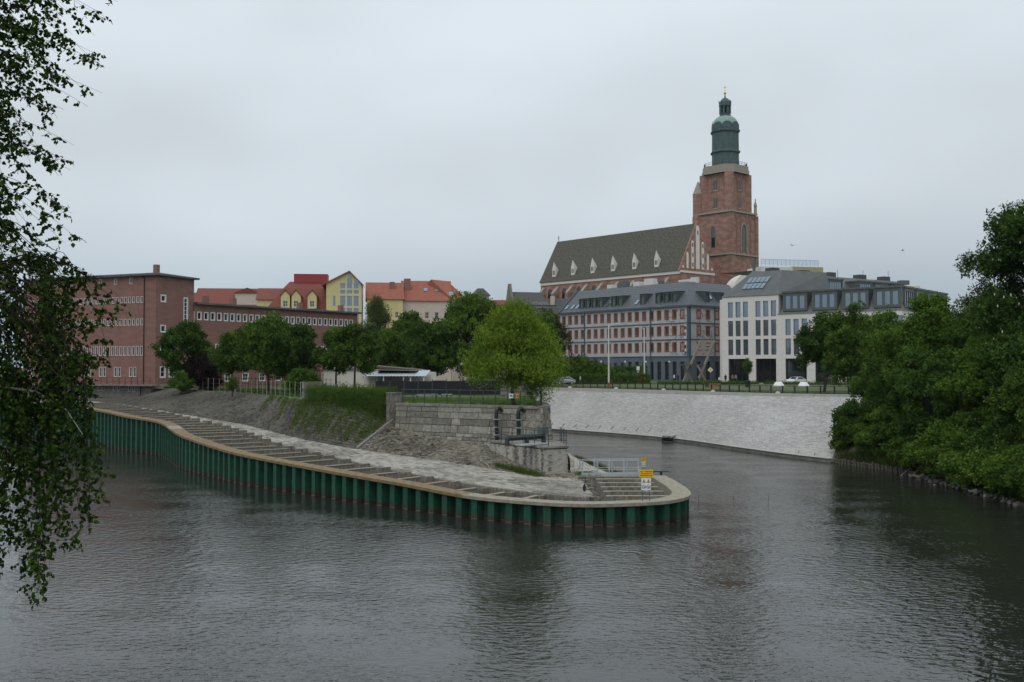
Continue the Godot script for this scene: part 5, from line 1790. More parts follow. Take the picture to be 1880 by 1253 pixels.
# a spray of leaves round a short shoot, about one metre across
func twig(kind: String) -> ArrayMesh:
	if twigs.has(kind):
		return twigs[kind]
	var spec: Array = {"broad": [16, 0.34, 0.27, 0.5], "fine": [26, 0.22, 0.13, 0.5], "palm": [18, 0.4, 0.2, 0.48], "plume": [24, 0.3, 0.09, 0.6], "blade": [9, 0.9, 0.05, 0.12]}[kind]
	var r := RandomNumberGenerator.new()
	r.seed = hash(kind)
	var g := Geo.new()
	for k in int(spec[0]):
		var d := Vector3(r.randfn(), r.randfn() + 0.25, r.randfn()).normalized()
		var at := d * float(spec[3]) * pow(r.randf(), 0.5)
		if kind == "blade":
			d = Vector3(r.randfn() * 0.35, 1, r.randfn() * 0.35).normalized()
			at = Vector3(r.randfn() * 0.2, 0, r.randfn() * 0.2)
		var dir := (d + Vector3(r.randfn(), r.randfn() - 0.5, r.randfn()) * (0.7 if kind != "blade" else 0.1)).normalized()
		var side := dir.cross(Vector3(r.randfn(), r.randfn() * 0.5 + 0.6, r.randfn())).normalized()
		leaf(g, at, dir, side, float(spec[1]) * r.randf_range(0.75, 1.25), float(spec[2]) * r.randf_range(0.8, 1.2), 0.18)
	twigs[kind] = g.mesh()
	return twigs[kind]

func leaf_material() -> StandardMaterial3D:
	if not M.has("leaf"):
		var m := tinted(0.62)
		m.metallic_specular = 0.12
		m.backlight_enabled = true
		m.backlight = Color(0.5, 0.6, 0.3)
		M.leaf = m
	return M.leaf

func bent(a: Vector3, b: Vector3, sag: float, n: int, r0: float, r1: float, g: Geo, sides := 5) -> void:
	var p := PackedVector3Array(); var q := PackedFloat32Array()
	var off := Vector3(rng.randfn(), 0, rng.randfn()) * a.distance_to(b) * 0.07
	for k in n + 1:
		var t := float(k) / n
		p.append(a.lerp(b, t) + (off + Vector3(0, sag, 0)) * sin(t * PI))
		q.append(lerpf(r0, r1, t))
	g.tube(p, q, sides)

# crown: clumps on limbs, each clump a cloud of sprays; nothing fills the heart of the crown
func tree(called: String, label: String, pos: Vector3, height: float, clear: float, rx: float, seed_: int, kind: String, count: int, size: float, c0: Color, c1: Color, group := "", rz := 0.0, category := "tree", lean := Vector2.ZERO, flowers := 0) -> Node3D:
	var keep := rng.state
	rng.seed = seed_
	var t := thing(called, label, category, pos, 0.0, group)
	if rz == 0.0:
		rz = rx
	var ry := (height - clear) * 0.5
	var mid := Vector3(lean.x, clear + ry, lean.y)
	var wood := Geo.new()
	var tr := maxf(0.09, height * 0.016)
	var fork := Vector3(lean.x * 0.5, clear + ry * 0.5, lean.y * 0.5)
	bent(Vector3(0, -0.3, 0), fork, 0.0, 5, tr * 1.25, tr * 0.7, wood, 7)
	bent(fork, mid + Vector3(0, ry * 0.6, 0), 0.0, 4, tr * 0.7, tr * 0.15, wood, 5)
	var clumps: Array = []
	var nc := clampi(int(20 + rx * 9.0), 20, 74)
	for k in nc:
		var d := Vector3(rng.randfn(), rng.randfn() * 0.95 + 0.1, rng.randfn()).normalized()
		var rad := 0.42 + 0.5 * pow(rng.randf(), 0.6)
		var wide := 1.0 - (0.62 if kind == "plume" else 0.28) * maxf(0.0, d.y) - 0.12 * maxf(0.0, -d.y)
		if kind == "plume":
			wide = 1.2 * (1.0 - 0.36 * (d.y + 1.0))
		var c := mid + Vector3(d.x * rx * wide, d.y * ry, d.z * rz * wide) * rad
		var cr := rx * (rng.randf_range(0.11, 0.2) if k % 3 == 0 else rng.randf_range(0.17, 0.33))
		clumps.append([c, cr])
		var from := fork.lerp(mid, rng.randf_range(-0.5, 0.7))
		if k % 3 == 0:
			bent(from, c, -0.04 * rx, 4, tr * 0.36, tr * 0.07, wood, 4)
	part("trunk", wood, M.bark, t)
	if called == "lawn_tree":
		var lw := Geo.new()
		lw.tube(PackedVector3Array([Vector3(0, -0.1, 0), Vector3(0, minf(1.2, clear * 0.55), 0)]), PackedFloat32Array([tr * 1.3 + 0.03, tr * 1.15 + 0.03]), 9)
		part("limewash", lw, M.limewash, t)
	var xf: Array[Transform3D] = []
	var cols := PackedColorArray()
	var weight := 0.0
	for c in clumps:
		weight += c[1] * c[1]
	for c in clumps:
		var n := int(count * c[1] * c[1] / weight)
		var tone := rng.randf_range(0.25, 0.75)
		for k in n:
			var d := Vector3(rng.randfn(), rng.randfn() * 0.8 + 0.15, rng.randfn()).normalized()
			var p: Vector3 = c[0] + Vector3(d.x, d.y * 0.8, d.z) * c[1] * (0.25 + 0.85 * pow(rng.randf(), 0.5)) * (1.45 if rng.randf() < 0.12 else 1.0)
			if p.y < 0.15:
				continue
			var y := (d + Vector3(rng.randfn(), rng.randfn() + 0.6, rng.randfn()) * 0.5).normalized()
			var b := Basis(Quaternion(Vector3.UP, y)) * Basis(Vector3.UP, rng.randf() * TAU)
			xf.append(Transform3D(b.scaled(Vector3.ONE * size * rng.randf_range(0.55, 1.35)), p))
			cols.append(c0.lerp(c1, clampf(tone + rng.randfn() * 0.25, 0, 1)))
	var cm := mesh_copies("crown", twig(kind), leaf_material(), xf, cols, t)
	cm.set_meta("kind", "stuff")
	if flowers > 0:
		var fx: Array[Transform3D] = []
		var fg := Geo.new()
		fg.lathe(PackedVector2Array([Vector2(0.02, 0), Vector2(0.06, 0.06), Vector2(0.045, 0.16), Vector2(0.0, 0.27)]), 5)
		for k in flowers:
			var c: Array = clumps[rng.randi() % clumps.size()]
			var d := Vector3(rng.randfn(), absf(rng.randfn()) * 0.7, rng.randfn() + 0.4).normalized()
			fx.append(Transform3D(Basis().scaled(Vector3.ONE * rng.randf_range(0.5, 0.9)), c[0] + Vector3(d.x, d.y * 0.8, d.z) * c[1] * 1.2))
		var f := mesh_copies("blossom", fg.mesh(), flat(L(0.6, 0.58, 0.5), 0.9), fx, PackedColorArray(), t)
		f.set_meta("kind", "stuff")
	rng.state = keep
	return t

# clipped or hanging hedge: sprays on the faces of a block that follows a line
func hedge(called: String, label: String, line: PackedVector3Array, half: float, top: float, bottom: float, count: int, size: float, c0: Color, c1: Color, kind := "fine", rough := 0.15) -> void:
	var t := thing(called, label, "hedge", line[0])
	var xf: Array[Transform3D] = []
	var cols := PackedColorArray()
	var total := 0.0
	for i in line.size() - 1:
		total += line[i].distance_to(line[i + 1])
	for k in count:
		var p := point_at(line, rng.randf() * total)
		var p2 := point_at(line, rng.randf() * 0.1)
		var i := 0
		var u := (line[line.size() - 1] - line[0]).normalized()
		var nn := Vector3(-u.z, 0, u.x).normalized()
		var s := rng.randf_range(-1, 1)
		var h := rng.randf()
		if rng.randf() < 0.75:
			if rng.randf() < 0.6: s = 1.0 + rng.randfn() * 0.1
			else: h = 1.0 + rng.randfn() * 0.04
		p += nn * s * half + Vector3(0, lerpf(bottom, top, h), 0) + Vector3(rng.randfn(), rng.randfn(), rng.randfn()) * rough
		var y := Vector3(rng.randfn() + nn.x, rng.randfn() + 0.8, rng.randfn() + nn.z).normalized()
		xf.append(Transform3D((Basis(Quaternion(Vector3.UP, y)) * Basis(Vector3.UP, rng.randf() * TAU)).scaled(Vector3.ONE * size * rng.randf_range(0.7, 1.25)), p - line[0]))
		cols.append(c0.lerp(c1, rng.randf()))
	var cm := mesh_copies("foliage", twig(kind), leaf_material(), xf, cols, t)
	cm.set_meta("kind", "stuff")
	for k in int(total / 1.2) + 1:
		var wood := Geo.new()
		var p := point_at(line, k * 1.2) - line[0]
		wood.tube(PackedVector3Array([p + Vector3(0, minf(bottom, -0.2), 0), p + Vector3(0, top * 0.7, 0)]), PackedFloat32Array([0.05, 0.02]), 4)
		part("stem", wood, M.bark, t)

func tufts(called: String, label: String, spots: PackedVector3Array, size: float, c0: Color, c1: Color, flat_ := 0.5) -> void:
	var xf: Array[Transform3D] = []
	var cols := PackedColorArray()
	for p in spots:
		var s := size * rng.randf_range(0.5, 1.3)
		xf.append(Transform3D(Basis(Vector3.UP, rng.randf() * TAU).scaled(Vector3(s, s * flat_ * 2.0, s)), p))
		cols.append(c0.lerp(c1, rng.randf()))
	tag(mesh_copies(called, twig("blade"), leaf_material(), xf, cols, self), label, "grass", "", "stuff")

const DARK0 := Color(0.022, 0.05, 0.012)
const DARK1 := Color(0.078, 0.138, 0.028)
const MID0 := Color(0.04, 0.088, 0.014)
const MID1 := Color(0.125, 0.2, 0.034)

func make_plants() -> void:
	var G := LAND
	M.limewash = textured(two_tone(64, L(0.2, 0.19, 0.17), L(0.42, 0.41, 0.38), 0.06, 0.2, 0.5, 71), 1.0)
	# along the brick wing
	var g1 := "trees on the lawn beside the brick wing"
	tree("lawn_tree", "round dark tree at the corner of the power house", Vector3(-45.3, G, -138), 9.4, 1.8, 3.6, 101, "broad", 1900, 0.62, DARK0, DARK1, g1)
	tree("purple_bush", "dark purple leaved bush in front of the power house corner", Vector3(-42.6, G - 0.4, -137), 5.4, 0.1, 2.9, 102, "fine", 1300, 0.7, Color(0.012, 0.01, 0.011), Color(0.04, 0.022, 0.022), "", 2.4, "bush")
	tree("bank_bush", "small green bush on the bank edge under the power house corner", Vector3(-44.8, G - 0.3, -135), 3.0, 0.1, 1.6, 112, "broad", 500, 0.5, MID0, MID1, "", 1.4, "bush")
	tree("lawn_tree", "slender loose tree between the purple bush and the big lawn tree", Vector3(-35.7, G, -128), 8.1, 1.8, 3.0, 103, "broad", 1500, 0.58, DARK0, MID1, g1)
	tree("lawn_tree", "broadest tree of the lawn with a low wide crown and pale trunk", Vector3(-29.3, G, -120), 9.3, 1.8, 4.3, 104, "broad", 2800, 0.6, DARK0, MID1, g1)
	tree("lawn_tree", "dark tree crowded against the broadest lawn tree, facing the hedge", Vector3(-26.2, G, -121.5), 8.4, 1.8, 3.4, 105, "broad", 1900, 0.6, DARK0, DARK1, g1)
	tree("lawn_tree", "narrow tree in front of the grey shed, nearer the brick wing", Vector3(-20.8, G, -118), 7.6, 2.2, 2.5, 106, "broad", 1400, 0.55, DARK0, MID1, g1)
	tree("lawn_tree", "taller narrow tree in front of the shed awning", Vector3(-18.2, G, -116), 8.3, 2.2, 2.8, 107, "broad", 1600, 0.55, DARK0, MID1, g1)
	tree("lawn_shrub", "light green shrub at the foot of the lawn trees", Vector3(-23.6, G, -112), 3.0, 0.2, 2.2, 108, "broad", 600, 0.5, MID0, MID1, "", 1.6, "bush")
	tree("lawn_shrub", "tiny sapling behind the wire fence on the lawn edge", Vector3(-33.0, G, -117.5), 2.2, 0.1, 0.7, 109, "fine", 180, 0.5, MID0, MID1, "", 0.7, "bush")
	# behind the bastion
	var g2 := "trees behind the bastion"
	tree("willow_tree", "pale olive willow rising before the yellow house", Vector3(-25.8, G, -190), 16.4, 3.0, 3.8, 110, "plume", 1500, 1.0, Color(0.05, 0.075, 0.02), Color(0.12, 0.15, 0.05), g2)
	tree("park_tree", "dark tree before the pink house with loose upright top", Vector3(-18.4, G, -172), 13.4, 1.0, 5.6, 111, "broad", 2800, 0.75, DARK0, MID1, g2)
	tree("park_tree", "low dark tree filling the gap behind the shed roof", Vector3(-24.0, G, -180), 9.6, 1.0, 4.6, 113, "broad", 1500, 0.75, DARK0, DARK1, g2)
	tree("park_tree", "big domed dark green tree behind the bright one", Vector3(-6.2, G, -158), 14.9, 1.0, 7.8, 114, "broad", 5200, 0.72, DARK0, MID1, g2)
	tree("park_tree", "lower dark tree tucked between the domed tree and the pink house", Vector3(-13.2, G, -160), 11.0, 1.0, 4.6, 115, "broad", 1900, 0.72, DARK0, DARK1, g2)
	tree("park_tree", "dark tree on the water side behind the bright tree", Vector3(2.6, G, -166), 13.8, 0.8, 5.4, 116, "broad", 2800, 0.72, DARK0, MID1, g2)
	tree("hazel_tree", "brownish thin tree in front of the far end of the hotel", Vector3(7.6, G, -196), 14.6, 2.0, 4.2, 117, "fine", 1700, 0.9, Color(0.035, 0.04, 0.018), Color(0.085, 0.08, 0.04), g2)
	tree("bright_tree", "bright yellow green feathery tree on the bastion terrace", Vector3(0.3, G, -81.5), 9.0, 0.3, 4.3, 118, "plume", 3000, 0.66, Color(0.1, 0.165, 0.016), Color(0.21, 0.29, 0.04), "", 3.6)
	# promenade greenery by the hotel
	tree("promenade_shrub", "wide rounded shrub mass in front of the hotel's left end", Vector3(12.8, G, -196), 5.0, 0.2, 5.2, 120, "broad", 1700, 0.7, DARK0, MID1, "", 3.0, "bush")
	tree("promenade_shrub", "rounded shrub beside the first tram mast", Vector3(18.0, G, -198), 3.6, 0.2, 2.8, 121, "broad", 700, 0.7, DARK0, MID1, "", 2.0, "bush")
	hedge("clipped_hedge", "long clipped low hedge in front of the hotel", PackedVector3Array([Vector3(11, G, -190), Vector3(26.5, G, -193)]), 0.7, 1.7, 0.1, 1200, 0.6, DARK0, MID1)
	hedge("clipped_hedge", "taller clipped hedge block behind the long low hedge", PackedVector3Array([Vector3(20.5, G, -200), Vector3(27.0, G, -201.5)]), 0.8, 3.1, 0.1, 800, 0.6, DARK0, MID1)
	hedge("planting_strip", "low dark planting strip under the chair sculpture", PackedVector3Array([Vector3(27.5, G, -188), Vector3(46, G, -186)]), 1.0, 0.4, 0.0, 1400, 0.4, DARK0, MID1)
	hedge("planting_strip", "low dark planting strip in front of the office block", PackedVector3Array([Vector3(47, G, -184), Vector3(62, G, -168)]), 1.0, 0.4, 0.0, 1300, 0.4, DARK0, MID1)
	# hanging hedge on the crest by the bastion
	hedge("overhanging_hedge", "shaggy green hedge hanging over the bank beside the bastion", PackedVector3Array([Vector3(-19.0, G, -94.5), Vector3(-13.6, G, -88), Vector3(-10.2, G, -84.6)]), 0.75, 1.05, -0.9, 2600, 0.42, MID0, Color(0.1, 0.15, 0.03), "plume", 0.22)
	# young street trees
	var g3 := "young staked trees on the promenade"
	var q := [Vector3(57.0, G, -176), Vector3(62.8, G, -174), Vector3(46.4, G, -196)]
	var ql := ["young staked tree with a pointed crown before the office columns", "second young staked tree before the office, nearer the big maples", "young tree standing inside the office arcade bay by the hotel"]
	for k in 3:
		tree("street_tree", ql[k], q[k], 6.3 if k < 2 else 5.0, 2.0, 1.0, 130 + k, "fine", 420, 0.55, DARK0, MID1, g3)
	# maples at the end of the promenade
	var g4 := "maples at the end of the promenade"
	tree("maple_tree", "dark maple in front of the office windows", Vector3(40.0, G, -128), 10.6, 1.8, 3.4, 140, "broad", 1700, 0.62, DARK0, DARK1, g4)
	tree("maple_tree", "full maple right behind the embankment railing", Vector3(41.0, G, -119), 10.4, 0.8, 3.9, 141, "broad", 2300, 0.62, DARK0, MID1, g4)
	tree("maple_tree", "maple top showing above the office dormers", Vector3(49.5, G, -137), 11.4, 1.0, 4.6, 142, "broad", 1700, 0.66, MID0, MID1, g4)
	tree("maple_tree", "maple behind the others beside the white house", Vector3(64, G, -140), 12.0, 1.0, 5.0, 143, "broad", 1500, 0.66, DARK0, MID1, g4)
	# the wooded bank
	var g5 := "trees and bushes of the wooded bank"
	tree("chestnut_tree", "tall flowering chestnut with white candles at the frame edge", Vector3(40.8, 5.2, -76), 17.6, 2.0, 6.0, 150, "palm", 7500, 0.58, DARK0, Color(0.075, 0.13, 0.03), g5, 5.4, "tree", Vector2.ZERO, 420)
	tree("bank_tree", "broad mid green tree in the middle of the wooded bank", Vector3(37.6, 4.8, -90), 10.6, 0.8, 4.6, 151, "broad", 4200, 0.55, MID0, MID1, g5)
	tree("bank_tree", "pale fresh green tree standing before the broad one", Vector3(34.2, 2.6, -81), 8.4, 0.4, 2.7, 152, "palm", 1900, 0.5, MID0, Color(0.085, 0.155, 0.035), g5)
	tree("bank_tree", "dark tree under the chestnut on the wooded bank", Vector3(38.6, 4.2, -72), 8.6, 0.5, 3.9, 153, "palm", 2600, 0.55, DARK0, DARK1, g5)
	tree("bank_tree", "brownish thin tree between the chestnut and the broad tree", Vector3(43.5, 5.4, -92), 12.0, 1.5, 3.0, 154, "fine", 1200, 0.8, Color(0.03, 0.04, 0.016), Color(0.075, 0.075, 0.03), g5)
	tree("bank_tree", "dark tree closing the bank behind the chestnut", Vector3(50, 5.6, -100), 11.0, 0.6, 4.6, 155, "broad", 1800, 0.62, DARK0, DARK1, g5)
	tree("bank_tree", "dense dark tree at the frame edge low on the bank", Vector3(37.4, 3.2, -63), 8.4, 0.3, 4.2, 156, "palm", 2800, 0.52, DARK0, DARK1, g5)
	var bl := ["leafy bush at the end of the stone embankment", "bush hanging over the timber stakes", "bush between the stakes and the pale tree", "broad bush low over the water in mid bank", "dark bush behind the water edge under the chestnut", "bush at the water edge near the frame edge", "tall bush on the slope above the stakes", "bush crowning the slope by the railing end"]
	var bp := [Vector3(32.8, 1.2, -95), Vector3(33.6, 1.4, -88), Vector3(34.0, 1.4, -83), Vector3(34.6, 1.2, -76.5), Vector3(35.0, 1.4, -70), Vector3(34.6, 1.0, -64), Vector3(36.0, 3.2, -93), Vector3(37.0, 4.4, -101)]
	var bh := [4.6, 4.4, 4.0, 4.2, 4.0, 3.6, 5.6, 5.4]
	var br := [2.3, 2.4, 2.3, 2.5, 2.5, 2.4, 2.6, 2.7]
	for k in 8:
		tree("bank_bush", bl[k], bp[k], bh[k], 0.05, br[k], 160 + k, "palm" if k % 2 else "broad", 1300, 0.5, DARK0 if k % 3 else MID0, MID1 if k % 2 else DARK1, g5, 0.0, "bush")
	var ml := ["dense leafy tree filling the bank above the shore grass", "full green tree between the pale tree and the chestnut", "tall green tree behind the pale fresh one", "low spreading tree under the chestnut at the frame edge", "leafy tree on the slope top behind the timber stakes", "fresh green tree above the fallen poles", "dark leafy tree beside the chestnut trunk", "leafy tree between the chestnut and the thin brown tree", "round leafy tree at the water edge by the rubble"]
	var mp := [Vector3(37.0, 3.4, -76.5), Vector3(38.8, 4.6, -82), Vector3(41.5, 5.4, -86), Vector3(38.8, 4.4, -66.5), Vector3(39.2, 5.2, -97), Vector3(35.8, 3.0, -86), Vector3(42.0, 5.4, -72), Vector3(44, 5.5, -80), Vector3(35.8, 2.4, -68.5)]
	var mh := [8.0, 9.0, 9.6, 8.0, 8.0, 7.4, 9.0, 10.0, 6.4]
	var mr := [3.4, 3.4, 3.6, 3.8, 3.4, 3.0, 3.8, 3.8, 3.0]
	for k in 9:
		tree("bank_tree", ml[k], mp[k], mh[k], 0.1, mr[k], 200 + k, "palm" if k % 2 else "broad", 2300, 0.5, DARK0 if k % 3 else MID0, MID1 if k % 2 == 0 else DARK1, g5)
	var sl := ["first low bush drooping to the river beyond the stakes", "second low bush drooping to the river by the poles", "third low bush drooping over the rubble", "fourth low bush drooping to the water, mid bank", "fifth low bush at the water below the chestnut", "sixth low bush at the water near the frame edge", "seventh low bush at the very frame edge"]
	tree("shore_bush", "low bush at the junction of the stone embankment and the stakes", Vector3(31.8, 0.9, -94.4), 3.0, 0.0, 1.9, 229, "broad", 1000, 0.46, DARK0, MID1, g5, 0.0, "bush")
	tree("shore_bush", "low bush just behind the middle of the timber stakes", Vector3(32.4, 0.9, -89.0), 2.6, 0.0, 1.8, 228, "palm", 900, 0.46, MID0, MID1, g5, 0.0, "bush")
	for k in 7:
		tree("shore_bush", sl[k], Vector3(33.0 + 0.3 * sin(k * 2.0), 0.3, -82.0 + k * 3.4), 2.9 + 0.5 * sin(k * 1.7), 0.0, 2.0, 230 + k, "palm" if k % 2 else "broad", 1000, 0.46, MID0 if k % 2 else DARK0, MID1, g5, 0.0, "bush")
	for k in 5:
		tree("far_bank_tree", ["tree behind the chestnut outside the picture", "near tree of the wooded bank outside the picture", "second near tree of the wooded bank outside the picture", "park tree far behind the wooded bank", "tall park tree behind the maples"][k], [Vector3(48, 5.6, -70), Vector3(44, 5.0, -52), Vector3(46, 5.2, -40), Vector3(72, 5.6, -112), Vector3(80, 5.6, -128)][k], [12.0, 11.0, 10.0, 12.0, 13.0][k], 0.6, 5.0, 180 + k, "broad", 1500, 0.66, DARK0, DARK1, g5)
	# grass
	var spots := PackedVector3Array()
	for k in 2600:
		var p := Vector3(rng.randf_range(-12, 2.2), G, rng.randf_range(-100, -78))
		if p.z < -79.5 - (p.x - 2.3) * -0.58 - 0.6:
			spots.append(p)
	tufts("terrace_grass", "short green grass on the bastion terrace behind the railing", spots, 0.32, Color(0.07, 0.125, 0.02), Color(0.15, 0.22, 0.045))
	spots = PackedVector3Array()
	for k in 6500:
		var st := rng.randf_range(64.0, 88.6)
		var s := 0.12 + 0.88 * rng.randf()
		var i := int(st)
		var p := slope_f[i].lerp(slope_f[i + 1], st - i).lerp(slope_t[i].lerp(slope_t[i + 1], st - i), s)
		# streaks that run down the slope, thickest below the hedge
		var streak := patch.get_noise_2d(st * 6.0, s * 4.0) + 0.9 * s + (0.25 if st > 76.0 else -0.35)
		if streak + rng.randfn() * 0.12 > 0.45:
			spots.append(p + Vector3(0, 0.05, 0))
	tufts("slope_grass", "grass and moss streaks growing down the stone slope below the hedge", spots, 0.36, Color(0.06, 0.1, 0.013), Color(0.13, 0.185, 0.03), 0.36)
	spots = PackedVector3Array()
	for k in 420:
		var t := rng.randf()
		spots.append(Vector3(-1.2, 1.62, -72.6).lerp(Vector3(1.9, 1.2, -69.4), t) + Vector3(rng.randfn() * 0.2, 0, rng.randfn() * 0.35))
	for k in 420:
		spots.append(Vector3(5.0, 0.9, -71.6) + Vector3(rng.randfn() * 0.5, 0.1, rng.randfn() * 0.3))
	for k in 500:
		var t := rng.randf()
		spots.append(Vector3(9.2, 0.35, -73).lerp(Vector3(6.0, 0.1, -96), t) + Vector3(rng.randfn() * 0.15, 0, 0))
	tufts("caisson_grass", "weeds round the foot of the brick caisson and along the flank", spots, 0.3, Color(0.04, 0.07, 0.012), Color(0.1, 0.13, 0.03), 0.6)
	spots = PackedVector3Array()
	var crest := spline(PackedVector3Array(CREST.slice(4)), 10)
	for k in 3200:
		var p := point_at(crest, rng.randf() * 62.0)
		spots.append(p + Vector3(0.5 + rng.randf() * 5.0, 0.0, -0.3 - rng.randf() * 5.0))
	tufts("crest_grass", "grass strip behind the railing on the embankment crest", spots, 0.4, Color(0.05, 0.075, 0.015), Color(0.12, 0.13, 0.045), 0.4)
	spots = PackedVector3Array()
	var bt := spline(PackedVector3Array(TOE.slice(0, 5)), 10)
	for k in 1800:
		var p := point_at(bt, rng.randf_range(38, 96))
		var up := absf(rng.randfn())
		spots.append(Vector3(p.x + 0.3 + up * 1.2, 0.05 + up * 0.6, p.z))
	tufts("shore_grass", "tall grass and weeds along the wooded water edge", spots, 0.7, Color(0.02, 0.038, 0.008), Color(0.06, 0.085, 0.02), 0.6)
	spots = PackedVector3Array()
	for k in 3000:
		var t := rng.randf()
		var p := Vector3(-15, G, -91).lerp(Vector3(-47, G, -146), t) + Vector3(rng.randf() * 10.0, 0, -rng.randf() * 3.0)
		spots.append(p)
	tufts("lawn_grass", "mown lawn under the trees beside the brick wing", spots, 0.35, Color(0.04, 0.075, 0.015), Color(0.09, 0.13, 0.03), 0.35)
	make_birch()

# weeping birch at the left: its boughs hang into the picture from a trunk outside it
const BIRCH_EDGE := [Vector2(13.5, -3.4), Vector2(12.15, -3.55), Vector2(11.9, -3.75), Vector2(11.65, -3.67), Vector2(11.4, -3.64), Vector2(11.23, -3.81), Vector2(11.08, -4.13), Vector2(10.85, -3.91), Vector2(10.65, -3.93), Vector2(10.46, -4.13), Vector2(10.26, -3.9), Vector2(10.03, -3.83), Vector2(9.81, -4.09), Vector2(9.66, -4.02), Vector2(9.47, -3.77), Vector2(9.32, -3.47), Vector2(9.17, -3.37), Vector2(8.97, -3.62), Vector2(8.78, -3.57), Vector2(8.58, -3.98), Vector2(8.38, -3.98), Vector2(8.19, -3.88), Vector2(7.94, -3.74), Vector2(7.7, -3.69), Vector2(7.45, -3.71), Vector2(7.21, -3.83), Vector2(6.97, -4.11), Vector2(6.82, -4.0), Vector2(6.67, -4.15), Vector2(6.55, -4.45)]

func birch_edge(y: float) -> float:
	for i in BIRCH_EDGE.size() - 1:
		var a: Vector2 = BIRCH_EDGE[i]; var b: Vector2 = BIRCH_EDGE[i + 1]
		if y <= a.x and y >= b.x:
			return lerpf(a.y, b.y, (a.x - y) / (a.x - b.x))
	return -4.6

func make_birch() -> void:
	rng.seed = 777
	var t := thing("weeping_birch", "weeping birch hanging dark leafy strands over the water in the foreground", "tree", Vector3(-9.2, 4.7, -9.6))
	var base := Vector3(-9.2, 4.7, -9.6)
	var bark := textured(two_tone(128, L(0.1, 0.09, 0.08), L(0.6, 0.58, 0.54), 0.03, 0.2, 0.5, 41, Vector2i(1, 4), 2.0), 1.2, 0.9)
	var twigm := flat(L(0.028, 0.02, 0.015), 0.85)
	var tg := Geo.new()
	bent(Vector3(0, -0.4, 0), Vector3(0.8, 12.5, 0.3), 0.0, 8, 0.26, 0.05, tg, 10)
	part("trunk", tg, bark, t)
	# limbs that carry the strands
	var carry := PackedVector3Array()
	for q in [[7.4, 14.2, -5.2, -9.6], [6.2, 12.9, -5.0, -9.1], [5.6, 12.3, -5.3, -10.2], [5.0, 11.6, -5.0, -8.8], [4.2, 10.9, -5.1, -9.7], [3.8, 10.2, -4.9, -9.2], [3.4, 9.6, -4.8, -8.8], [3.0, 9.2, -4.9, -9.9], [5.2, 12.0, -8.4, -12.0], [4.4, 11.0, -7.4, -7.6]]:
		var lg := Geo.new()
		var from := Vector3(0.35, q[0], 0.1); var to := Vector3(q[2] + 9.2, q[1] - 4.7, q[3] + 9.6)
		var lp := PackedVector3Array(); var lr := PackedFloat32Array()
		var sway := Vector3(rng.randfn(), 0, rng.randfn()) * 0.12
		for k in 9:
			var u := k / 8.0
			lp.append(from.lerp(to, u) + Vector3(0, 0.4 * sin(u * PI), 0) + sway * sin(u * 5.5))
			lr.append(lerpf(0.07, 0.01, pow(u, 0.7)))
			if k > 1:
				carry.append(lp[k])
				carry.append((lp[k] + lp[k - 1]) / 2)
		lg.tube(lp, lr, 6)
		part("limb", lg, bark, t)
	var lg2 := Geo.new()
	lg2.tube(PackedVector3Array([Vector3(-5.6, 8.85, -9.1) - base, Vector3(-4.7, 8.64, -9.0) - base, Vector3(-4.3, 8.58, -9.0) - base, Vector3(-4.0, 8.42, -8.95) - base, Vector3(-3.85, 8.2, -8.95) - base]), PackedFloat32Array([0.018, 0.013, 0.011, 0.007, 0.004]), 6)
	part("limb", lg2, flat(L(0.3, 0.27, 0.23), 0.8), t)
	var lm := Geo.new()
	var pts := [Vector2(0, 0), Vector2(0.42, 0.3), Vector2(0.3, 0.62), Vector2(0, 1.0), Vector2(-0.3, 0.62), Vector2(-0.42, 0.3)]
	for k in [[0, 1, 2], [0, 2, 3], [0, 3, 4], [0, 4, 5]]:
		var v: Array = []
		for j in k:
			var p: Vector2 = pts[j]
			v.append(Vector3(p.x, p.y, absf(p.x) * 0.3))
		lm.tri(v[0], v[1], v[2])
	var leaf_mesh := lm.mesh()
	var strands: Array = []
	# upper boughs: arching sprays that reach to the right
	for k in 58:
		var y := lerpf(12.6, 9.35, (k + rng.randf()) / 58.0)
		var e := birch_edge(y) - (0.0 if k % 3 == 0 else rng.randf() * 0.75)
		strands.append([Vector3(rng.randf_range(-6.0, -5.2), y + rng.randf_range(0.1, 0.7), rng.randf_range(-9.9, -8.6)), Vector3(e, y - 0.06, rng.randf_range(-9.5, -8.6)), 0.12, 0.42])
	for k in 90:
		var y := rng.randf_range(9.3, 12.5)
		strands.append([Vector3(rng.randf_range(-6.0, -5.0), y + rng.randf_range(0.2, 0.8), rng.randf_range(-10.2, -8.6)), Vector3(birch_edge(y) - rng.randf_range(0.35, 0.95), y - rng.randf_range(0.1, 0.5), rng.randf_range(-9.9, -8.8)), 0.15, 0.6])
	# lower curtain: strands hanging down
	for k in 104:
		var y1 := lerpf(8.9, 6.55, pow(rng.randf(), 0.8))
		var edge := birch_edge(y1)
		var e := edge - (rng.randf() * 0.08 if k % 4 == 0 else rng.randf() * 0.95)
		if e < -5.3:
			e = rng.randf_range(-5.2, -4.5)
		var top := rng.randf_range(8.7, 9.9)
		strands.append([Vector3(minf(e - rng.randf_range(0.05, 0.45), birch_edge(top) - 0.1), top, rng.randf_range(-10.0, -8.5)), Vector3(e, y1, rng.randf_range(-9.8, -8.6)), 0.1, 1.0])
	# thin outliers at mid height
	for q in [[9.3, -3.5], [9.2, -3.42], [9.12, -3.45], [8.95, -3.66], [9.4, -3.6], [9.5, -3.8], [8.8, -3.6], [9.0, -3.75]]:
		strands.append([Vector3(-4.6, 9.75, -9.1), Vector3(q[1], q[0], -9.0), 0.18, 0.45])
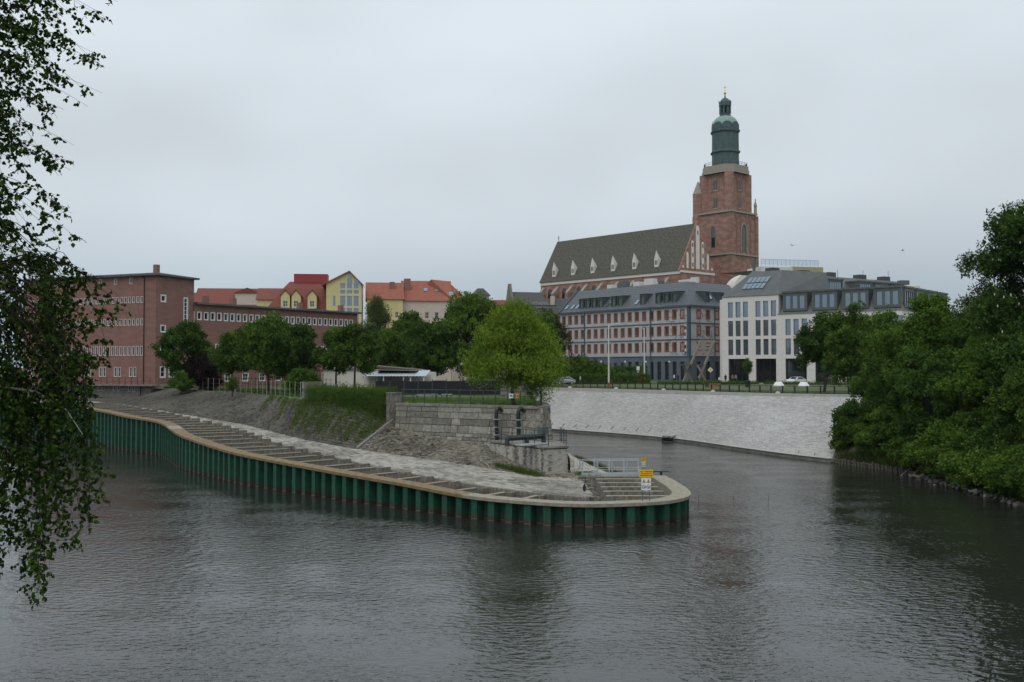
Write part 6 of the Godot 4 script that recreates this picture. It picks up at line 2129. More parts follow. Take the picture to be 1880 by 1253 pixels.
	# the part of the crown outside the picture
	for k in 30:
		var x := rng.randf_range(-9.5, -5.6)
		var y := rng.randf_range(9.0, 15.0)
		strands.append([Vector3(x, y, rng.randf_range(-11.5, -8.0)), Vector3(x + rng.randf_range(-0.4, 0.6), y - rng.randf_range(1.0, 3.0), rng.randf_range(-11.5, -8.0)), 0.1, 0.7])
	# the outline was taken nine metres off: boughs nearer or farther keep their place in it
	for s in strands:
		for k in 2:
			var q: Vector3 = s[k]
			var f := -q.z / 9.0
			if q.x > -5.6:
				s[k] = Vector3((q.x - 0.05) * f, 8.8 + (q.y - 8.8) * f, q.z)
	for s in strands:
		var a: Vector3 = s[0]; var b: Vector3 = s[1]
		var n := 12
		var path := PackedVector3Array(); var rad := PackedFloat32Array()
		var wob := Vector3(rng.randfn(), 0, rng.randfn()) * 0.05
		for k in n + 1:
			var u := float(k) / n
			# hang: run out first, then fall
			var p := Vector3(lerpf(a.x, b.x, pow(u, lerpf(1.0, 0.6, s[3]))), lerpf(a.y, b.y, pow(u, lerpf(1.5, 1.15, s[3]))) + s[2] * sin(u * PI), lerpf(a.z, b.z, u))
			path.append(p + wob * sin(u * 5.0) - base)
			rad.append(lerpf(0.0036, 0.001, u))
		var g := Geo.new()
		# thin shoot back to the nearest limb
		var best := carry[0]
		for q in carry:
			if q.distance_squared_to(path[0]) < best.distance_squared_to(path[0]):
				best = q
		g.tube(PackedVector3Array([best, best.lerp(path[0], 0.5) + Vector3(0, 0.1, 0), path[0]]), PackedFloat32Array([0.005, 0.004, 0.0035]), 4)
		g.tube(path, rad, 4)
		var xf: Array[Transform3D] = []
		var cols := PackedColorArray()
		var len_ := a.distance_to(b)
		var shoots := int(len_ * 17.0)
		for k in shoots:
			var u := rng.randf()
			var p := point_at(path, u * len_)
			var d := Vector3(rng.randfn(), -0.35 - 0.7 * s[3] + rng.randfn() * 0.4, rng.randfn()).normalized()
			var ln := rng.randf_range(0.06, 0.2) * (1.1 - 0.4 * u)
			g.tube(PackedVector3Array([p, p + d * ln]), PackedFloat32Array([0.0014, 0.0008]), 3)
			var m := 4 + rng.randi() % 3
			for j in m:
				var q := p + d * ln * (j + 0.6) / m
				var dir := (d * 0.5 + Vector3(rng.randfn(), -0.7 + rng.randfn() * 0.5, rng.randfn())).normalized()
				var side := dir.cross(Vector3(rng.randfn(), rng.randfn(), rng.randfn())).normalized()
				var z := rng.randf_range(0.028, 0.05)
				xf.append(Transform3D(Basis(side * z, dir * z, side.cross(dir) * z), q))
				cols.append(Color(0.016, 0.036, 0.007).lerp(Color(0.06, 0.105, 0.016), pow(rng.randf(), 1.5)))
		var br := part("branch", g, twigm, t)
		var cm := mesh_copies("leaves", leaf_mesh, leaf_material(), xf, cols, br)
		cm.set_meta("kind", "stuff")

# ---------------------------------------------------------------- things on the banks
func bar(g: Geo, a: Vector3, b: Vector3, r: float, sides := 5) -> void:
	g.tube(PackedVector3Array([a, b]), PackedFloat32Array([r, r]), sides)

# railing along a line: posts and rails, each post a part
func railing(called: String, label: String, line: PackedVector3Array, step: float, h: float, rails: Array, r: float, mat: Material, square := false, wire := 0.72) -> Node3D:
	var t := thing(called, label, "railing", line[0])
	var o := line[0]
	var pts := resample(line, step)
	if pts[pts.size() - 1].distance_to(line[line.size() - 1]) > step * 0.3:
		pts.append(line[line.size() - 1])
	var pm := Geo.new()
	if square:
		pm.box(Vector3(-r * 1.3, -0.1, -r * 1.3), Vector3(r * 1.3, h, r * 1.3))
	else:
		pm.tube(PackedVector3Array([Vector3(0, -0.1, 0), Vector3(0, h, 0)]), PackedFloat32Array([r, r]), 6)
	var pmesh := pm.mesh()
	for p in pts:
		put("post", pmesh, mat, t, Transform3D(Basis(), p - o))
	for k in rails:
		var g := Geo.new()
		for i in pts.size() - 1:
			bar(g, pts[i] - o + Vector3(0, k, 0), pts[i + 1] - o + Vector3(0, k, 0), r * wire)
		part("rail", g, mat, t)
	return t

func make_details() -> void:
	rng.seed = 4242
	M.rail_green = flat(L(0.035, 0.055, 0.05), 0.5, 0.2)
	M.alu = flat(L(0.55, 0.58, 0.6), 0.4, 0.5)
	M.sign_yellow = flat(L(0.72, 0.43, 0.01), 0.5)
	M.sign_white = flat(L(0.75, 0.76, 0.76), 0.5)
	M.sign_red = flat(L(0.5, 0.03, 0.02), 0.5)
	M.black = flat(L(0.008, 0.008, 0.008), 0.5)
	M.timber = textured(two_tone(128, L(0.05, 0.042, 0.032), L(0.16, 0.14, 0.11), 0.03, 0.2, 0.5, 51, Vector2i(3, 1)), 1.0, 0.95)
	M.timber_pale = textured(two_tone(128, L(0.17, 0.155, 0.125), L(0.31, 0.285, 0.235), 0.03, 0.2, 0.5, 52, Vector2i(3, 1)), 2.0, 0.9)
	M.dark_fabric = flat(L(0.014, 0.015, 0.018), 0.9)
	M.planter_wood = flat(L(0.34, 0.16, 0.07), 0.85)
	make_caisson()
	make_tip_things()
	make_terrace_things()
	make_promenade()
	make_shore_things()
	make_people()

func make_caisson() -> void:
	var c := thing("brick_caisson", "square caisson of pale streaked bricks standing on the paved apron", "structure", Vector3(2.2, 0.6, -70))
	var poly := [Vector2(-3.9, -5.9), Vector2(0, 0), Vector2(1.75, -0.65), Vector2(1.35, -5.4), Vector2(0.4, -7.0)]
	# courses of long bricks, each course a real step; the streaks are limewash and algae runs down the wall
	var tones: Array = []
	var cols := [L(0.36, 0.34, 0.3), L(0.27, 0.25, 0.215), L(0.17, 0.155, 0.125), L(0.11, 0.098, 0.078), L(0.42, 0.4, 0.365)]
	var core := Geo.new()
	core.prism(PackedVector2Array(poly), -0.3, 2.52, 0.985)
	part("core", core, M.joint, c)
	var rr := RandomNumberGenerator.new()
	rr.seed = 5
	var fx: Array[Transform3D] = []
	var fc := PackedColorArray()
	var bm := Geo.new()
	bm.box(Vector3(0, 0, -0.12), Vector3(1, 1, 0.012))
	var noise := FastNoiseLite.new()
	noise.seed = 3
	noise.frequency = 1.1
	for e in [[0, 1], [1, 2], [2, 3]]:
		var a: Vector2 = poly[e[0]]; var b: Vector2 = poly[e[1]]
		var u := Vector3(b.x - a.x, 0, b.y - a.y)
		var ln := u.length()
		u = u.normalized()
		var rows := 26
		for k in rows:
			var y := k * 0.096 - 0.05
			var x := -rr.randf() * 0.3
			while x < ln:
				var w := rr.randf_range(0.24, 0.34)
				var x0 := maxf(x, 0.0); var x1 := minf(x + w - 0.012, ln)
				if x1 > x0 + 0.02:
					var s := noise.get_noise_2d((x + e[0] * 20.0) * 1.5, y * 0.015) + 0.16 + rr.randfn() * 0.09
					var col: Color = cols[4] if s > 0.32 else (cols[0] if s > 0.12 else (cols[1] if s > -0.08 else (cols[2] if s > -0.25 else cols[3])))
					fx.append(Transform3D(Basis(u * (x1 - x0), Vector3(0, 0.085, 0), u.cross(Vector3.UP)), Vector3(a.x, y, a.y) + u * x0 + u.cross(Vector3.UP) * rr.randf_range(-0.006, 0.01)))
					fc.append(col)
				x += w
	var bk := mesh_copies("bricks", bm.mesh(), M.tint, fx, fc, c)
	bk.set_meta("kind", "stuff")
	var slab := Geo.new()
	slab.prism(PackedVector2Array([Vector2(-4.0, -5.9), Vector2(0, 0.12), Vector2(1.85, -0.58), Vector2(1.45, -5.4), Vector2(0.4, -7.1)]), 2.52, 2.66)
	part("top_slab", slab, M.concrete, c)
	var o := Vector3(2.2, 3.26, -70)
	var ln2 := PackedVector3Array([o + Vector3(-3.8, 0, -5.8), o + Vector3(-0.02, 0, -0.1), o + Vector3(1.65, 0, -0.75), o + Vector3(1.4, 0, -4.6)])
	railing("caisson_railing", "green pipe railing round the top of the brick caisson", ln2, 1.45, 1.1, [0.36, 0.72, 1.08], 0.032, M.rail_green)
	# sluice gear: rack, shelf and hand wheel stand
	var s := thing("sluice_gear", "grey toothed sluice rack and stand on top of the caisson", "machine", Vector3(1.2, 3.26, -71.8), 0.75)
	put("beam", boxm(Vector3(-2.2, 0.55, -0.12), Vector3(1.6, 0.72, 0.12)), M.grey_metal, s)
	for k in 11:
		put("tooth", boxm(Vector3(-2.0 + k * 0.33, 0.35, -0.1), Vector3(-1.84 + k * 0.33, 0.55, 0.1)), M.dark_metal, s)
	for x in [-2.1, -0.2, 1.5]:
		put("stand", boxm(Vector3(x - 0.1, 0, -0.14), Vector3(x + 0.1, 0.56, 0.14)), M.rail_green, s)
	put("deck_plate", boxm(Vector3(-1.6, 0.03, 0.3), Vector3(0.9, 0.12, 1.1)), M.alu, s)
	put("gear_box", boxm(Vector3(1.1, 0.72, -0.25), Vector3(1.65, 1.2, 0.25)), M.grey_metal, s)

func warning_sign(label: String, at: Vector3, turn: float, w: float, legs: float) -> void:
	var t := thing("warning_sign", label, "sign", at, turn)
	for x in [-w * 0.26, w * 0.26]:
		var g := Geo.new()
		bar(g, Vector3(x, 0, 0), Vector3(x, legs + w * 1.45, 0), 0.025)
		part("post", g, M.grey_metal, t)
	var y0 := legs
	# white board with two warning triangles and two prohibition rings
	var wb := put("white_board", boxm(Vector3(-w * 0.34, y0, 0.03), Vector3(w * 0.34, y0 + w * 0.86, 0.055)), M.sign_white, t)
	for x in [-w * 0.165, w * 0.165]:
		var g := Geo.new()
		g.use_col = true
		var c := Vector3(x, y0 + w * 0.64, 0.06)
		var r := w * 0.15
		for q in [[1.0, Color(0.01, 0.01, 0.01), 0.0], [0.8, Color(0.72, 0.43, 0.01), 0.004]]:
			g.col = q[1]
			var z := Vector3(0, 0, q[2])
			g.tri(c + z + Vector3(-r * q[0], -r * 0.75 * q[0], 0), c + z + Vector3(0, r * q[0], 0), c + z + Vector3(r * q[0], -r * 0.75 * q[0], 0))
		g.col = Color(0.01, 0.01, 0.01)
		g.box(c + Vector3(-r * 0.12, -r * 0.45, 0.004), c + Vector3(r * 0.12, r * 0.35, 0.01))
		put("warning_triangle", g.mesh(), M.tint, wb)
		var h := Geo.new()
		h.use_col = true
		var c2 := Vector3(x, y0 + w * 0.24, 0.06)
		h.col = Color(0.02, 0.03, 0.12)
		for k in 16:
			var a := TAU * k / 16; var b := TAU * (k + 1) / 16
			h.quad(c2 + Vector3(cos(a), sin(a), 0) * r * 0.78, c2 + Vector3(cos(a), sin(a), 0) * r, c2 + Vector3(cos(b), sin(b), 0) * r, c2 + Vector3(cos(b), sin(b), 0) * r * 0.78)
		h.col = Color(0.01, 0.01, 0.01)
		h.box(c2 + Vector3(-r * 0.55, -r * 0.12, 0.0), c2 + Vector3(r * 0.5, r * 0.12, 0.008))
		h.box(c2 + Vector3(-r * 0.1, -r * 0.42, 0.0), c2 + Vector3(r * 0.4, -r * 0.12, 0.009))
		put("prohibition_ring", h.mesh(), M.tint, wb)
	# yellow board with two lines of small red and black print
	var yb := put("yellow_board", boxm(Vector3(-w * 0.5, y0 + w * 0.9, 0.03), Vector3(w * 0.5, y0 + w * 1.47, 0.06)), M.sign_yellow, t)
	var pr := RandomNumberGenerator.new()
	pr.seed = 3
	for row in 3:
		var g := Geo.new()
		var x := -w * 0.42
		while x < w * 0.42:
			var l := w * pr.randf_range(0.02, 0.05)
			if pr.randf() > 0.16:
				g.box(Vector3(x, y0 + w * (1.02 + row * 0.14), 0.06), Vector3(x + l * 0.8, y0 + w * (1.07 + row * 0.14), 0.064))
			x += l
		put("print_line", g.mesh(), M.sign_red if row == 1 else M.black, yb)

func make_tip_things() -> void:
	# light footbridge over the basin
	var b := thing("footbridge", "white railed footbridge over the basin at the tip", "footbridge", Vector3(5.0, 1.12, -71.0), 0.12)
	put("deck", boxm(Vector3(-0.1, -0.02, -1.0), Vector3(4.9, 0.08, 0.0)), M.alu, b)
	put("side_plate", boxm(Vector3(-0.1, -0.05, 0.002), Vector3(4.3, 0.2, 0.06)), M.alu, b)
	for side in 2:
		var z := 0.04 if side == 0 else -0.96
		for k in 5:
			var g := Geo.new()
			bar(g, Vector3(k * 1.08, 0, z), Vector3(k * 1.08, 1.1, z), 0.035)
			part("post", g, M.alu, b)
		for k in 4:
			var g := Geo.new()
			var x0 := k * 1.08 + 0.06; var x1 := (k + 1) * 1.08 - 0.06
			for y in ([0.4, 0.55, 1.05] if side == 0 else [1.05]):
				bar(g, Vector3(x0, y, z), Vector3(x1, y, z), 0.018)
			for x in [x0, x1]:
				bar(g, Vector3(x, 0.3, z), Vector3(x, 1.05, z), 0.016)
			part("railing_panel", g, M.alu, b)
	warning_sign("yellow and white warning sign at the front of the basin", Vector3(7.55, 1.28, -56.3), 0.0, 0.78, 0.62)
	warning_sign("smaller yellow and white warning sign behind the footbridge", Vector3(9.3, 1.1, -70.7), 0.35, 0.42, 0.68)
	var gd := thing("gauge_bracket", "dark steel bracket on the far corner of the tip", "bracket", Vector3(10.1, 1.3, -70.2))
	put("arm", boxm(Vector3(-0.5, 0.16, -0.1), Vector3(0.9, 0.22, 0.1)), M.dark_metal, gd)
	put("bracket_post", boxm(Vector3(0.3, -0.2, -0.08), Vector3(0.45, 0.16, 0.08)), M.dark_metal, gd)
	for k in 3:
		var st := thing("marker_rod", ["thin marker rod in the water nearest the tip", "middle thin marker rod in the water off the tip", "outer thin marker rod in the water off the tip"][k], "rod", [Vector3(12.2, -0.5, -65.4), Vector3(14.6, -0.5, -65.9), Vector3(16.6, -0.5, -64.8)][k], 0, "marker rods off the tip")
		var g := Geo.new()
		bar(g, Vector3.ZERO, Vector3(0.02, [0.95, 0.8, 1.05][k], 0), 0.012)
		part("rod", g, M.dark_metal, st)
		put("cap", boxm(Vector3(0.0, [0.95, 0.8, 1.05][k], -0.02), Vector3(0.04, [0.98, 0.83, 1.08][k], 0.02)), M.dark_metal, st)
	# hanging plumb at the wall end
	var pl := thing("depth_plumb", "dark depth plumb leaning at the end of the paved apron", "gauge", Vector3(4.35, 1.2, -61.2))
	var pg := Geo.new()
	bar(pg, Vector3(0.1, 0.2, 0), Vector3(0.16, 0.95, 0), 0.018)
	part("rod", pg, M.dark_metal, pl)
	var pb := Geo.new()
	pb.lathe(PackedVector2Array([Vector2(0.0, -0.02), Vector2(0.07, 0.05), Vector2(0.11, 0.22), Vector2(0.07, 0.38), Vector2(0.02, 0.46)]), 10, Vector3(0.08, 0, 0), 0.0, false)
	part("weight", pb, M.dark_metal, pl)
	var dr := thing("driftwood", "bleached driftwood branch lying on the paved apron", "branch", Vector3(-1.9, 1.5, -69))
	var dg := Geo.new()
	dg.tube(PackedVector3Array([Vector3(-0.2, 0.05, 0), Vector3(0.5, 0.12, 0.1), Vector3(1.4, 0.08, 0.3), Vector3(2.1, 0.05, 0.2)]), PackedFloat32Array([0.05, 0.06, 0.04, 0.015]), 6)
	dg.tube(PackedVector3Array([Vector3(0.5, 0.12, 0.1), Vector3(0.2, 0.6, 0.1), Vector3(-0.3, 0.95, 0)]), PackedFloat32Array([0.04, 0.025, 0.01]), 5)
	part("branch", dg, flat(L(0.38, 0.35, 0.3), 0.9), dr)

func make_terrace_things() -> void:
	# railing of the bastion, drain pipes, plates
	railing("bastion_railing", "thin dark railing along the top of the bastion wall", PackedVector3Array([Vector3(-9.2, 5.83, -83.5), Vector3(-3.6, 5.83, -80.1), Vector3(1.7, 5.83, -76.95), Vector3(2.3, 5.83, -77.6), Vector3(2.4, 5.83, -84)]), 1.15, 1.15, [0.32, 0.74, 1.13], 0.042, M.rail_green)
	for k in 2:
		var t := thing("drain_pipe", ["black swan neck pipe on the bastion wall, farther from the corner", "black swan neck pipe on the bastion wall, nearer the corner"][k], "pipe", [Vector3(-1.35, 3.2, -77.6), Vector3(0.35, 3.2, -76.7)][k], 0.6, "drain pipes on the bastion")
		var g := Geo.new()
		g.tube(PackedVector3Array([Vector3(0, -0.4, 0.3), Vector3(0, 1.9, 0.22), Vector3(0.02, 2.2, 0.22), Vector3(0.14, 2.38, 0.2), Vector3(0.4, 2.44, 0.16)]), PackedFloat32Array([0.15, 0.15, 0.15, 0.15, 0.15]), 9)
		part("pipe", g, M.black, t)
		for y in [0.35, 0.95, 1.55]:
			put("clamp", boxm(Vector3(-0.19, y, 0.08), Vector3(0.19, y + 0.06, 0.42)), M.alu, t)
		var cap := Geo.new()
		cap.lathe(PackedVector2Array([Vector2(0, -0.14), Vector2(0.2, -0.1), Vector2(0.22, 0.06), Vector2(0, 0.14)]), 10, Vector3(0.62, 2.25, 0.16), 0.0, false)
		part("outlet", cap, M.black, t)
	var pn := thing("notice_plate", "small white notice plate hanging on the bastion railing", "sign", Vector3(-0.08, 6.55, -77.95), 0.54)
	put("plate", boxm(Vector3(-0.2, -0.16, 0.03), Vector3(0.2, 0.2, 0.05)), M.sign_white, pn)
	put("print", boxm(Vector3(-0.12, -0.02, 0.05), Vector3(0.04, 0.1, 0.056)), M.black, pn)
	var py := thing("notice_plate", "small yellow notice plate beside the white one on the bastion railing", "sign", Vector3(0.4, 6.55, -77.7), 0.54)
	put("plate", boxm(Vector3(-0.1, -0.14, 0.03), Vector3(0.1, 0.2, 0.05)), M.sign_yellow, py)
	put("print", boxm(Vector3(-0.06, -0.04, 0.05), Vector3(0.06, 0.08, 0.056)), M.black, py)
	# fences of the lawn
	var fl := PackedVector3Array([Vector3(-42.0, LAND, -135.4), Vector3(-35.7, LAND, -126.2), Vector3(-28.8, LAND, -114.6), Vector3(-20.2, LAND, -96.4)])
	railing("wire_fence", "fence of thin pale posts and wires along the bank crest", fl, 2.3, 1.8, [0.5, 1.1, 1.7], 0.02, M.concrete_pale, false, 0.15)
	var ir := PackedVector3Array([Vector3(-41, LAND, -140), Vector3(-30, LAND, -127), Vector3(-21.5, LAND, -118.5)])
	railing("iron_fence", "dark iron fence behind the trees in front of the brick wing", ir, 1.0, 1.9, [0.25, 1.0, 1.7], 0.03, M.dark_metal)
	var gb := thing("stone_gatepost", "grey concrete wall stub at the end of the bastion railing", "wall", Vector3(-9.7, LAND, -84.2), 0.5)
	put("slab", boxm(Vector3(-0.9, -1.9, -0.2), Vector3(0.4, 1.02, 0.15)), M.concrete_stained, gb)
	put("cap", boxm(Vector3(-0.95, 1.02, -0.25), Vector3(0.45, 1.1, 0.2)), M.concrete, gb)
	var gs := thing("concrete_stub", "grey concrete panel beside the hedge end on the lawn", "wall", Vector3(-19.9, LAND, -98.5), 0.7)
	put("slab", boxm(Vector3(-0.9, 0, -0.1), Vector3(1.3, 1.7, 0.1)), M.concrete, gs)
	put("cap", boxm(Vector3(-0.95, 1.7, -0.14), Vector3(1.35, 1.78, 0.14)), M.concrete, gs)
	# shed with corrugated awning
	var s := thing("garden_shed", "low white shed with a corrugated awning on posts behind the hedge", "shed", Vector3(-24.4, LAND, -129), -0.12)
	var w := Geo.new()
	w.box(Vector3(0, 0, -6), Vector3(7.2, 2.9, 0)); w.box(Vector3(7.2, 0, -6), Vector3(13.6, 2.6, -3.0))
	part("wall", w, M.plaster_white, s)
	put("low_wall", boxm(Vector3(7.6, 0, 0.9), Vector3(13.4, 1.35, 1.1)), M.plaster_white, s)
	var rf := Geo.new()
	rf.quad(Vector3(-0.4, 3.0, 0.3), Vector3(-0.4, 4.0, -6.4), Vector3(12.2, 2.95, -6.4), Vector3(12.2, 2.75, 0.0))
	rf.box(Vector3(4.4, 2.9, -2.6), Vector3(12.4, 3.15, -2.3), Transform3D(Basis(Vector3(0, 0, 1), -0.085), Vector3(0, 0.75, 0)))
	rf.box(Vector3(4.4, 2.5, -2.55), Vector3(12.3, 2.9, -2.35), Transform3D(Basis(Vector3(0, 0, 1), -0.085), Vector3(0, 0.75, 0)))
	part("roof", rf, M.timber, s)
	var aw := Geo.new()
	var n := 60
	for k in n:
		var x0 := 5.6 + 8.2 * k / n; var x1 := 5.6 + 8.2 * (k + 1) / n
		var y0 := 0.04 * sin(k * 2.1); var y1 := 0.04 * sin((k + 1) * 2.1)
		aw.quad(Vector3(x0, 2.1 + y0, 1.6), Vector3(x0 * 0.96 + 0.4, 2.85 + y0, -2.4), Vector3(x1 * 0.96 + 0.4, 2.85 + y1, -2.4), Vector3(x1, 2.1 + y1, 1.6))
	part("awning", aw, flat(L(0.42, 0.46, 0.5), 0.45, 0.3), s)
	for x in [5.7, 8.3, 10.9, 11.8, 13.5]:
		put("post", boxm(Vector3(x - 0.07, 0, 1.3), Vector3(x + 0.07, 2.1, 1.44)), M.white_trim, s)
	put("chimney", boxm(Vector3(4.6, 3.0, -4), Vector3(5.1, 4.4, -3.5)), M.brick, s)
	# dark fabric fence with posts across the terrace
	var f := thing("fabric_fence", "black fabric screen fence across the terrace behind the grass", "fence", Vector3(-14.5, LAND, -106), 0.12)
	for k in 9:
		put("fabric_panel", boxm(Vector3(k * 1.5 + 0.04, 0.25, -0.01), Vector3(k * 1.5 + 1.46, 1.75 + 0.05 * sin(k * 2.0), 0.02)), M.dark_fabric, f)
	for k in 10:
		put("post", boxm(Vector3(k * 1.5 - 0.035, 0, -0.035), Vector3(k * 1.5 + 0.035, 2.0, 0.035)), M.dark_metal, f)
	for k in 3:
		var bn := thing("low_bench", ["pale plank lying before the screen fence, nearest the hedge", "long pale plank lying in the middle of the screen fence", "short pale plank lying before the screen fence toward the tree"][k], "plank", Vector3(-12.6 + k * 2.6, LAND, -104.4), 0.1, "pale planks by the screen fence")
		put("plank", boxm(Vector3(0, 0.3, -0.15), Vector3([0.7, 2.2, 1.1][k], 0.42, 0.15)), M.alu, bn)
		for x in [0.05, [0.6, 2.1, 1.0][k]]:
			put("support", boxm(Vector3(x - 0.04, 0, -0.1), Vector3(x + 0.04, 0.3, 0.1)), M.dark_metal, bn)
	var cw := thing("concrete_wall", "grey concrete wall ending the screen fence behind the bright tree", "wall", Vector3(-1.2, LAND, -104), 0.1)
	put("slab", boxm(Vector3(0, 0, -0.15), Vector3(3.4, 1.7, 0.15)), M.concrete, cw)
	put("cap", boxm(Vector3(-0.05, 1.7, -0.2), Vector3(3.45, 1.8, 0.2)), M.concrete_pale, cw)

func car(label: String, at: Vector3, turn: float, paint: Material) -> void:
	var t := thing("parked_car", label, "car", at, turn, "cars parked on the promenade road")
	var prof := PackedVector2Array([Vector2(-2.1, 0.35), Vector2(-2.15, 0.75), Vector2(-1.9, 0.95), Vector2(-1.1, 1.02), Vector2(-0.45, 1.42), Vector2(0.9, 1.46), Vector2(1.65, 1.05), Vector2(2.05, 0.95), Vector2(2.15, 0.6), Vector2(2.05, 0.35)])
	var g := Geo.new()
	for i in prof.size():
		var a := prof[i]; var b := prof[(i + 1) % prof.size()]
		var wa := 0.86 if a.y < 1.1 else 0.68; var wb := 0.86 if b.y < 1.1 else 0.68
		g.quad(Vector3(a.x, a.y, wa), Vector3(b.x, b.y, wb), Vector3(b.x, b.y, -wb), Vector3(a.x, a.y, -wa))
	var tt := Geometry2D.triangulate_polygon(prof)
	for s in [-1.0, 1.0]:
		for i in range(0, tt.size(), 3):
			var v: Array = []
			for k in 3:
				var p := prof[tt[i + k]]
				v.append(Vector3(p.x, p.y, s * (0.86 if p.y < 1.1 else 0.68)))
			g.tri(v[0], v[1], v[2])
	part("body", g, paint, t)
	for s in [-1.0, 1.0]:
		var w := Geo.new()
		w.quad(Vector3(-0.95, 1.06, s * 0.862), Vector3(-0.4, 1.37, s * 0.72), Vector3(0.85, 1.4, s * 0.72), Vector3(1.4, 1.06, s * 0.862))
		part("side_window", w, M.pane_dark, t)
		for x in [-1.35, 1.3]:
			var tire := Geo.new()
			tire.tube(PackedVector3Array([Vector3(x, 0.32, s * 0.62), Vector3(x, 0.32, s * 0.88)]), PackedFloat32Array([0.32, 0.32]), 14)
			var wh := part("wheel", tire, M.black, t)
			var rim := Geo.new()
			rim.tube(PackedVector3Array([Vector3(x, 0.32, s * 0.87), Vector3(x, 0.32, s * 0.895)]), PackedFloat32Array([0.19, 0.17]), 10)
			put("rim", rim.mesh(), M.alu, wh)
	put("headlight", boxm(Vector3(-2.17, 0.68, 0.45), Vector3(-2.1, 0.82, 0.78)), M.sign_white, t)
	put("headlight", boxm(Vector3(-2.17, 0.68, -0.78), Vector3(-2.1, 0.82, -0.45)), M.sign_white, t)
	var ws := Geo.new()
	ws.quad(Vector3(-1.08, 1.04, 0.66), Vector3(-0.5, 1.4, 0.6), Vector3(-0.5, 1.4, -0.6), Vector3(-1.08, 1.04, -0.66))
	part("windscreen", ws, M.pane_dark, t)

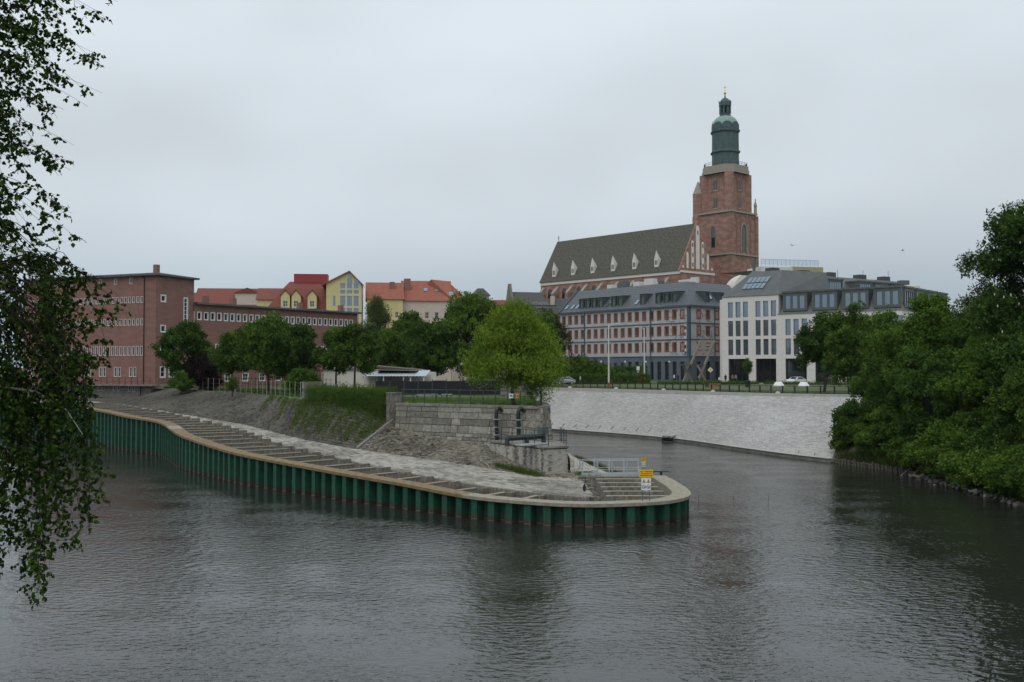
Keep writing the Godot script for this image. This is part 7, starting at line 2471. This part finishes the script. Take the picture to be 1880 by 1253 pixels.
func make_promenade() -> void:
	var crest := spline(PackedVector3Array(CREST.slice(4)), 10)
	railing("crest_railing", "long dark post railing along the crest of the pale embankment", offset_line(crest, 0.55), 1.5, 1.1, [0.5, 1.06], 0.055, M.dark_metal, true, 0.5)
	# small pale lamp studs on the kerb
	var studs := resample(crest, 9.5)
	for k in range(1, studs.size()):
		var s := thing("kerb_stud", "pale domed stud on the embankment kerb, %s from the wooded bank" % ["", "first", "second", "third", "fourth", "fifth", "sixth", "seventh", "eighth"][k], "stud", studs[k] + Vector3(0, 0.22, 0), 0, "kerb studs")
		var g := Geo.new()
		g.lathe(PackedVector2Array([Vector2(0.28, 0), Vector2(0.26, 0.14), Vector2(0.14, 0.24), Vector2(0, 0.26)]), 8, Vector3.ZERO, 0, false)
		part("dome", g, M.white_trim, s)
	# path, road, pavement
	var p0 := offset_line(crest, 6.5); var p1 := offset_line(crest, 8.3)
	var g0 := Geo.new()
	loft(g0, [lift(p0, 0.012), lift(p1, 0.012)])
	struct("footpath", g0, M.concrete_pale)
	var r0 := offset_line(crest, 45.0); var r1 := offset_line(crest, 53.0)
	var g1 := Geo.new()
	loft(g1, [lift(r0, 0.016), lift(r1, 0.016)])
	struct("road", g1, M.asphalt)
	var v0 := offset_line(crest, 53.0); var v1 := offset_line(crest, 70.0)
	var g2 := Geo.new()
	loft(g2, [lift(v0, 0.0), lift(v0, 0.12), lift(v1, 0.12)])
	struct("pavement", g2, M.concrete)
	# the giant chair
	var o := Vector3(36.4, LAND, -212)
	var c := thing("chair_sculpture", "giant tilted wooden chair sculpture on crossed legs before the hotel", "sculpture", o)
	var S := Vector3(2.75, 0, 1.2); var B := Vector3(4.15, 9.0, -1.6)
	for k in 2:
		var f := S * k
		var g := Geo.new()
		beam(g, f, f + B, 0.42, 0.34)
		part("long_pole", g, M.timber_pale, c)
		var h := Geo.new()
		beam(h, f + Vector3(2.05, 0, -0.6), f + Vector3(0.0, 3.7, 0.15), 0.4, 0.3)
		part("short_leg", h, M.timber_pale, c)
	var bars := Geo.new()
	beam(bars, Vector3(0, 0.25, 0), S + Vector3(0, 0.25, 0), 0.2, 0.14)
	beam(bars, Vector3(2.05, 0.25, -0.6), S + Vector3(2.05, 0.25, -0.6), 0.2, 0.14)
	part("stretcher", bars, M.timber_pale, c)
	var d := Vector3(2.1, 0, -0.75)
	for k in 6:
		var q := Vector3(-0.8, 3.75, 0.35) + d * (k / 5.0)
		var g := Geo.new()
		beam(g, q - S * 0.05, q + S * 1.05, 0.3, 0.4)
		part("seat_slat", g, M.timber, c)
	for k in 4:
		var q := B * (0.72 + 0.085 * k)
		var g := Geo.new()
		beam(g, q - S * 0.18, q + S * 1.04, 0.56, 0.12)
		part("back_slat", g, M.timber_pale, c)
	# tram masts and lamps
	for k in 2:
		var at: Vector3 = [Vector3(16.5, LAND, -170), Vector3(26.3, LAND, -198)][k]
		var m := thing("tram_mast", ["tall pale mast with a red foot near the embankment railing", "tall pale mast beside the red kiosk"][k], "mast", at, 0, "pale masts on the promenade")
		var g := Geo.new()
		g.tube(PackedVector3Array([Vector3(0, 0, 0), Vector3(0, 3, 0), Vector3(0, 10.5 + k * 0.6, 0)]), PackedFloat32Array([0.17, 0.15, 0.1]), 10)
		part("shaft", g, M.white_trim, m)
		var a := Geo.new()
		var top := 10.3 + k * 0.6
		var dx := 1.0 if k == 0 else -1.0
		a.tube(PackedVector3Array([Vector3(0, top - 0.3, 0), Vector3(0.5 * dx, top + 0.3, 0), Vector3(1.3 * dx, top + 0.45, 0)]), PackedFloat32Array([0.05, 0.05, 0.04]), 6)
		part("arm", a, M.white_trim, m)
		put("lamp_head", boxm(Vector3(minf(1.2 * dx, 1.9 * dx), top + 0.36, -0.12), Vector3(maxf(1.2 * dx, 1.9 * dx), top + 0.5, 0.12)), M.white_trim, m)
		var ft := Geo.new()
		ft.tube(PackedVector3Array([Vector3(0, 0, 0), Vector3(0, 0.6, 0)]), PackedFloat32Array([0.22, 0.2]), 10)
		part("foot", ft, M.sign_red if k == 0 else M.dark_metal, m)
	# road signs
	var sd := thing("road_sign", "yellow diamond priority road sign beside the chair sculpture", "sign", Vector3(41.0, LAND, -206))
	var sp := Geo.new()
	bar(sp, Vector3.ZERO, Vector3(0, 2.9, 0), 0.05)
	part("post", sp, M.grey_metal, sd)
	put("plate", boxm(Vector3(-0.4, -0.4, 0), Vector3(0.4, 0.4, 0.04)), M.sign_white, sd, Transform3D(Basis(Vector3(0, 0, 1), PI / 4), Vector3(0, 2.7, 0.05)))
	put("field", boxm(Vector3(-0.28, -0.28, 0.04), Vector3(0.28, 0.28, 0.05)), M.sign_yellow, sd, Transform3D(Basis(Vector3(0, 0, 1), PI / 4), Vector3(0, 2.7, 0.05)))
	var ss := thing("road_sign", "white road sign plates on a post above the red kiosk", "sign", Vector3(25.3, LAND, -200))
	var sq := Geo.new()
	bar(sq, Vector3.ZERO, Vector3(0, 3.4, 0), 0.05)
	part("post", sq, M.grey_metal, ss)
	put("plate", boxm(Vector3(-0.32, 2.7, 0.05), Vector3(0.32, 3.4, 0.08)), M.sign_white, ss)
	put("plate", boxm(Vector3(-0.26, 2.15, 0.05), Vector3(0.26, 2.62, 0.08)), M.hotel_wall, ss)
	var rk := thing("red_kiosk", "round red street kiosk beside the second mast", "kiosk", Vector3(25.7, LAND, -198.5))
	var rg := Geo.new()
	rg.lathe(PackedVector2Array([Vector2(0.35, 0), Vector2(0.42, 0.25), Vector2(0.62, 0.5), Vector2(0.66, 1.1), Vector2(0.5, 1.55), Vector2(0.0, 1.7)]), 14, Vector3.ZERO, 0, false)
	part("body", rg, M.sign_red, rk)
	put("base", boxm(Vector3(-0.3, 0, -0.3), Vector3(0.3, 0.1, 0.3)), M.dark_metal, rk)
	for k in 5:
		var lp := thing("street_lamp", ["thin street lamp with white globe left of the hotel doors", "thin street lamp with white globe at the shrub edge", "thin street lamp with white globe before the hotel middle", "thin street lamp with white globe near the white man", "thin street lamp with white globe behind the clipped hedge"][k], "lamp", [Vector3(24.4, LAND, -215), Vector3(16.0, LAND, -214), Vector3(29.0, LAND, -216), Vector3(34.4, LAND, -218), Vector3(19.4, LAND, -217)][k], 0, "thin globe lamps")
		var lg := Geo.new()
		bar(lg, Vector3.ZERO, Vector3(0, 4.3, 0), 0.05)
		part("post", lg, M.grey_metal, lp)
		var gl := Geo.new()
		gl.lathe(PackedVector2Array([Vector2(0.06, 4.25), Vector2(0.2, 4.4), Vector2(0.2, 4.55), Vector2(0.0, 4.72)]), 8, Vector3.ZERO, 0, false)
		part("lamp_globe", gl, M.sign_white, lp)
	# planter, bin, bell tents
	var pl := thing("wooden_planter", "orange brown wooden planter box behind the crest railing", "planter", Vector3(31.6, LAND, -160), 0.45)
	for k in 4:
		put("plank", boxm(Vector3(0, k * 0.15 + 0.01, 0), Vector3(2.3, k * 0.15 + 0.145, 0.08)), M.planter_wood, pl)
	put("soil", boxm(Vector3(0, 0, -1.0), Vector3(2.3, 0.5, -0.01)), M.earth, pl)
	var bn := thing("litter_bin", "pair of dark litter bins behind the crest railing", "bin", Vector3(36.6, LAND, -156), 0.4)
	for x in [0.0, 0.4]:
		put("bin_body", boxm(Vector3(x, 0.1, -0.16), Vector3(x + 0.32, 1.1, 0.16)), M.dark_metal, bn)
		put("bin_lid", boxm(Vector3(x - 0.02, 1.1, -0.18), Vector3(x + 0.34, 1.17, 0.18)), M.grey_metal, bn)
	for k in 2:
		var t := thing("white_tree_guard", ["white domed guard under the young tree before the office columns", "white domed guard nearer the dark maple"][k], "guard", [Vector3(45.0, LAND, -168.2), Vector3(48.8, LAND, -166.8)][k], 0.4, "white domed guards")
		var g := Geo.new()
		g.lathe(PackedVector2Array([Vector2(0.98, 0), Vector2(0.86, 0.28), Vector2(0.56, 0.72), Vector2(0.4, 0.78), Vector2(0, 0.78)]), 10, Vector3.ZERO, 0.2)
		part("dome", g, M.white_paint, t)
		put("rim", boxm(Vector3(-1.0, 0, -0.05), Vector3(1.0, 0.06, 1.0)), M.white_trim, t)
	for k in 2:
		var st := thing("tree_stake", ["wooden stake frame round the young tree before the office columns", "wooden stake frame round the second young tree"][k], "stake", [Vector3(57.0, LAND, -176), Vector3(62.8, LAND, -174)][k])
		for x in [-0.6, 0.6]:
			put("stake", boxm(Vector3(x - 0.05, 0, -0.05), Vector3(x + 0.05, 1.9, 0.05)), M.timber_pale, st)
		put("crossbar", boxm(Vector3(-0.65, 1.6, 0.05), Vector3(0.65, 1.7, 0.1)), M.timber_pale, st)
	car("silver car half hidden by the shrubs at the railing", Vector3(9.6, LAND, -186), 0.5, flat(L(0.45, 0.46, 0.47), 0.3, 0.6))
	car("white car behind the young trees at the office", Vector3(53.0, LAND, -186), 0.7, flat(L(0.7, 0.7, 0.7), 0.25))
	car("pale car glimpsed behind the bright tree", Vector3(-1.5, LAND, -134), 0.1, flat(L(0.4, 0.45, 0.45), 0.3, 0.4))
	# rooftop birds in the sky
	for k in 2:
		var gl := thing("gull", ["gull flying over the office roofs", "smaller gull flying near the chestnut"][k], "bird", [Vector3(33.9, 23.5, -120), Vector3(47.2, 22.9, -120)][k], 0.5 + k, "gulls in the sky")
		var g := Geo.new()
		g.tube(PackedVector3Array([Vector3(0, 0, -0.22), Vector3(0, 0.02, -0.05), Vector3(0, 0.02, 0.1), Vector3(0, 0.0, 0.26)]), PackedFloat32Array([0.02, 0.055, 0.05, 0.01]), 7)
		part("body", g, M.white_trim, gl)
		for s in [-1.0, 1.0]:
			var w := Geo.new()
			w.quad(Vector3(0, 0.04, -0.08), Vector3(s * 0.28, 0.16, -0.14), Vector3(s * 0.26, 0.16, 0.0), Vector3(0, 0.04, 0.08))
			w.tri(Vector3(s * 0.28, 0.16, -0.14), Vector3(s * 0.58, 0.08, 0.02), Vector3(s * 0.26, 0.16, 0.0))
			part("wing", w, M.white_trim, gl)

func beam(g: Geo, a: Vector3, b: Vector3, w: float, h: float) -> void:
	var z := (b - a)
	var ln := z.length()
	z = z.normalized()
	var x := Vector3.UP.cross(z).normalized() if absf(z.y) < 0.95 else Vector3.RIGHT
	var y := z.cross(x).normalized()
	# w is measured upright for level beams
	g.box(Vector3(-h / 2, -w / 2, 0), Vector3(h / 2, w / 2, ln), Transform3D(Basis(x, y, z), a))

func make_shore_things() -> void:
	# timber stakes at the foot of the wooded bank
	var st := thing("timber_stakes", "row of short weathered timber stakes holding the wooded bank edge", "stakes", Vector3(29.7, 0, -92.3))
	var line := PackedVector3Array([Vector3(0, 0, 0), Vector3(1.0, 0, 3.2), Vector3(2.2, 0, 7.2), Vector3(2.7, 0, 11.5)])
	for k in 26:
		var p := point_at(line, k * 0.47)
		var g := Geo.new()
		var h := rng.randf_range(0.3, 0.6)
		g.tube(PackedVector3Array([p + Vector3(rng.randfn() * 0.03, -0.8, 0), p + Vector3(rng.randfn() * 0.06, h, rng.randfn() * 0.05)]), PackedFloat32Array([0.11, 0.1]), 7)
		part("stake", g, M.timber, st)
	var rl := Geo.new()
	for k in 11:
		bar(rl, point_at(line, k * 1.1) + Vector3(0.14, 0.3, 0), point_at(line, k * 1.1 + 1.15) + Vector3(0.14, 0.3, 0), 0.07)
	part("waling", rl, M.timber, st)
	for k in 4:
		var d := thing("fallen_pole", ["slanting bleached pole beside the timber stakes", "second slanting pole fallen at the end of the stakes", "third slanting pole fallen on the bank edge", "curved dead branch over the water edge"][k], "branch", [Vector3(32.0, 0.0, -81.5), Vector3(32.4, 0, -80.6), Vector3(32.7, 0, -79.9), Vector3(33.2, 0.2, -74.5)][k], 0, "fallen wood on the bank")
		var g := Geo.new()
		if k < 3:
			g.tube(PackedVector3Array([Vector3(-0.5, -0.1, 0.3), Vector3(1.0, 0.8, -0.5), Vector3(2.1, 1.6, -1.0)]), PackedFloat32Array([0.06, 0.055, 0.04]), 6)
		else:
			g.tube(PackedVector3Array([Vector3(-0.9, 0.2, 0.6), Vector3(-0.2, 0.7, 0.3), Vector3(0.6, 0.7, 0), Vector3(1.2, 0.3, -0.2)]), PackedFloat32Array([0.03, 0.05, 0.06, 0.06]), 6)
		part("pole", g, flat(L(0.2, 0.18, 0.15), 0.95), d)
	var xf: Array[Transform3D] = []
	var cl := PackedColorArray()
	for k in 260:
		var t := rng.randf()
		var p := Vector3(32.2, 0.02, -81).lerp(Vector3(32.6, 0.02, -60), t) + Vector3(rng.randfn() * 0.35 + 0.2, rng.randf() * 0.15, rng.randfn() * 0.3)
		var s := rng.randf_range(0.12, 0.4)
		xf.append(Transform3D(Basis(Vector3(rng.randfn(), rng.randfn(), rng.randfn()).normalized(), rng.randf() * TAU).scaled(Vector3(s, s * 0.6, s * 0.8)), p))
		cl.append(L(0.06, 0.055, 0.045).lerp(L(0.28, 0.26, 0.22), rng.randf()))
	tag(mesh_copies("shore_rubble", stone_mesh(), M.tint, xf, cl, self), "loose stones along the water edge under the trees", "rubble", "", "stuff")
	# outlet with a flap on the embankment toe
	var o := thing("drain_outlet", "dark drain outlet with a pale flap at the embankment toe", "outlet", Vector3(18.4, 0.2, -118.6), 0.9)
	var g := Geo.new()
	g.tube(PackedVector3Array([Vector3(0, 0.1, -0.6), Vector3(0, 0.1, 0.7)]), PackedFloat32Array([0.24, 0.24]), 12)
	part("pipe", g, M.black, o)
	put("flap", boxm(Vector3(0.2, 0.35, -0.3), Vector3(1.7, 0.5, 0.3)), M.concrete_pale, o)
	put("headwall", boxm(Vector3(-0.4, 0.3, -0.4), Vector3(0.18, 0.5, 0.4)), M.concrete, o)

# ---------------------------------------------------------------- people: one smooth skin over jointed bones
func skin(bones: Array, cell: float, lo: Vector3, hi: Vector3, shade: Callable) -> ArrayMesh:
	var nx := int((hi.x - lo.x) / cell) + 1; var ny := int((hi.y - lo.y) / cell) + 1; var nz := int((hi.z - lo.z) / cell) + 1
	var d := PackedFloat32Array()
	d.resize(nx * ny * nz)
	for z in nz:
		for y in ny:
			for x in nx:
				var p := lo + Vector3(x, y, z) * cell
				var best := 9.0
				for b in bones:
					var a: Vector3 = b[0]; var e: Vector3 = b[1]
					var ab := e - a
					var t := clampf((p - a).dot(ab) / maxf(ab.length_squared(), 1e-6), 0, 1)
					var dist := p.distance_to(a + ab * t) - lerpf(b[2], b[3], t)
					var h := clampf(0.5 + 0.5 * (best - dist) / 0.045, 0, 1)
					best = lerpf(best, dist, h) - 0.045 * h * (1.0 - h)
				d[(z * ny + y) * nx + x] = best
	var idx := {}
	var pos := PackedVector3Array()
	var corner := [Vector3i(0, 0, 0), Vector3i(1, 0, 0), Vector3i(0, 1, 0), Vector3i(1, 1, 0), Vector3i(0, 0, 1), Vector3i(1, 0, 1), Vector3i(0, 1, 1), Vector3i(1, 1, 1)]
	var edges := [[0, 1], [2, 3], [4, 5], [6, 7], [0, 2], [1, 3], [4, 6], [5, 7], [0, 4], [1, 5], [2, 6], [3, 7]]
	for z in nz - 1:
		for y in ny - 1:
			for x in nx - 1:
				var sum := Vector3.ZERO
				var n := 0
				for e in edges:
					var a: Vector3i = corner[e[0]]; var b: Vector3i = corner[e[1]]
					var da := d[((z + a.z) * ny + y + a.y) * nx + x + a.x]; var db := d[((z + b.z) * ny + y + b.y) * nx + x + b.x]
					if (da < 0) != (db < 0):
						sum += Vector3(a).lerp(Vector3(b), da / (da - db))
						n += 1
				if n > 0:
					idx[(z * ny + y) * nx + x] = pos.size()
					pos.append(lo + (Vector3(x, y, z) + sum / n) * cell)
	var g := Geo.new()
	g.use_col = true
	for z in range(1, nz - 1):
		for y in range(1, ny - 1):
			for x in range(1, nx - 1):
				var k := (z * ny + y) * nx + x
				for ax in 3:
					var step: int = [1, nx, nx * ny][ax]
					if (d[k] < 0) == (d[k + step] < 0):
						continue
					var u: int = [nx, nx * ny, 1][ax]; var v: int = [nx * ny, 1, nx][ax]
					if idx.has(k) and idx.has(k - u) and idx.has(k - v) and idx.has(k - u - v):
						var A := pos[idx[k]]; var B := pos[idx[k - u]]; var C := pos[idx[k - u - v]]; var D := pos[idx[k - v]]
						g.col = shade.call((A + C) / 2)
						if d[k] < 0:
							g.quad(A, D, C, B)
						else:
							g.quad(A, B, C, D)
	return g.mesh()

func person_mesh(pose: int, top: Color, legs: Color, hair: Color) -> ArrayMesh:
	var sk := Color(0.42, 0.26, 0.19)
	var b: Array = []
	if pose == 2:
		# seated, leaning forward a little
		b = [[Vector3(0, 0.5, 0), Vector3(0, 0.95, 0.06), 0.14, 0.16], [Vector3(0, 0.95, 0.06), Vector3(0, 1.08, 0.1), 0.07, 0.06], [Vector3(0, 1.14, 0.12), Vector3(0, 1.23, 0.13), 0.095, 0.1]]
		for s in [-1.0, 1.0]:
			b.append([Vector3(s * 0.09, 0.48, 0.02), Vector3(s * 0.12, 0.5, 0.44), 0.085, 0.065])
			b.append([Vector3(s * 0.12, 0.5, 0.44), Vector3(s * 0.12, 0.08, 0.42), 0.06, 0.045])
			b.append([Vector3(s * 0.12, 0.05, 0.4), Vector3(s * 0.12, 0.04, 0.56), 0.045, 0.035])
			b.append([Vector3(s * 0.2, 0.94, 0.06), Vector3(s * 0.22, 0.7, 0.14), 0.055, 0.045])
			b.append([Vector3(s * 0.22, 0.7, 0.14), Vector3(s * 0.1, 0.6, 0.36), 0.042, 0.035])
	else:
		var st := 0.16 if pose == 1 else 0.05
		b = [[Vector3(0, 0.94, 0), Vector3(0, 1.36, 0), 0.14, 0.16], [Vector3(-0.13, 1.42, 0), Vector3(0.13, 1.42, 0), 0.075, 0.075], [Vector3(0, 1.44, 0), Vector3(0, 1.54, 0.01), 0.06, 0.055], [Vector3(0, 1.6, 0.02), Vector3(0, 1.68, 0.01), 0.09, 0.1]]
		for s in [-1.0, 1.0]:
			b.append([Vector3(s * 0.09, 0.92, 0), Vector3(s * 0.1, 0.5, s * st * 0.6 + 0.03), 0.095, 0.068])
			b.append([Vector3(s * 0.1, 0.5, s * st * 0.6 + 0.03), Vector3(s * 0.1, 0.08, s * st), 0.062, 0.045])
			b.append([Vector3(s * 0.1, 0.05, s * st - 0.03), Vector3(s * 0.1, 0.04, s * st + 0.15), 0.045, 0.035])
			b.append([Vector3(s * 0.21, 1.4, 0), Vector3(s * 0.25, 1.12, -s * st * 0.4), 0.058, 0.046])
			b.append([Vector3(s * 0.25, 1.12, -s * st * 0.4), Vector3(s * 0.24, 0.86, -s * st + 0.06), 0.043, 0.034])
			b.append([Vector3(s * 0.24, 0.84, -s * st + 0.07), Vector3(s * 0.235, 0.76, -s * st + 0.09), 0.034, 0.022])
	var neck := 1.5 if pose != 2 else 1.07
	var waist := 0.92 if pose != 2 else 0.56
	var shade := func(p: Vector3) -> Color:
		if p.y > neck + 0.13 or (p.y > neck + 0.06 and p.z < 0.0): return hair
		if p.y > neck: return sk
		if p.y < 0.09: return Color(0.02, 0.02, 0.02)
		if pose != 2 and absf(p.x) > 0.19 and p.y < 0.87: return sk
		return top if p.y > waist else legs
	return skin(b, 0.045, Vector3(-0.4, -0.06, -0.35), Vector3(0.4, 1.85, 0.65), shade)

func make_people() -> void:
	var dk := Color(0.015, 0.015, 0.02)
	var spec := [
		["person in a white shirt and dark trousers walking before the hotel", Vector3(33.2, LAND + 0.12, -204), 1, Color(0.7, 0.7, 0.68), dk, 1.2],
		["person in dark clothes walking beside the white shirt", Vector3(34.1, LAND + 0.12, -204.6), 1, dk, dk, 1.0],
		["person in black sitting on the chair sculpture's stretcher", Vector3(38.9, LAND, -209), 2, dk, Color(0.05, 0.05, 0.06), 0.4],
		["person in a pale top sitting by the office corner", Vector3(41.2, LAND + 0.12, -198), 2, Color(0.6, 0.6, 0.6), dk, 0.2],
		["person in a long black coat standing by the office corner", Vector3(42.2, LAND + 0.12, -197), 0, dk, dk, -0.5],
		["person in brown standing at the office column", Vector3(43.4, LAND + 0.12, -196), 0, Color(0.2, 0.13, 0.08), dk, 0.3],
		["person in grey standing in the arcade beside the one in brown", Vector3(44.1, LAND + 0.12, -196.4), 0, Color(0.2, 0.2, 0.22), dk, -0.8],
		["person in a pale green top walking along the long low hedge", Vector3(12.6, LAND, -184), 1, Color(0.35, 0.42, 0.36), Color(0.04, 0.06, 0.08), 1.5],
	]
	for s in spec:
		var t := put("person", person_mesh(s[2], s[3], s[4], Color(0.03, 0.02, 0.015)), M.tint, self, Transform3D(Basis(Vector3.UP, s[5]), s[1]))
		tag(t, s[0], "person", "people on the promenade")
